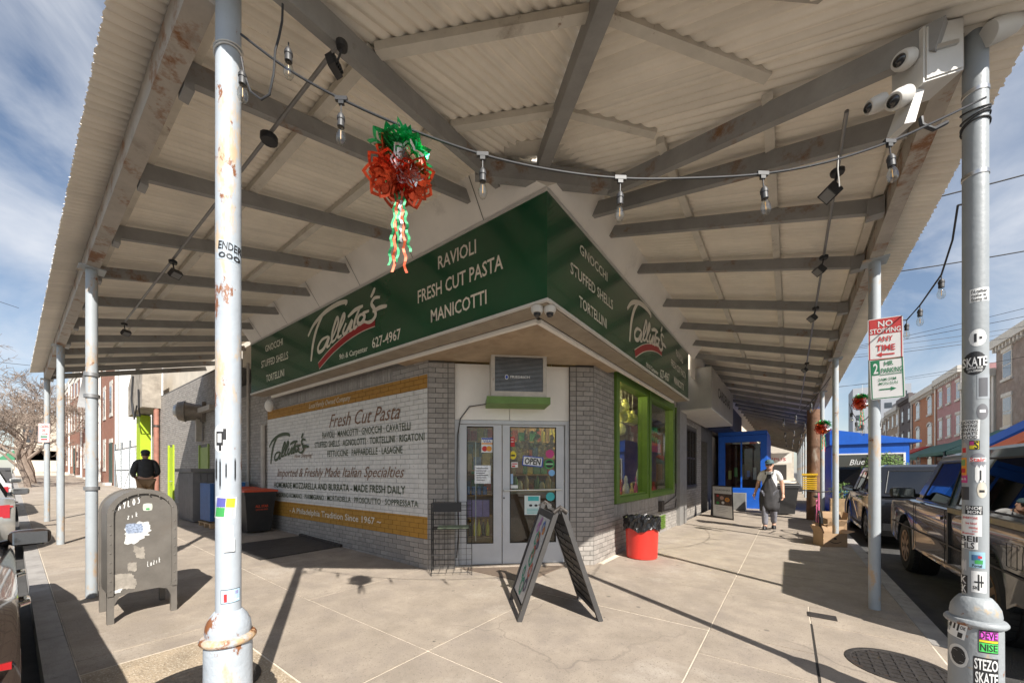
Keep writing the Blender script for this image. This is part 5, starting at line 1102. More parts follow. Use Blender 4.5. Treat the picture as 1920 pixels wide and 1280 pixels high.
# ------------------------------------------------------------------ wire rack
rk = thing('wire_rack', 'black wire leaflet rack standing left of the glass doors', 'rack', CW(.35, 0, .25))
M_wire = mat('black_wire', (.015, .015, .015), .45)
def rw(s, z, o): return CW(s, z, o)
s0, s1, o0, o1 = .08, .62, .06, .36
for s in (s0, s1):
    for o in (o0, o1): MB().tube([rw(s, .0, o), rw(s, 1.02 if o == o0 else .98, o)], .005, 6).build('upright', M_wire, rk)
for i, z in enumerate((.06, .14, .3, .46, .62, .78, .9, .97)):
    MB().tube([rw(s0, z, o0), rw(s1, z, o0)], .0035, 5).tube([rw(s0, z, o0), rw(s0, z, o1)], .0035, 5).tube([rw(s1, z, o0), rw(s1, z, o1)], .0035, 5).tube([rw(s0, z-.02, o1), rw(s1, z-.02, o1)], .0035, 5).build('hoop', M_wire, rk)
for i in range(1, 7):
    s = s0+(s1-s0)*i/7; MB().tube([rw(s, .06, o0), rw(s, .97, o0)], .003, 5).build('upright_wire', M_wire, rk)
for o in (.14, .22, .3): MB().tube([rw(s0, .06, o), rw(s0, .97, o)], .003, 5).build('upright_wire', M_wire, rk)
wbox(MB(), CW, s0+.02, s1-.14, .86, .985, o1-.004, o1+.006).build('header_card', PK, rk)
for i in range(8): MB().tube([rw(s0, .62, o0+i*.04), rw(s1, .62, o0+i*.04)], .0025, 5).build('shelf_wire', M_wire, rk)
for i in range(6): MB().tube([rw(s0+.1*i, .05, o0), rw(s0+.1*i, .05, o1+.04)], .003, 5).build('shelf_wire', M_wire, rk)
tag(wbox(MB(), CW, s0+.08, s1-.04, .627, .645, o0+.05, o1-.02).build('leaflet_stack', mat('leaflets', (.25, .3, .2), .6, var=.5, vs=20)), 'thin stack of leaflets lying on the wire rack shelf', 'leaflets')
# ------------------------------------------------------------------ second board, neighbour shop
ab = thing('sandwich_board', 'white poster A-frame board with food photo before the next shop', 'sandwich board', (.9, 8.75, 0))
A, B = onz(1336, 968), onz(1376, 975); up = Vector((0, 0, .98)); bk = Vector((-.12, .45, 0)); lean = Vector((-.05, .17, 0))
MB().prism([A, B, B+up+lean, A+up+lean], Vector((-.005, .02, 0))).build('front_leaf', PK, ab); nn = (B-A).cross(up).normalized()
nn = nn if nn.dot(CAM-A) > 0 else -nn
def abq(u, v, o): return A+(B-A)*u+(up+lean)*v+nn*o
MB().poly([abq(.05, .04, .004), abq(.95, .04, .004), abq(.95, .97, .004), abq(.05, .97, .004)]).build('poster', PW, ab)
MB().poly([abq(.13, .40, .007), abq(.95, .40, .007), abq(.95, .75, .007), abq(.13, .75, .007)]).build('photo', mat('food_photo', (.10, .07, .06), .5, var=.6, vs=25), ab)
for i, (u, v, r, m_) in enumerate(((.3, .68, .06, PR_), (.5, .62, .10, pm((.55, .35, .28), 'salmon')), (.75, .58, .11, PO), (.3, .46, .07, PG), (.55, .48, .07, PW), (.76, .58, .07, pm((.5, .25, .08), 'soup')))):
    MB().poly([abq(u+r*math.cos(k*.52), v+r*.6*math.sin(k*.52), .009+.001*i) for k in range(12)]).build('photo_dish', m_, ab)
text_fit('CARDENAS', abq(.18, .84, .006), abq(.88, .84, .006), abq(.18, .885, .006), PK, ab)
for i in range(4): MB().poly([abq(.2, .33-i*.05, .006), abq(.75-.1*(i % 2), .33-i*.05, .006), abq(.75-.1*(i % 2), .342-i*.05, .006), abq(.2, .342-i*.05, .006)]).build('line_of_print', pm((.5, .5, .5), 'grey'), ab)
MB().prism([A+bk, B+bk, B+up+lean+Vector((0, .03, 0)), A+up+lean+Vector((0, .03, 0))], Vector((-.005, .02, 0))).build('rear_leaf', PK, ab)
ns = thing('neighbour_shop', 'neighbouring grey brick shop with barred window and boxy metal sign', 'shop', (0, 7.6, 0))
mb = MB(); X_ = -.12
NW = lambda s, z, o=0.: Vector((X_+o, s, z))
wbox(mb, NW, 7.6, 8.35, -.1, 3.3, -.3, 0); wbox(mb, NW, 8.35, 10.1, -.1, .92, -.3, 0); wbox(mb, NW, 8.35, 10.1, 2.75, 3.3, -.3, 0); wbox(mb, NW, 10.1, 10.9, -.1, 3.3, -.3, 0); wbox(mb, NW, 10.9, 12.2, 2.5, 3.3, -.3, 0); wbox(mb, NW, 12.2, 13.3, -.1, 3.3, -.3, 0)
mb.build('wall', M_mort, ns)
put_bricks(bricks(NW, 7.62, 10.88, 0, 3.2, holes=[(8.34, 10.11, .91, 2.76)]), ns, M_brick, 0)
wf = MB(); wbox(wf, NW, 8.35, 10.1, .92, .99, -.2, .03); wbox(wf, NW, 8.35, 10.1, 2.68, 2.75, -.2, .0)
for i in range(5): wbox(wf, NW, 8.35+i*.4225, 8.41+i*.4225, .991, 2.679, -.15, -.02)
wbox(wf, NW, 8.411, 10.04, 1.8, 1.86, -.14, -.03); wf = wf.build('window', M_iron, ns)
wbox(MB(), NW, 8.36, 10.09, .95, 2.7, -.19, -.18).build('pane', glass('dark_glass', (.12, .13, .13), 1.5, .08), wf)
wbox(MB(), NW, 10.9, 12.2, 0, 2.5, -.6, -.5).build('door', mat('dark_door', (.04, .035, .03), .5), ns)
MB().box(.40, .43, 6.42, 48, 3.76, 4.7).build('upper_panel', M_white, ns)  # panel added to keep sun out of the gap between roof and wall
MB().box(-6, -.31, 7.61, 60, 3.2, 7.5).box(-6, -.6, 7.61, 60, 0, 3.1).build('upper_wall', M_cream, ns)
bxs = MB().box(-.05, .8, 6.92, 11.4, 3.02, 4.05).build('sign_box', mat('metal_sign', (.40, .39, .37), .38, .5, var=.1, vs=2), ns)
MB().box(-.05, .79, 6.95, 11.38, 2.985, 3.018).build('sign_underside', M_strim, bxs)
text_fit('CARDENAS', (.803, 8.0, 3.45), (.803, 10.6, 3.45), (.803, 8.0, 3.72), PK, bxs, bold=.02)
sb2 = MB().box(.0, .7, 11.6, 15.5, 2.95, 3.75).build('banner', mat('dark_banner', (.03, .04, .09), .5, var=.3, vs=3), ns)
# blue shop front bay
bs = thing('blue_shopfront', 'bright blue projecting shop front with glazed window beyond the poster board', 'shop', (.9, 13.3, 0))
M_blue = mat('blue_paint', (.012, .11, .52), .45, var=.12, vs=4)
def BW(s, z, o=0.): return Vector((s, 13.3-o, z))
mb = MB(); 
for a, b, c, d in ((.1, .32, 0, 2.8), (1.5, 1.7, 0, 2.8), (.32, 1.5, 0, .78), (.32, 1.5, 2.55, 2.8)): wbox(mb, BW, a, b, c, d, -.2, 0)
mb.build('frame', M_blue, bs); wbox(MB(), BW, .1, 1.7, 2.81, 2.95, -3, .06).build('roof', M_blue, bs)
MB().box(1.5, 1.7, 13.5, 17, 0, 2.8).build('side_wall', M_blue, bs)
wbox(MB(), BW, .33, 1.49, .79, 2.54, -.1, -.09).build('pane', M_glass, bs); wbox(MB(), BW, .1, 1.49, 0, 2.6, -2.2, -2.1).build('back_wall', mat('shop_red', (.16, .04, .03), .7, var=.5, vs=3), bs)
wbox(MB(), BW, .85, .9, .79, 2.54, -.12, -.05).build('mullion', M_blue, bs)
for i in range(5): wbox(MB(), BW, .4+i*.21, .5+i*.21, 1.1+.1*(i % 2), 1.45+.12*(i % 3), -.5, -.4).build('window_goods', mat('goods_%d' % (i+2), cols[i], .5), bs)
MB().box(.2, 1.1, 12.2, 12.7, .0, .62).build('bench', mat('bench_grey', (.2, .2, .19), .7), bs)
shops = thing('shop_row', 'shaded row of farther shops under the right canopy', 'building', (0, 18, 0))
for i in range(9):
    y = 17.2+i*4.6; cI = [(.2, .12, .08), (.10, .13, .2), (.25, .22, .18), (.16, .06, .05)][i % 4]
    w_ = MB().box(-.3, .15, y, y+4.5, 0, 3.3).build('wall', mat('shopwall_%d' % (i % 4), cI, .7, var=.25, vs=2), shops)
    MB().box(.151, .17, y+.5, y+2.8, .8, 2.5).build('pane', glass('dark_glass'), w_); MB().box(.151, .175, y+3.1, y+4.1, .02, 2.3).build('door', mat('dark_door', (.04, .035, .03)), w_)
    MB().box(.151, .55+.2*(i % 3), y+.2, y+4.3, 2.65, 3.25).build('sign_board', mat('shopsign_%d' % (i % 5), [(.5, .48, .44), (.35, .05, .04), (.05, .2, .1), (.5, .4, .1), (.08, .1, .3)][i % 5], .5, var=.2), w_)
for i, (x, y, h, cI, lb) in enumerate(((.9, 19, .9, (.1, .22, .08), 'green draped produce table under the far canopy'), (1.0, 23.5, 1.0, (.4, .3, .15), 'tan produce stand under the far canopy'), (.9, 28, 1.1, (.3, .08, .06), 'red produce stand at the far end of the canopy'))):
    t = thing('produce_stand', lb, 'stand', (x, y, 0)); MB().box(x-.5, x+.5, y-1, y+1, 0, h*.7).build('base', mat('stand_%d' % i, cI, .7, var=.4, vs=8), t)
    MB().add([(x-.55, y-1.05, h), (x+.55, y-1.05, h*.7), (x+.55, y+1.05, h*.7), (x-.55, y+1.05, h), (x-.55, y-1.05, h*.7), (x-.55, y+1.05, h*.7)], [(0, 1, 2, 3), (0, 4, 1), (3, 2, 5), (0, 3, 5, 4), (4, 5, 2, 1)]).build('sloping_top', mat('produce', (.3, .22, .08), .7, var=.7, vs=14), t)
t = thing('banner', 'white cloth banner hanging across the far end of the covered walk', 'banner', (1.2, 26, 2.4)); MB().box(.4, 2.5, 26, 26.03, 1.95, 2.6).build('cloth', M_white, t); text_fit('CAMPUS', (.7, 25.99, 2.1), (2.2, 25.99, 2.1), (.7, 25.99, 2.3), PR_, t)
t = thing('end_building', 'pale distant building closing the covered walk', 'building', (0, 75, 0)); MB().box(-8, 3, 75, 85, 0, 9).build('wall', M_cream, t); MB().box(-1, 2, 74.9, 74.99, .1, 2.6).build('door', mat('dark_door', (.04, .035, .03)), t)
# ------------------------------------------------------------------ timber pole, boxes, basket, bicycle, far bin
up_ = thing('utility_pole', 'thick brown timber utility pole at the kerb beyond the walking man', 'pole', (2.95, 10.4, 0))
M_tp = mat('pole_timber', (.16, .085, .05), .85, var=.35, vs=5, bump=.8, bs=18, stain=((.3, .25, .2), 6, .6, .7, (1, 1, .2)))
MB().lathe([(.18, 0), (.175, 1), (.165, 3.2)], (2.95, 10.4, 0), 16).build('shaft', M_tp, up_, True); MB().lathe([(.164, 4.1), (.14, 10.5)], (2.95, 10.4, 0), 14).build('upper_shaft', M_tp, up_, True); MB().box(1.9, 4.0, 10.33, 10.43, 9.3, 9.42).build('crossarm', M_tp, up_)
ybk = mat('yellow_plastic', (.7, .42, .02), .5, var=.1); bk_ = thing('basket', 'yellow plastic basket hung on the timber pole', 'basket', (2.85, 10.15, .9))
for i in range(7): MB().box(2.68, 3.0, 10.02, 10.2, .9+i*.06, .935+i*.06).build('slat', ybk, bk_)
MB().box(2.66, 3.02, 10.0, 10.22, 1.3, 1.35).build('rim', ybk, bk_)
wheelie((2.2, 11.6, 0), R(20), 'dark bin standing beyond the walking man by the timber pole', M_bin, 1.1)
M_card = mat('cardboard', (.36, .235, .135), .8, var=.12, vs=6, bump=.1)
bc = onz(1557, 1024)
def carton(c, L_, D_, H_, rz, label, flaps, name='cardboard_box'):
    t = thing(name, label, 'box', c, rz); th = .006
    for nm_, a in (('side', (-L_/2, L_/2, -D_/2, -D_/2+th)), ('side', (-L_/2, L_/2, D_/2-th, D_/2)), ('end', (-L_/2, -L_/2+th, -D_/2+th, D_/2-th)), ('end', (L_/2-th, L_/2, -D_/2+th, D_/2-th))): MB().box(a[0], a[1], a[2], a[3], .001, H_).build(nm_, M_card, t, local=True)
    MB().box(-L_/2+th, L_/2-th, -D_/2+th, D_/2-th, .001, .008).build('bottom', M_card, t, local=True)
    for ax_, sg, ang in flaps:
        l_ = D_*.45; g = R(ang); dx, dz_ = l_*math.cos(g), l_*math.sin(g)
        if ax_ == 'x': MB().add([(sg*L_/2, -D_/2, H_), (sg*L_/2, D_/2, H_), (sg*(L_/2+dx), D_/2, H_+dz_), (sg*(L_/2+dx), -D_/2, H_+dz_)], [(0, 1, 2, 3)]).build('flap', M_card, t, local=True)
        else: MB().add([(-L_/2, sg*D_/2, H_), (L_/2, sg*D_/2, H_), (L_/2, sg*(D_/2+dx), H_+dz_), (-L_/2, sg*(D_/2+dx), H_+dz_)], [(0, 1, 2, 3)]).build('flap', M_card, t, local=True)
    return t
rzb = TH-.15
b1 = carton((bc.x, bc.y+.12, 0), .40, .30, .25, rzb, 'large open delivery box with a curved arrow print by the kerb', (('x', 1, 20), ('x', -1, 65), ('y', 1, 75)))
mL = WM[b1.name]; ff = lambda x, z: mL @ Vector((x, -.152, z))
mb = MB(); ribbon(mb, [ff(-.1, .11), ff(-.04, .08), (ff(.03, .075)), ff(.1, .10)], .014, (mL.to_3x3() @ Vector((0, -1, 0)))); mb.build('print', PK, b1); text_fit('a', ff(-.025, .14), ff(.025, .14), ff(-.025, .19), PK, b1, bold=.05)
carton((bc.x+.02, bc.y+.5, 0), .34, .26, .34, rzb+.2, 'smaller open carton stacked behind the large delivery box', (('x', 1, 50), ('y', -1, 60), ('x', -1, 30)))
carton((bc.x+.12, bc.y+.8, 0), .30, .3, .45, rzb-.3, 'torn upright carton behind the other two boxes', (('x', 1, 80), ('y', 1, 70)))
bi = thing('bicycle', 'small bicycle with pink frame leaning behind the cardboard boxes', 'bicycle', (2.85, 6.6, 0))
M_pk = mat('bike_pink', (.5, .1, .22), .4); M_ty = mat('tyre', (.02, .02, .02), .8); M_rim = mat('rim_metal', (.45, .45, .45), .3, .8)
for y in (6.1, 7.1):
    wh = MB().tube([(2.85, y+.3*math.cos(2*math.pi*i/24), .31+.3*math.sin(2*math.pi*i/24)) for i in range(25)], .018, 7).build('wheel', M_ty, bi, True)
    for i in range(8): MB().tube([(2.85, y, .31), (2.85, y+.29*math.cos(i*.785), .31+.29*math.sin(i*.785))], .002, 4).build('spoke', M_rim, wh)
MB().tube([(2.85, 7.1, .31), (2.85, 6.75, .32), (2.85, 6.88, .78), (2.85, 7.1, .31)], .014, 7).tube([(2.85, 6.75, .32), (2.85, 6.27, .82), (2.85, 6.86, .72)], .016, 7).tube([(2.85, 6.1, .31), (2.85, 6.24, .8), (2.85, 6.28, .98)], .014, 7).build('frame', M_pk, bi, True)
MB().tube([(2.58, 6.32, 1.02), (2.85, 6.27, .98), (3.1, 6.32, 1.02)], .011, 7).build('handlebar', M_iron, bi); MB().ball((2.85, 6.92, .86), .1, 10, 6, (.6, 1.2, .3)).build('saddle', M_ty, bi, True)
MB().lathe([(.02, -.01), (.085, -.008), (.085, .008), (.02, .01)], (2.87, 6.75, .32), 16, 'x').build('chainring', M_iron, bi)
# ================================================================== VEHICLES
def offs(poly, d):
    n = len(poly); out = []
    ar = sum(poly[i][0]*poly[(i+1) % n][1]-poly[(i+1) % n][0]*poly[i][1] for i in range(n)); s = 1 if ar > 0 else -1
    for i in range(n):
        (x0, y0), (x1, y1), (x2, y2) = poly[i-1], poly[i], poly[(i+1) % n]
        n1_ = Vector((y0-y1, x1-x0)).normalized()*s; n2_ = Vector((y1-y2, x2-x1)).normalized()*s; m_ = (n1_+n2_); m_ = m_.normalized() if m_.length > 1e-6 else n1_
        k = 1/max(.5, m_.dot(n1_)); out.append((x1+m_.x*d*k, y1+m_.y*d*k))
    return out
def arcp(x, r, zc, a0, a1, n=9): return [(x+r*math.cos(R(a0+(a1-a0)*i/n)), zc+r*math.sin(R(a0+(a1-a0)*i/n))) for i in range(n+1)]
def body_loft(poly, W_, crown=.05):
    mb = MB(); n = len(poly); sl_ = [(-W_/2+.012, .045), (-W_/2, .012), (-W_/2+.02, -.0), (-W_/2+.12, -.012), (0, -.02), (W_/2-.12, -.012), (W_/2-.02, 0), (W_/2, .012), (W_/2-.012, .045)]
    for y, d in sl_: mb.v += [(x, y, z) for x, z in offs(poly, d)]
    for j in range(len(sl_)-1):
        for i in range(n): mb.f.append((j*n+i, j*n+(i+1) % n, (j+1)*n+(i+1) % n, (j+1)*n+i))
    mb.f.append(tuple(range(n))[::-1]); mb.f.append(tuple((len(sl_)-1)*n+i for i in range(n))); return mb
M_cg = glass('car_glass', (.10, .12, .12), 1.5, .10); M_chr = mat('chrome', (.6, .6, .6), .12, 1., var=.05); M_tl = mat('tail_lamp', (.35, .01, .012), .2, coat=.6); M_blk = mat('trim_black', (.015, .015, .016), .5)
M_am = mat('amber', (.8, .3, .02), .3)
def wheel(t, x, y, r, wd=.2, sp=5, rimm=None):
    w_ = MB().lathe([(r*.62, -wd/2+.01), (r*.9, -wd/2), (r, -wd/2+.035), (r, wd/2-.035), (r*.9, wd/2), (r*.62, wd/2-.01)], (x, y, r), 32, 'y').build('wheel', M_ty, t, True, True)
    sg = 1 if y > 0 else -1; yo = y+sg*(wd/2-.03); rimm = rimm or M_rim
    MB().lathe([(r*.2, -.012*sg), (r*.62, -.03*sg), (r*.62, .028*sg), (r*.56, .024*sg), (r*.54, -.02*sg), (r*.2, -.005*sg)], (x, yo, r), 28, 'y').build('rim', rimm, w_, True, True)
    for k in range(sp):
        g = 2*math.pi*k/sp+.3; d = Vector((math.cos(g), 0, math.sin(g))); MB().obox(Vector((x, yo+sg*.012, r))+d*r*.33, d*r*.24, Vector((-d.z, 0, d.x))*r*.08, (0, .012, 0)).build('spoke', rimm, w_, local=True)
    tr_ = MB()
    for k in range(44):
        g = 2*math.pi*k/44; d = Vector((math.cos(g), 0, math.sin(g)))
        for q_ in (-1, 1): tr_.obox(Vector((x, y+q_*wd*.22, r))+d*(r+.001), d*.004, Vector((-d.z, .0, d.x))*r*.045+Vector((0, q_*.01, 0)), (0, wd*.16, 0))
    tr_.build('tread', M_ty, w_, local=True, kind='stuff')
def cabin(t, b0, b1, zb_, r0, r1, zr, wb_, wr_, paint, win, name='cabin'):
    """greenhouse frame with separate glass panes; win: list of (u0,u1) of side windows along the length"""
    def ring(x0, x1, w_, z): return [Vector((x0, -w_, z)), Vector((x1, -w_, z)), Vector((x1, w_, z)), Vector((x0, w_, z))]
    A_, B_, C_ = ring(b0, b1, wb_, zb_), ring(r0, r1, wr_, zr), ring(r0+.12, r1-.12, wr_-.12, zr+.045)
    mb = MB(); vs = A_+B_+C_; fs = []
    for k in (0, 4):
        for i in range(4): j = (i+1) % 4; fs.append((k+i, k+j, k+4+j, k+4+i))
    fs.append((8, 9, 10, 11)); cb = mb.add(vs, fs).build(name, paint, t, False, True)
    def pane(a, b, c, d, u0, u1, v0, v1, nm):
        P_ = lambda u, v: (a*(1-u)+b*u)*(1-v)+(d*(1-u)+c*u)*v
        n_ = (b-a).cross(d-a).normalized(); MB().add([P_(u0, v0)+n_*.006, P_(u1, v0)+n_*.006, P_(u1, v1)+n_*.006, P_(u0, v1)+n_*.006], [(0, 1, 2, 3)]).build(nm, M_cg, cb, local=True)
        mb_ = MB(); e = .012
        for (p, q_) in (((u0, v0), (u1, v0)), ((u1, v0), (u1, v1)), ((u1, v1), (u0, v1)), ((u0, v1), (u0, v0))): mb_.tube([P_(*p)+n_*.006, P_(*q_)+n_*.006], .010, 6)
        mb_.build('window_seal', M_blk, cb, local=True)
    for i, j in ((0, 1), (2, 3)):
        for u0, u1 in win:
            if i == 0: pane(A_[0], A_[1], B_[1], B_[0], u0, u1, .08, .86, 'side_window')
            else: pane(A_[2], A_[3], B_[3], B_[2], 1-u1, 1-u0, .08, .86, 'side_window')
    pane(A_[1], A_[2], B_[2], B_[1], .06, .94, .08, .9, 'windscreen'); pane(A_[3], A_[0], B_[0], B_[3], .08, .92, .1, .85, 'rear_window')
    return cb
def mirror(t, x, y, z, paint, s=1.):
    sg = 1 if y > 0 else -1
    mb = MB().ball((0, 0, 0), 1, 20, 12); pw_ = lambda v: math.copysign(abs(v)**.55, v)
    mb.v = [(x+pw_(a)*.055*s, y+sg*.13*s+pw_(b)*.115*s, z+pw_(c_)*.068*s) for a, b, c_ in mb.v]
    m_ = mb.tube([(x+.03, y-sg*.02, z-.04), (x, y+sg*.06, z-.02)], .025*s, 8).build('wing_mirror', paint, t, True, True)
    MB().box(x-.0575*s, x-.0555*s, y+sg*.13*s-.09*s, y+sg*.13*s+.09*s, z-.05*s, z+.05*s).build('mirror_glass', mat('mirror_face', (.3, .31, .32), .06, .9), m_, local=True)
def car(label, loc, rz, col, L_=4.6, W_=1.82, kind='sedan', metal=.35, plate_=True):
    t = thing('parked_car', label, 'car', loc, rz); paint = mat('paint_'+label[:18], col, .22, metal, var=.04, coat=1.); r = .335 if kind == 'sedan' else .36
    ax0, ax1 = .95, L_-.9; zbel = .93 if kind == 'sedan' else 1.05; zt = .98 if kind == 'sedan' else 1.0
    low = [(.02, .42), (.12, .27)]+arcp(ax0, r+.06, r, 190, -10)[:]+[(ax0+r+.1, .22), (ax1-r-.1, .22)]+arcp(ax1, r+.06, r, 190, -10)+[(L_-.12, .25), (L_, .40), (L_-.03, .62), (L_-.25, .76), (L_-1.15, zbel-.02), (L_-1.3, zbel), (.75, zbel+.03), (.25, zbel+.02 if kind == 'sedan' else zbel+.05), (.03, zbel-.12), (-.02, .62)]
    body_loft(low, W_).build('body', paint, t, True, True)
    if kind == 'sedan': cabin(t, .55, L_-1.15, zbel-.02, 1.35, L_-2.0, 1.42, W_/2-.07, W_/2-.27, paint, ((.13, .44), (.47, .80)))
    else: cabin(t, .12, L_-1.15, zbel, .45, L_-1.85, 1.64, W_/2-.07, W_/2-.2, paint, ((.07, .28), (.31, .54), (.57, .84)))
    for x in (ax0, ax1):
        for sg in (-1, 1):
            wheel(t, x, sg*(W_/2-.12), r); MB().lathe([(r+.05, -.09), (r+.05, .09)], (x, sg*(W_/2-.16), r), 24, 'y').build('wheel_well', M_blk, t, True, True)
    for sg in (-1, 1):
        mirror(t, L_-1.62, sg*(W_/2-.05), zbel+.06, paint)
        MB().prism([(.06, sg*(W_/2-.02), .70), (.36, sg*(W_/2+.004), .72), (.42, sg*(W_/2+.004), .80), (.07, sg*(W_/2-.02), .86)], (0, -sg*.25, 0)).add([(-.015, sg*(W_/2-.30), .68), (-.015, sg*(W_/2-.05), .68), (.02, sg*(W_/2-.05), .88), (.02, sg*(W_/2-.30), .86)], [(0, 1, 2, 3)]).build('tail_lamp', M_tl, t, local=True)
        MB().ball((L_-.2, sg*(W_/2-.25), .66), .13, 12, 8, (1, 1.1, .6)).build('headlamp', M_chr, t, True, True)
        for x in (1.35, 2.35):
            MB().tube([(x-.09, sg*(W_/2+.005), zbel-.13), (x-.07, sg*(W_/2+.035), zbel-.125), (x+.07, sg*(W_/2+.035), zbel-.125), (x+.09, sg*(W_/2+.005), zbel-.13)], .014, 8).build('door_handle', M_chr, t, True, True)
        for x in (1.22, 2.18, 3.12): MB().box(x, x+.006, sg*(W_/2)-.004, sg*(W_/2)+.0015, .36, zbel-.02).build('door_seam', M_blk, t, local=True)
        MB().box(1.3, L_-1.3, sg*(W_/2)-.01, sg*(W_/2)+.006, .30, .36).build('sill', M_blk, t, local=True)
    MB().box(-.03, .05, -W_/2+.15, W_/2-.15, .38, .52).build('rear_bumper', M_blk if kind != 'sedan' else paint, t, local=True); MB().box(-.028, -.022, -.26, .26, .62, .74).build('number_plate', PW, t, local=True)
    MB().box(L_-.06, L_+.012, -.5, .5, .42, .58).build('grille', M_blk, t, local=True); return t
RZ = -.141
car('dark bronze sedan cropped at the left edge beside the mailbox', (.2, -3.56-.91, RZ), R(180), (.045, .032, .026))
car('pale silver sedan parked ahead of the dark bronze one', (-7.2, -3.53-.91, RZ+gz(-9)), R(180), (.42, .41, .38), metal=.5)
car('white sedan farthest along the left kerb', (-13.2, -3.55-.91, RZ+gz(-15)), R(180), (.6, .6, .58), metal=.1)
car('glossy black sport utility parked ahead of the pickup truck', (3.70+.93, 6.75, RZ), R(90), (.014, .014, .016), kind='suv', W_=1.86)
# pickup
tk = thing('pickup_truck', 'old dark blue-black pickup truck with a windowed bed cap at the right kerb', 'truck', (3.82+.98, .75, RZ), R(90))
M_tk = mat('truck_paint', (.010, .014, .019), .24, 0., var=.2, coat=.85, vs=3); M_tc = mat('truck_cap_paint', (.035, .075, .095), .3, .2, var=.1, coat=.6); TW = 1.96; r = .39
low = [(.0, .58), (.03, .50)]+[(.45, .46)]+arcp(1.08, .46, .42, 185, -5)+[(1.62, .42), (3.45, .42)]+arcp(4.05, .46, .42, 185, -5)+[(4.95, .46), (5.02, .62), (5.0, .95), (4.9, 1.06), (3.72, 1.13), (3.6, 1.12), (.02, 1.12)]
body_loft(low, TW).build('body', M_tk, tk, True, True)
cabin(tk, 2.08, 3.72, 1.10, 2.16, 3.12, 1.74, TW/2-.05, TW/2-.2, M_tc, ((.10, .78),)); 
cabin(tk, .02, 2.0, 1.125, .10, 1.97, 1.76, TW/2-.03, TW/2-.16, M_tc, ((.06, .94),), 'bed_cap')
for x in (1.08, 4.05):
    for sg in (-1, 1):
        wheel(tk, x, sg*(TW/2-.13), r, .25, 8, mat('bronze_rim', (.28, .17, .09), .4, .6)); MB().lathe([(.45, -.1), (.45, .1)], (x, sg*(TW/2-.2), .42), 24, 'y').build('wheel_well', M_blk, tk, True, True)
for sg in (-1, 1):
    MB().box(.05, 1.98, sg*(TW/2)-.03, sg*(TW/2)+.018, 1.085, 1.135).build('bed_rail', mat('weathered_rail', (.30, .24, .16), .7, var=.2, vs=8), tk, local=True)
    MB().box(2.02, 2.07, sg*(TW/2)-.03, sg*(TW/2)+.004, .5, 1.11).build('cab_gap', M_blk, tk, local=True)
    for x in (2.15, 3.5): MB().box(x, x+.008, sg*(TW/2)-.005, sg*(TW/2)+.002, .48, 1.09).build('door_seam', M_blk, tk, local=True)
    MB().box(.05, 4.9, sg*(TW/2)-.004, sg*(TW/2)+.006, .70, .715).build('side_moulding', M_blk, tk, local=True)
    MB().box(2.2, 2.36, sg*(TW/2), sg*(TW/2)+.025, .98, 1.02).build('door_handle', M_chr, tk, local=True)
    mirror(tk, 3.42, sg*(TW/2-.02), 1.24, M_blk, 1.15)
    MB().box(-.012, .06, sg*(TW/2-.09)-.07, sg*(TW/2-.09)+.07, .74, 1.02).build('tail_lamp', M_tl, tk, local=True); MB().box(4.99, 5.04, sg*.72-.14, sg*.72+.14, .78, .96).build('headlamp', M_chr, tk, local=True)
MB().tube([(.42, TW/2+.003, .76), (.42, TW/2+.003, .95), (.6, TW/2+.003, .95), (.6, TW/2+.003, .76), (.42, TW/2+.003, .76)], .003, 6).build('fuel_door', M_blk, tk, local=True)
MB().box(-.14, -.02, -TW/2+.05, TW/2-.05, .50, .64).build('rear_bumper', M_chr, tk, local=True); MB().box(5.03, 5.12, -TW/2+.05, TW/2-.05, .46, .62).build('front_bumper', M_chr, tk, local=True)
MB().box(4.98, 5.02, -.55, .55, .72, .98).build('grille', M_chr, tk, local=True)
for y in (-.5, 0, .5): MB().ball((2.35, y, 1.80), .04, 10, 6, (1.4, 1, .6)).build('roof_marker', M_am, tk, True, True)
MB().box(2.1, 2.7, -.5, .5, .7, 1.3).build('seat', M_blk, tk, local=True)
# ================================================================== PEOPLE
def skin(name, J, E_, m, parent, lvl=2, root=None):
    """J: {key: (x,y,z, r[, r2])} local joints, E_: list of key pairs"""
    ks = list(J); me = bpy.data.meshes.new(name); me.from_pydata([J[k][:3] for k in ks], [(ks.index(a), ks.index(b)) for a, b in E_], [])
    me.materials.append(m); o = link(name, me, parent)
    md = o.modifiers.new('skin', 'SKIN'); md.use_smooth_shade = True
    sv = me.skin_vertices[0].data if me.skin_vertices else None
    if sv is None: return o
    for i, k in enumerate(ks):
        r = J[k][3]; r2 = J[k][4] if len(J[k]) > 4 else r; sv[i].radius = (r, r2); sv[i].use_root = (k == (root or ks[0]))
    sb = o.modifiers.new('sub', 'SUBSURF'); sb.levels = lvl; sb.render_levels = lvl
    return o
def ensure_skin(o):
    pass
M_skin = mat('skin', (.50, .29, .20), .5, var=.06, vs=30); M_lip = mat('lips', (.42, .16, .13), .5); M_eye = mat('eye', (.03, .025, .02), .2)
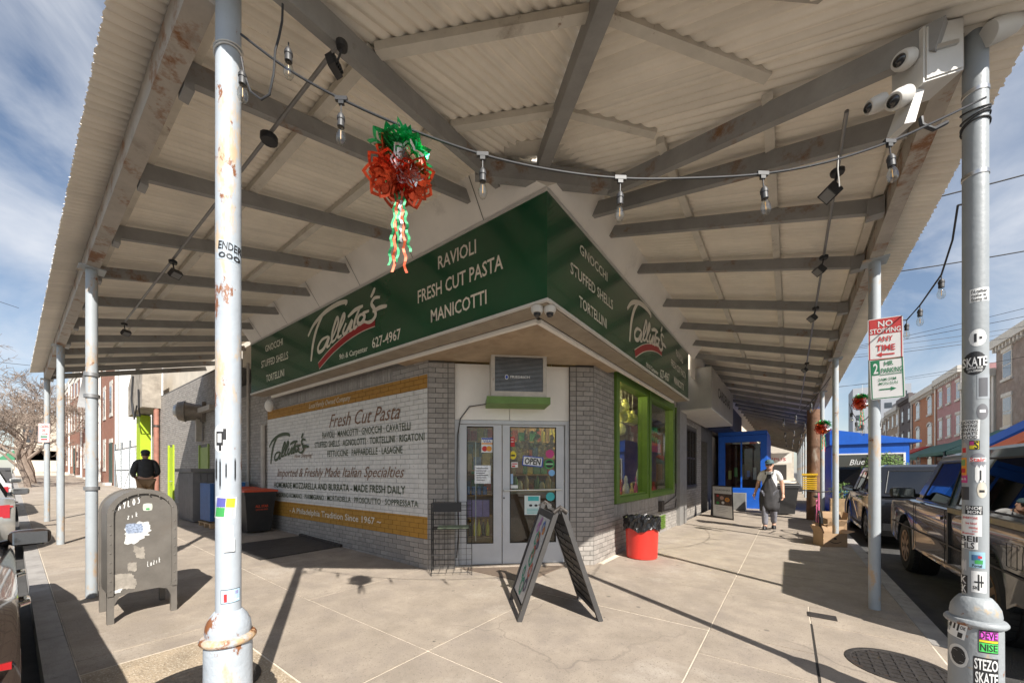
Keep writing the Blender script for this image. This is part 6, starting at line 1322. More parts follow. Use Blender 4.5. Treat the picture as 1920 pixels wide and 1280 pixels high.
def hand(t, w, d, side, m):
    """palm with five unequal curled fingers; w wrist, d pointing direction"""
    w, d = Vector(w), Vector(d).normalized(); s = Vector((side, 0, 0)); s = (s-d*s.dot(d)).normalized(); f = d.cross(s)*side; f = f if f.y > 0 else -f
    mb = MB().tube([w-d*.02, w+d*.02, w+d*.06, w+d*.09], [.024, .03, .037, .03], 10)
    for i, (l_, o) in enumerate(((.07, .027), (.08, .009), (.075, -.009), (.058, -.026))):
        b = w+d*.082-f*0+f*o; mb.tube([b, b+d*l_*.5-s*.006, b+d*l_*.85-s*.026, b+d*l_*.95-s*.042], [.0095, .009, .0085, .006], 7)
    b = w+d*.03+f*.03; mb.tube([b, b+f*.022+d*.03, b+f*.022+d*.06-s*.012], [.012, .0105, .008], 7)
    return mb.build('hand', m, t, True, True)
def head(t, c, yaw, hair, capm=None, visor=True, glasses=False):
    """face looks along +y of the figure"""
    M4 = Matrix.Translation(c) @ Matrix.Rotation(yaw, 4, 'Z')
    mb = MB(); seg = 20; prof = [(-.115, .02, .035), (-.10, .05, .03), (-.075, .062, .015), (-.04, .070, .004), (0, .075, 0), (.04, .077, -.004), (.075, .07, -.008), (.10, .05, -.01), (.115, .012, -.01)]
    for z, r, dy in prof:
        for k in range(seg):
            g = 2*math.pi*k/seg; mb.v.append((r*math.cos(g)*.98, r*1.22*math.sin(g)+dy, z))
    n = len(prof)
    for i in range(n-1):
        for k in range(seg): mb.f.append((i*seg+k, i*seg+(k+1) % seg, (i+1)*seg+(k+1) % seg, (i+1)*seg+k))
    mb.f.append(tuple(range(seg))[::-1]); mb.f.append(tuple((n-1)*seg+k for k in range(seg)))
    mb.tube([(0, .085, .015), (0, .103, -.015), (0, .106, -.028), (0, .088, -.036)], [.008, .012, .015, .008], 8)
    for sx in (-1, 1): mb.ball((sx*.077, -.005, -.008), .03, 8, 6, (.35, .7, 1.1))
    h = mb.xf(M4).build('head', M_skin, t, True, True)
    for sx in (-1, 1): MB().ball((sx*.03, .082, .006), .012, 8, 6, (1.2, .6, .7)).xf(M4).build('eye', M_eye, h, True, True)
    MB().ball((0, .087, -.058), .02, 10, 6, (1.2, .35, .35)).xf(M4).build('mouth', M_lip, h, True, True)
    MB().ball((0, -.022, .03), .088, 14, 10, (.95, 1.02, 1.0)).xf(M4).build('hair', hair, h, True, True)
    if glasses: MB().box(-.065, -.008, .085, .098, -.008, .022).box(.008, .065, .085, .098, -.008, .022).box(-.008, .008, .09, .097, .008, .014).xf(M4).build('glasses', M_blk, h, local=True)
    if capm:
        mb = MB().lathe([(.094, .035), (.095, .06), (.086, .10), (.06, .128), (.02, .14), (.002, .141)], (0, 0, 0), 20)
        mb.v = [(x, y*1.15-.005, z) for x, y, z in mb.v]
        if visor:
            pts = [(.085*math.cos(g), .07+.095*math.sin(g), .045-.018*math.sin(g)) for g in [math.pi*i/10 for i in range(11)]]
            mb.prism(pts, (0, 0, .006))
        mb.xf(M4).build('cap', capm, h, True, True)
    return h
def face_rz(p, q): d = Vector(q)-Vector(p); return math.atan2(-d.x, d.y)
# --- walking man in apron
mp_ = onz(1443, 992); mp_.z = 0
man = thing('person', 'man in white shirt, dark apron and cap walking along the right pavement', 'person', mp_, face_rz(mp_, CAM)-.08)
S = .985
def sc(J): return {k: tuple(v*S for v in t) for k, t in J.items()}
arms = dict(shR=(.185, 0, 1.385, .06), elR=(.27, -.05, 1.12, .046), wrR=(.335, .02, .885, .032), shL=(-.185, 0, 1.385, .06), elL=(-.28, -.04, 1.12, .046), wrL=(-.30, .05, .87, .032))
legs = dict(hipR=(.09, 0, .90, .10), kneeR=(.10, .10, .50, .066), ankR=(.095, .07, .09, .045), toeR=(.10, .22, .035, .034), hipL=(-.09, 0, .90, .10), kneeL=(-.085, -.02, .49, .066), ankL=(-.075, -.24, .13, .045), toeL=(-.085, -.13, .04, .034))
for D_ in (arms, legs):
    for k_ in D_: D_[k_] = (D_[k_][0]*.9,)+D_[k_][1:]
core = dict(pel=(0, 0, .95, .145, .11), wst=(0, 0, 1.10, .145, .105), chs=(0, .0, 1.28, .155, .11), nkb=(0, 0, 1.43, .07, .065), nkt=(0, .015, 1.50, .052))
bodyJ = {**core, **arms, **legs}
BE = [('pel', 'wst'), ('wst', 'chs'), ('chs', 'nkb'), ('nkb', 'nkt'), ('nkb', 'shR'), ('shR', 'elR'), ('elR', 'wrR'), ('nkb', 'shL'), ('shL', 'elL'), ('elL', 'wrL'), ('pel', 'hipR'), ('hipR', 'kneeR'), ('kneeR', 'ankR'), ('ankR', 'toeR'), ('pel', 'hipL'), ('hipL', 'kneeL'), ('kneeL', 'ankL'), ('ankL', 'toeL')]
def fat(J, ks, d): return {k: tuple(J[k][:3])+tuple(r+d for r in J[k][3:]) for k in ks}
def lerpJ(J, a, b, u): return tuple(J[a][i]*(1-u)+J[b][i]*u for i in range(3))
def dress(t, J, shirt, pants, shoe, sleeve=.75, long_=False, sleeve_d=.016):
    skin('body', J, BE, M_skin, t, root='pel')
    ks = ['wst', 'chs', 'nkb', 'shR', 'shL', 'elR', 'elL', 'pel']; SJ = fat(J, ks, sleeve_d); SJ['nkb'] = (*J['nkb'][:3], .075, .07)
    ed = [('wst', 'chs'), ('chs', 'nkb'), ('nkb', 'shR'), ('nkb', 'shL'), ('shR', 'elR'), ('shL', 'elL'), ('pel', 'wst')]
    if long_:
        for k in ('wrR', 'wrL'): SJ[k] = (*J[k][:3], .045)
        ed += [('elR', 'wrR'), ('elL', 'wrL')]
    else:
        for s in 'RL': SJ['el'+s] = (*lerpJ(J, 'sh'+s, 'el'+s, sleeve), .066)
    skin('shirt', SJ, ed, shirt, t, root='chs')
    PJ = fat(J, ['pel', 'hipR', 'kneeR', 'ankR', 'hipL', 'kneeL', 'ankL'], .02); 
    for s in 'RL': PJ['kn2'+s] = (*lerpJ(J, 'hip'+s, 'knee'+s, .5), .098)
    skin('trousers', PJ, [('pel', 'hipR'), ('hipR', 'kn2R'), ('kn2R', 'kneeR'), ('kneeR', 'ankR'), ('pel', 'hipL'), ('hipL', 'kn2L'), ('kn2L', 'kneeL'), ('kneeL', 'ankL')], pants, t, root='pel')
    for s in 'RL':
        a, b = Vector(J['ank'+s][:3]), Vector(J['toe'+s][:3]); d = (b-a); d.z = 0; d.normalize(); z0 = min(a.z, b.z)
        mb = MB(); n = 14
        for z, k in ((0, 1), (.03, 1.04), (.06, .9), (.095, .6)):
            for i in range(n):
                g = 2*math.pi*i/n; f_ = .125*math.cos(g)*k+.045; q = Vector((a.x, a.y, 0))+d*f_+Vector((-d.y, d.x, 0))*.048*math.sin(g)*k
                mb.v.append((q.x, q.y, max(0, (a.z-.09))*(.5-.8*f_/.2)*.5+z if s == 'L' else z))
        for j in range(3):
            for i in range(n): mb.f.append((j*n+i, j*n+(i+1) % n, (j+1)*n+(i+1) % n, (j+1)*n+i))
        mb.f += [tuple(range(n))[::-1], tuple(3*n+i for i in range(n))]; mb.build('shoe', shoe, t, True, True)
bodyJ = sc(bodyJ)
dress(man, bodyJ, mat('white_cotton', (.62, .61, .59), .8, var=.08, vs=10), mat('grey_jeans', (.20, .20, .23), .85, var=.2, vs=8), M_blk)
for s, sg in (('R', 1), ('L', -1)): hand(man, bodyJ['wr'+s][:3], Vector(bodyJ['wr'+s][:3])-Vector(bodyJ['el'+s][:3])+Vector((0, .06, 0)), sg, M_skin)
head(man, Vector((0, .03, 1.585*S)), 0, mat('dark_hair', (.03, .022, .018), .6), mat('teal_cap', (.06, .11, .12), .7, var=.15, vs=20), True, True)
mb = MB(); n = 16; rows = [(1.36, .09, .128, .7), (1.28, .115, .142, .8), (1.14, .17, .145, 1.2), (1.02, .19, .150, 1.75), (.90, .21, .155, 1.95), (.74, .225, .165, 1.9), (.58, .235, .17, 1.75), (.46, .24, .165, 1.6)]
for z, rx, ry, sp in rows:
    for i in range(n+1):
        g = math.pi/2+sp*(i/n-.5)*1.2; rip = 1+.03*math.sin(i*1.3+z*9); mb.v.append((rx*math.cos(g)*rip*S, ry*math.sin(g)*rip*S+.01, z*S))
for j in range(len(rows)-1):
    for i in range(n): mb.f.append((j*(n+1)+i, j*(n+1)+i+1, (j+1)*(n+1)+i+1, (j+1)*(n+1)+i))
M_apr = mat('apron', (.045, .043, .045), .85, var=.25, vs=8)
ap = mb.build('apron', M_apr, man, True, True); md = ap.modifiers.new('thick', 'SOLIDIFY'); md.thickness = .006
MB().tube([(.075, .125, 1.34), (.085, .06, 1.445), (.04, -.06, 1.48), (-.04, -.06, 1.48), (-.085, .06, 1.445), (-.075, .125, 1.34)], .011, 6).build('apron_strap', M_apr, man, True, True)
# --- man from behind
gp = Vector((-11.4, -1.42, gz(-11.4)))
gy = thing('person', 'person in black jacket, cap and tan trousers walking away past the mailbox', 'person', gp, R(86))
arms2 = dict(shR=(.17, 0, 1.40, .055), elR=(.235, -.03, 1.13, .045), wrR=(.16, .16, 1.02, .036), shL=(-.17, 0, 1.40, .055), elL=(-.235, -.03, 1.13, .045), wrL=(-.20, .16, 1.02, .036))
J2 = {**core, **arms2, **legs}; J2 = {k: tuple(v*1.03 for v in t) for k, t in J2.items()}
M_jk = mat('black_jacket', (.03, .032, .036), .7, var=.2, vs=10)
dress(gy, J2, M_jk, mat('tan_trousers', (.28, .18, .10), .85, var=.15, vs=8), M_blk, long_=True, sleeve_d=.024)
for s, sg in (('R', 1), ('L', -1)): hand(gy, J2['wr'+s][:3], Vector((-sg*.5, 1, -.1)), sg, M_skin)
head(gy, Vector((0, .03, 1.64)), 0, mat('dark_hair', (.03, .022, .018)), M_jk, True)
MB().tube([(0, 0, 1.40), (0, -.005, 1.47), (0, 0, 1.52)], [.11, .10, .095], 14).build('collar', M_jk, gy, True, True)
# ================================================================== BACKGROUND
M_rb = mat('red_brick', (.30, .105, .06), .85, var=.2, vs=3, bump=.3, bs=40, stain=((.2, .07, .045), 1.5, .5, .75)); M_stone = mat('pale_stone', (.60, .57, .52), .75, var=.12, vs=4)
def brick_tex(m, sc_=1.):      # courses too fine to tell apart at this distance
    n, l = m.node_tree.nodes, m.node_tree.links; b = n['Principled BSDF']; src = b.inputs['Base Color'].links[0].from_socket
    g = n.new('ShaderNodeNewGeometry'); sp = n.new('ShaderNodeSeparateXYZ'); l.new(g.outputs['Position'], sp.inputs[0]); ad = n.new('ShaderNodeMath'); l.new(sp.outputs['X'], ad.inputs[0]); l.new(sp.outputs['Y'], ad.inputs[1])
    cb = n.new('ShaderNodeCombineXYZ'); l.new(ad.outputs[0], cb.inputs[0]); l.new(sp.outputs['Z'], cb.inputs[1])
    t = n.new('ShaderNodeTexBrick'); t.inputs['Scale'].default_value = 1; t.inputs['Brick Width'].default_value = .21*sc_; t.inputs['Row Height'].default_value = .073*sc_; t.inputs['Mortar Size'].default_value = .007
    t.inputs['Mortar'].default_value = (.35, .28, .22, 1); l.new(cb.outputs[0], t.inputs['Vector']); l.new(src, t.inputs['Color1']); l.new(src, t.inputs['Color2']); l.new(t.outputs[0], b.inputs['Base Color'])
brick_tex(M_rb)
M_win = mat('window_dark', (.06, .07, .08), .08, var=.3, vs=.5, coat=.5)
def facade(name, label, P0, U, Nn, wid, hgt, wallm, dep=9, cols_=3, rows_=((1.0, 1.6), (4.2, 1.7), (7.2, 1.6)), ww=.95, trim=M_stone, door_col=0, archd=False, cornice=True, spout=True, pr=1.):
    """a house front: P0 lower corner, U along the front, Nn outward"""
    U, Nn, P0 = Vector(U), Vector(Nn), Vector(P0); t = thing(name, label, 'house', P0)
    def F(s, z, o=0.): return P0+U*s+Nn*o+Vector((0, 0, z))
    wbox(MB(), F, 0, wid, -.1, hgt, -dep, 0).build('wall', wallm, t)
    if cornice:
        wbox(MB(), F, -.02, wid+.02, hgt-.45, hgt+.1, .001, .35*pr).build('cornice', trim, t)
        mb = MB()
        for i in range(int(wid/.5)): wbox(mb, F, .2+i*.5, .35+i*.5, hgt-.75, hgt-.451, .001, .25*pr)
        mb.build('brackets', trim, t, kind='stuff')
    for ri, (z, h) in enumerate(rows_):
        for c in range(cols_):
            s = wid*(c+.5)/cols_-ww/2
            if ri == 0 and c == door_col:
                d = wbox(MB(), F, s, s+ww, 0, 2.5, .001, .06).build('door', mat('house_door_%d' % (int(P0.x+P0.y) % 3), [(.05, .04, .035), (.12, .03, .025), (.04, .07, .06)][int(P0.x+P0.y) % 3], .5), t); wbox(MB(), F, s-.12, s+ww+.12, 2.501, 2.75, .001, .12*pr).build('lintel', trim, d); wbox(MB(), F, s-.2, s+ww+.2, -.05, .17, .061, .1+.6*pr).build('step', trim, d); continue
            w_ = wbox(MB(), F, s, s+ww, z, z+h, .001, .03).build('window', trim, t)
            wbox(MB(), F, s+.09, s+ww-.09, z+.09, z+h/2-.03, .0305, .04).build('pane', M_win, w_); wbox(MB(), F, s+.09, s+ww-.09, z+h/2+.03, z+h-.09, .0305, .04).build('pane', M_win, w_)
            wbox(MB(), F, s-.1, s+ww+.1, z-.16, z-.002, .001, .12*pr).build('sill', trim, w_)
            if archd:
                n = 10; pts = [F(s+ww/2+(ww/2+.14)*math.cos(math.pi*i/n), z+h+.0+(.42)*math.sin(math.pi*i/n), .002) for i in range(n+1)]+[F(s+ww/2-(ww/2-.05)*math.cos(math.pi*i/n), z+h+.0+(.22)*math.sin(math.pi*i/n), .002) for i in range(n+1)]
                MB().prism(pts, Nn*.09).build('arch', trim, w_); pts = [F(s+ww/2+(ww/2-.06)*math.cos(math.pi*i/n), z+h+.001+.21*math.sin(math.pi*i/n), .003) for i in range(n+1)]; MB().prism(pts, Nn*.03).build('pane', M_win, w_)
            else: wbox(MB(), F, s-.1, s+ww+.1, z+h+.002, z+h+.24, .001, .08*pr).build('lintel', trim, w_)
    if spout: MB().tube([F(wid-.12, .1, .09), F(wid-.12, hgt-.3, .09)], .06, 8).build('downpipe', M_white, t)
    return t
ords = ['first', 'second', 'third', 'fourth', 'fifth', 'sixth', 'seventh']
for i in range(7):
    h = facade('row_house', ords[i]+' red brick row house beyond the gate on the left street', (-28.4-5.2*i, 0, gz(-28.4-5.2*i)), (-1, 0, 0), (0, -1, 0), 5.18, 9.4-.3*(i % 2), M_rb, cols_=2, ww=.85, pr=.35, spout=i % 2 == 0)
    if i == 0: MB().box(-28.399, -28.36, -.003, 9, 0, 9.1).build('side_wall', mat('white_stucco', (.70, .685, .66), .85, var=.06, vs=1, bump=.2, bs=30), h); MB().box(-28.358, -28.30, -.02, .10, 0, 9.0).build('corner_strip', M_stone, h)
gt = thing('chain_gate', 'tall galvanised chain-link gate beside the lime green column', 'gate', (-24, 0, 0))
M_gal = mat('galvanised', (.32, .34, .35), .45, .6, var=.15)
for x in (-28.0, -25.9, -23.6, -21.4): MB().tube([(x, -.05, 0), (x, -.05, 2.95)], .045, 8).build('post', M_gal, gt)
for z in (.15, 1.5, 2.6): MB().tube([(-28, -.05, z), (-21.4, -.05, z)], .025, 8).build('rail', M_gal, gt)
MB().tube([(-25.9, -.05, .15), (-23.6, -.05, 1.5)], .02, 6).build('brace', M_gal, gt)
mesh_ = MB()
for i in range(75):
    x = -28+i*.09
    for sgn in (1, -1):
        a, b = Vector((x, -.05, .15)), Vector((x+sgn*2.45*.5, -.05, 2.6)); 
        if -28 <= b.x <= -21.4: mesh_.tube([a, b], .004, 3, False)
mesh_.build('chain_link', M_gal, gt, kind='stuff')
for z in (2.72, 2.82, 2.92): MB().tube([(-28, -.05, z), (-21.4, -.05, z)], .006, 4).build('barbed_wire', M_gal, gt)
lc = thing('green_column', 'lime green painted column with rough concrete box over it at building end', 'column', (-19.7, -.1, 0))
M_lime = mat('lime_paint', (.38, .52, .02), .6, var=.08, vs=3)
MB().box(-20.0, -19.25, -.35, -.02, 0, 3.75).build('column', M_lime, lc); MB().prism([(-20.35, 0, 3.75), (-17.6, 0, 3.9), (-17.5, 0, 5.5), (-19.6, 0, 5.5), (-20.35, 0, 5.0)], (0, -.55, 0)).build('concrete_box', mat('rough_concrete', (.33, .29, .24), .9, var=.3, vs=3, bump=.6, bs=10, stain=((.18, .15, .12), 2, .5, .7)), lc)
MB().tube([(-17.9, -.6, 4.6), (-17.95, -.58, 3.9), (-18.3, -.5, 3.6), (-19.0, -.6, 3.75), (-19.3, -.6, 4.4), (-19.1, -.58, 5.3)], .03, 6).tube([(-18.2, -.6, 4.0), (-18.7, -.6, 3.5), (-19.2, -.58, 4.2)], .025, 6).build('loose_cable', M_cable, lc, True)
rp_ = thing('rusty_pipe', 'rust red vertical drain pipe by the lime green column', 'pipe', (-17.7, -.12, 0)); MB().tube([(-17.7, -.12, 0), (-17.7, -.12, 4.3), (-17.9, -.25, 4.7)], .085, 10).build('pipe', mat('rust_pipe', (.30, .13, .09), .7, var=.25, vs=6), rp_, True)
for z in (1.6, 3.2): MB().lathe([(.1, z-.04), (.1, z+.04)], (-17.7, -.12, 0), 10).build('pipe_joint', M_iron, rp_)
for x0, x1, h_, lb in ((-12.45, -11.65, 2.15, 'green painted steel side door behind the storage box'), (-16.25, -15.65, 2.3, 'narrow lime green side door near the building end')):
    t = thing('side_door', lb, 'door', ((x0+x1)/2, 0, 0)); m_ = M_lime if x0 < -14 else mat('sage_paint', (.28, .36, .10), .6, var=.1)
    MB().box(x0, x1, -.02, .05, 0, h_).build('leaf', m_, t); MB().box(x0-.08, x0-.002, -.05, .05, 0, h_+.08).box(x1+.002, x1+.08, -.05, .05, 0, h_+.08).build('frame', m_, t); MB().tube([(x1-.12, -.021, 1.05), (x1-.12, -.09, 1.05), (x1-.22, -.09, 1.05)], .015, 8).build('handle', M_steel, t)
ev = thing('exhaust_vent', 'round grey exhaust fan hood jutting from the left brick wall', 'vent', ony(350, 770, -.4)); c = ony(358, 771, -.3); M_vent = mat('vent_metal', (.24, .21, .18), .5, .5, var=.2, vs=6)
ex = Vector((-.35, -.93, 0)).normalized(); c0 = Vector((c.x, -.01, c.z)); MB().box(c.x-.28, c.x+.28, -.1, -.012, c.z-.3, c.z+.3).build('flange', M_vent, ev)
MB().tube([c0, c0+ex*.2, c0+ex*.4, c0+ex*.41, c0+ex*.58, c0+ex*.61], [.25, .25, .29, .32, .27, .21], 24).build('hood', M_vent, ev, True); MB().tube([c0+ex*.615, c0+ex*.67, c0+ex*.7], [.2, .17, .06], 20).build('cowl', M_steel, ev, True)
dp = thing('wall_duct', 'boxy pale duct pipe bending down the left wall under the canopy', 'pipe', ony(385, 800, -.1)); a, b, c_ = ony(398, 763, -.12), ony(372, 772, -.12), ony(370, 828, -.12)
MB().bar((a.x, -.12, a.z), (b.x, -.12, a.z), .14, .14).bar((b.x, -.12, a.z+.07), (b.x, -.12, c_.z), .14, .14, up=(1, 0, 0)).build('duct', M_pipe, dp)
# left street: bare trees, far buildings
M_bark = mat('bark', (.22, .17, .135), .9, var=.25, vs=8, bump=.5, bs=15)
def tree(p, hgt, seed, label):
    random.seed(seed); t = thing('bare_tree', label, 'tree', p); tr_, cw = MB(), MB()
    def grow(mb, p_, d, ln_, r, lvl):
        n = 4; pts = [p_]; q = p_; dd = d.copy()
        for i in range(n):
            dd = (dd+Vector((random.uniform(-.18, .18), random.uniform(-.18, .18), random.uniform(-.05, .12)))).normalized(); q = q+dd*ln_/n; pts.append(q)
        mb.tube(pts, [r*(1-.4*i/n) for i in range(n+1)], 7 if lvl < 2 else 4 if lvl < 4 else 3, False)
        if lvl < 7:
            k = 3 if lvl < 2 else 3
            for j in range(k):
                ax = dd.orthogonal().normalized(); ax.rotate(Matrix.Rotation(random.uniform(0, 6.28), 3, dd)); nd_ = (dd*random.uniform(.6, 1)+ax*random.uniform(.5, .85)).normalized(); st = pts[random.choice((2, 3, 4, 4))]
                grow(cw if lvl >= 0 else mb, st, nd_, ln_*random.uniform(.6, .82), max(.011, r*.52), lvl+1)
    grow(tr_, Vector(p), Vector((0, 0, 1)), hgt*.28, hgt*.017, 0); tr_.build('trunk', M_bark, t, True); cw.build('crown', M_bark, t)
tree((-34, -2.75, .6), 10.5, 4, 'nearer bare tree with two trunks by the left street'); tree((-42, -2.6, .8), 10.5, 9, 'farther bare tree behind the first on the left street'); tree((-57, -2.4, 1.1), 9.5, 12, 'farthest bare tree on the left street'); tree((-29, -3.0, .5), 7.5, 31, 'small bare tree nearest the left canopy end')
t = thing('pale_house', 'pale house with green porch roof at the far end of the left street', 'house', (-75, -3, 0)); MB().box(-82, -72, -3.2, .5, 0, 8.5).build('wall', M_cream, t); MB().add([(-72, -4.6, 2.8), (-72, .4, 2.8), (-72.0, .4, 4.0), (-72.0, -3.2, 4.0), (-78, -4.6, 2.8), (-78, -3.2, 4.0)], [(0, 1, 2, 3), (0, 3, 5, 4)]).build('porch_roof', mat('green_roof', (.06, .25, .13), .6), t); MB().box(-71.98, -71.9, -2.6, -1.2, 5, 7).build('window', M_win, t)
for i, (x, w_, h_, c_) in enumerate(((-60, 9, 8, (.35, .2, .14)), (-72, 10, 9.5, (.4, .36, .3)), (-86, 12, 8.5, (.3, .15, .1)))):
    facade('far_house', ['brown', 'grey', 'dark red'][i]+' far house across the left street behind the trees', (x-w_, -14.5, 0), (1, 0, 0), (0, 1, 0), w_, h_, mat('farwall_%d' % i, c_, .85, var=.15), cols_=4, spout=False)
# right street across: houses
def rh(y0, y1, h_, m_, lb, **k): return facade('town_house', lb, (14.0, y1, 0), (0, -1, 0), (-1, 0, 0), y1-y0, h_, m_, **k)
wb_ = mat('weathered_brick', (.21, .16, .14), .85, var=.3, vs=2, stain=((.33, .29, .26), 1.2, .5, .7)); brick_tex(wb_)
ob_ = mat('orange_brick', (.42, .15, .06), .85, var=.15, vs=3); brick_tex(ob_); pk_ = mat('pink_brick', (.42, .20, .22), .85, var=.15, vs=3); brick_tex(pk_); db_ = mat('dark_brick', (.11, .09, .09), .85, var=.2, vs=2); tb_ = mat('tan_brick', (.33, .24, .17), .85, var=.2, vs=2)
rows3 = ((1.0, 1.6), (4.6, 1.7), (7.6, 1.5))
rh(24, 37.6, 10.4, wb_, 'large weathered brown brick building at the right edge across the street', cols_=4, rows_=((1, 1.8), (4.4, 2.0), (7.6, 1.8)), ww=1.3)
rh(37.7, 43.6, 8.6, mat('grey_stucco', (.36, .34, .31), .9, var=.15, vs=1.5, stain=((.25, .22, .2), 1, .5, .7)), 'blank grey rendered building beside the weathered brick one', cols_=2, rows_=((1, 1.6),))
rh(43.7, 50.6, 10.2, pk_, 'pink painted brick house with white cornice across the street', cols_=3, rows_=rows3)
rh(50.7, 59.5, 10.0, ob_, 'orange brick house with arched white window heads across the street', cols_=2, rows_=((1.2, 1.6), (4.2, 1.9), (7.3, 1.6)), ww=1.5, archd=True)
rh(59.6, 66, 10.6, db_, 'dark painted narrow house left of the orange brick one', cols_=2, rows_=rows3, trim=mat('dark_trim', (.12, .1, .1), .7))
rh(66.1, 74, 10.0, tb_, 'tan brick house left of the dark painted one', cols_=3, rows_=rows3); rh(74.1, 84, 9.4, wb_, 'farthest brown house on the right street', cols_=3, rows_=rows3)
def awning(y0, y1, zt, zb2, x1, m_, lb):
    t = thing('awning', lb, 'awning', (13.6, (y0+y1)/2, zb2)); 
    MB().add([(13.98, y0, zt), (13.98, y1, zt), (x1, y1, zb2), (x1, y0, zb2)], [(0, 1, 2, 3)]).build('cloth', m_, t); MB().box(x1-.02, x1, y0, y1, zb2-.25, zb2-.003).build('valance', m_, t)
    MB().add([(13.98, y0, zt), (x1, y0, zb2), (13.98, y0, zb2)], [(0, 1, 2)]).build('side_panel', m_, t)
    for y in (y0+.1, y1-.1): MB().tube([(x1+.05, y, 0), (x1+.05, y, zb2)], .03, 6).build('pole', M_gal, t)
M_gaw = mat('green_canvas', (.05, .14, .12), .8, var=.15, vs=2)
awning(37.5, 44, 4.2, 2.9, 11.5, M_gaw, 'faded green awning below the blank grey building'); awning(44.3, 52, 4.0, 2.7, 11.4, M_gaw, 'long faded green awning below the pink house'); awning(53, 59, 4.1, 3.2, 12.3, mat('red_canvas', (.5, .05, .04), .8), 'small red awning under the orange brick house')
awning(30.4, 33.6, 4.6, 2.9, 11.6, mat('blue_canvas', (.02, .11, .45), .8), 'bright blue awning at the right edge beyond the truck'); awning(27, 30.2, 4.4, 2.8, 11.6, mat('orange_canvas', (.6, .13, .04), .8), 'orange awning nearest the right edge beyond the truck'); awning(33.8, 37.3, 4.3, 2.9, 11.6, M_gaw, 'green awning between the blue one and the grey building')
# blue kerbside dining hut
hut = thing('dining_hut', 'bright blue kerbside dining hut with a wide window and sloping roof', 'hut', (4.4, 13, 0)); hx0, hx1, hy = 3.52, 5.35, 13.0
MB().box(hx0, hx0+.16, hy, hy+.12, -.14, 2.6).box(hx1-.12, hx1, hy, hy+.12, -.14, 2.3).box(hx0+.161, hx1-.121, hy, hy+.12, -.14, .85).box(hx0+.161, hx1-.121, hy+.001, hy+.119, 1.98, 2.3).build('frame', M_blue, hut)
MB().box(hx0, hx0+.1, hy+.121, hy+5, -.14, 2.6).build('side_wall', M_blue, hut)
MB().prism([(hx0-.05, hy-.06, 2.30), (hx1+.25, hy-.06, 2.31), (hx1+.25, hy-.06, 2.37), (hx0-.05, hy-.06, 2.83)], (0, 5.2, 0)).build('roof', M_blue, hut); MB().box(hx0+.1, hx1-.08, hy-.02, hy-.003, 1.96, 2.0).box(hx0+.1, hx0+.15, hy-.02, hy-.003, .85, 1.959).box(hx1-.13, hx1-.08, hy-.02, hy-.003, .85, 1.959).build('window_trim', M_white, hut)
MB().box(hx0+.17, hx1-.13, hy+.05, hy+.06, .86, 1.97).build('pane', glass('hut_glass', (.3, .32, .32), 1.5, .1), hut); MB().box(hx0+.1, hx1, hy+4.9, hy+5, -.14, 2.3).build('back_wall', mat('hut_dark', (.09, .06, .05), .8, var=.4, vs=3), hut)
text_fit('Blue C', (hx0+.45, hy-.01, 1.62), (hx0+1.05, hy-.01, 1.66), (hx0+.45, hy-.01, 1.80), PW, hut, shear=.3)
random.seed(21)
M_lf = mat('leaf', (.10, .17, .035), .6, var=.35, vs=6, rnd=.35)
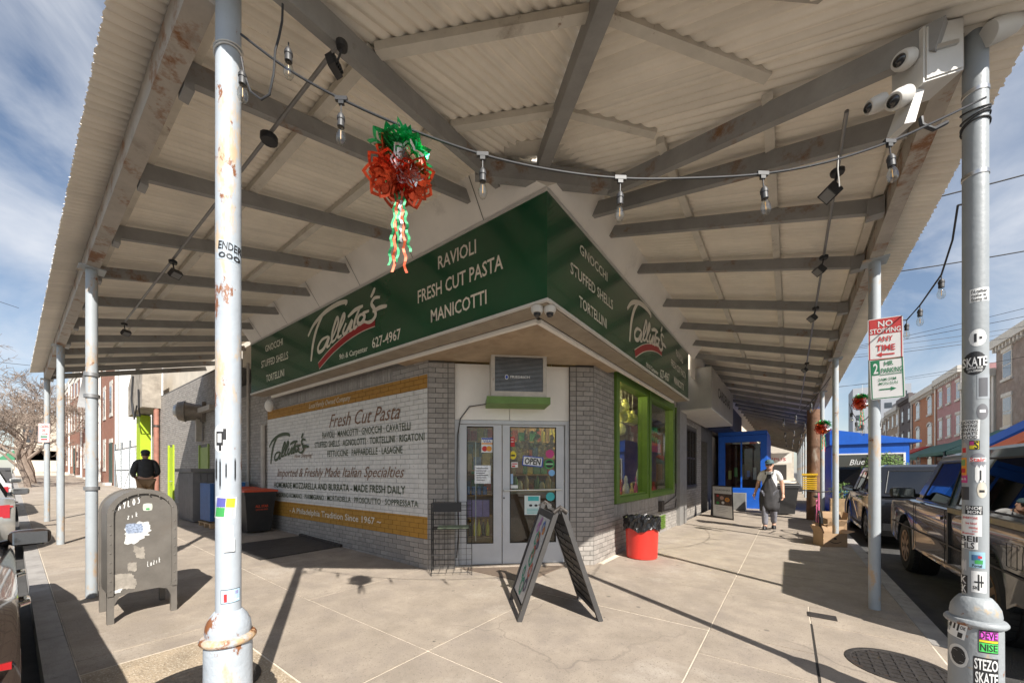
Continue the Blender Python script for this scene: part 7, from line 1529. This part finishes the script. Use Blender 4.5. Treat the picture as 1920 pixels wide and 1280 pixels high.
def shrub(c, rad, n, label, s=.06):
    t = thing('shrub', label, 'shrub', (c[0], c[1], 0)); mb = MB()
    for i in range(n):
        v = Vector((random.gauss(0, 1), random.gauss(0, 1), random.gauss(0, 1))).normalized()*random.uniform(.35, 1)**.6; p = Vector(c)+Vector((v.x*rad[0], v.y*rad[1], v.z*rad[2])); a = Vector((random.gauss(0, 1), random.gauss(0, 1), random.gauss(0, 1))).normalized(); b = a.orthogonal().normalized(); l_ = s*random.uniform(.7, 1.4)
        mb.add([p, p+a*l_*.5+b*l_*.22, p+a*l_, p+a*l_*.5-b*l_*.22], [(0, 1, 2, 3)])
    mb.build('foliage', M_lf, t); MB().tube([(c[0], c[1], -.1), (c[0], c[1], c[2])], .04, 7).build('stem', M_bark, t); MB().box(c[0]-.3, c[0]+.3, c[1]-.25, c[1]+.25, -.14, max(.2, c[2]-rad[2]*.75)).build('planter', M_wd, t)
shrub((4.75, 12.5, 1.45), (.55, .3, .6), 1500, 'yellow-green shrub growing before the blue hut window'); shrub((3.75, 12.6, .75), (.3, .25, .3), 500, 'low green plants at the left foot of the blue hut')
for i, (x, y, w_, d_, h_, c_) in enumerate(((20, 170, 14, 12, 30, (.38, .4, .43)), (36, 165, 10, 10, 24, (.33, .33, .33)), (28, 150, 8, 10, 22, (.35, .32, .3)))):
    t = thing('tower_block', ['tall pale grey', 'shorter grey', 'brownish'][i]+' distant tower block beyond the right street', 'building', (x, y, 0)); MB().box(x, x+w_, y, y+d_, 0, h_).build('wall', mat('tower_%d' % i, c_, .8, var=.1), t)
    for f_ in range(int(h_/3.5)):
        for k in range(4): MB().box(x+.8+k*w_/4, x+.8+k*w_/4+w_/8, y-.05, y-.002, 1.5+f_*3.5, 3.3+f_*3.5).build('window', M_win, t)
# overhead wires
def wire(a, b, sag, lb, r=.012):
    t = thing('overhead_wire', lb, 'wire', a); MB().tube(catenary(a, b, sag), r, 5).build('strand', M_cable, t)
k = 0
for z, y0, y1 in ((8.2, 24, 23), (8.9, 26, 29), (9.6, 30, 27), (7.4, 22, 24), (10.2, 33, 36), (8.0, 35, 33), (9.1, 40, 42)):
    wire((2.0, y0, z), (14.2, y1, z+.4), .25, 'thin black wire over the right street, '+['lowest slack', 'second', 'third', 'nearest low', 'highest', 'rear low', 'rearmost'][k]+' of the bundle'); k += 1
wire((-40, -3.2, 12.6), (-14, -18, 10.5), .5, 'upper thin wire crossing the left sky', .015); wire((-40, -2.4, 8.8), (-30, -18, 7.6), .4, 'lower thin wire crossing the left sky above the trees', .015)
wire((4.2, 8, 7.2), (14, 12, 9.5), .3, 'thick wire crossing the blue sky right of the stickered post', .016); wire((4.0, 8, 5.8), (14.2, 9, 6.2), .3, 'wire crossing the sky just above the parking sign height', .012)
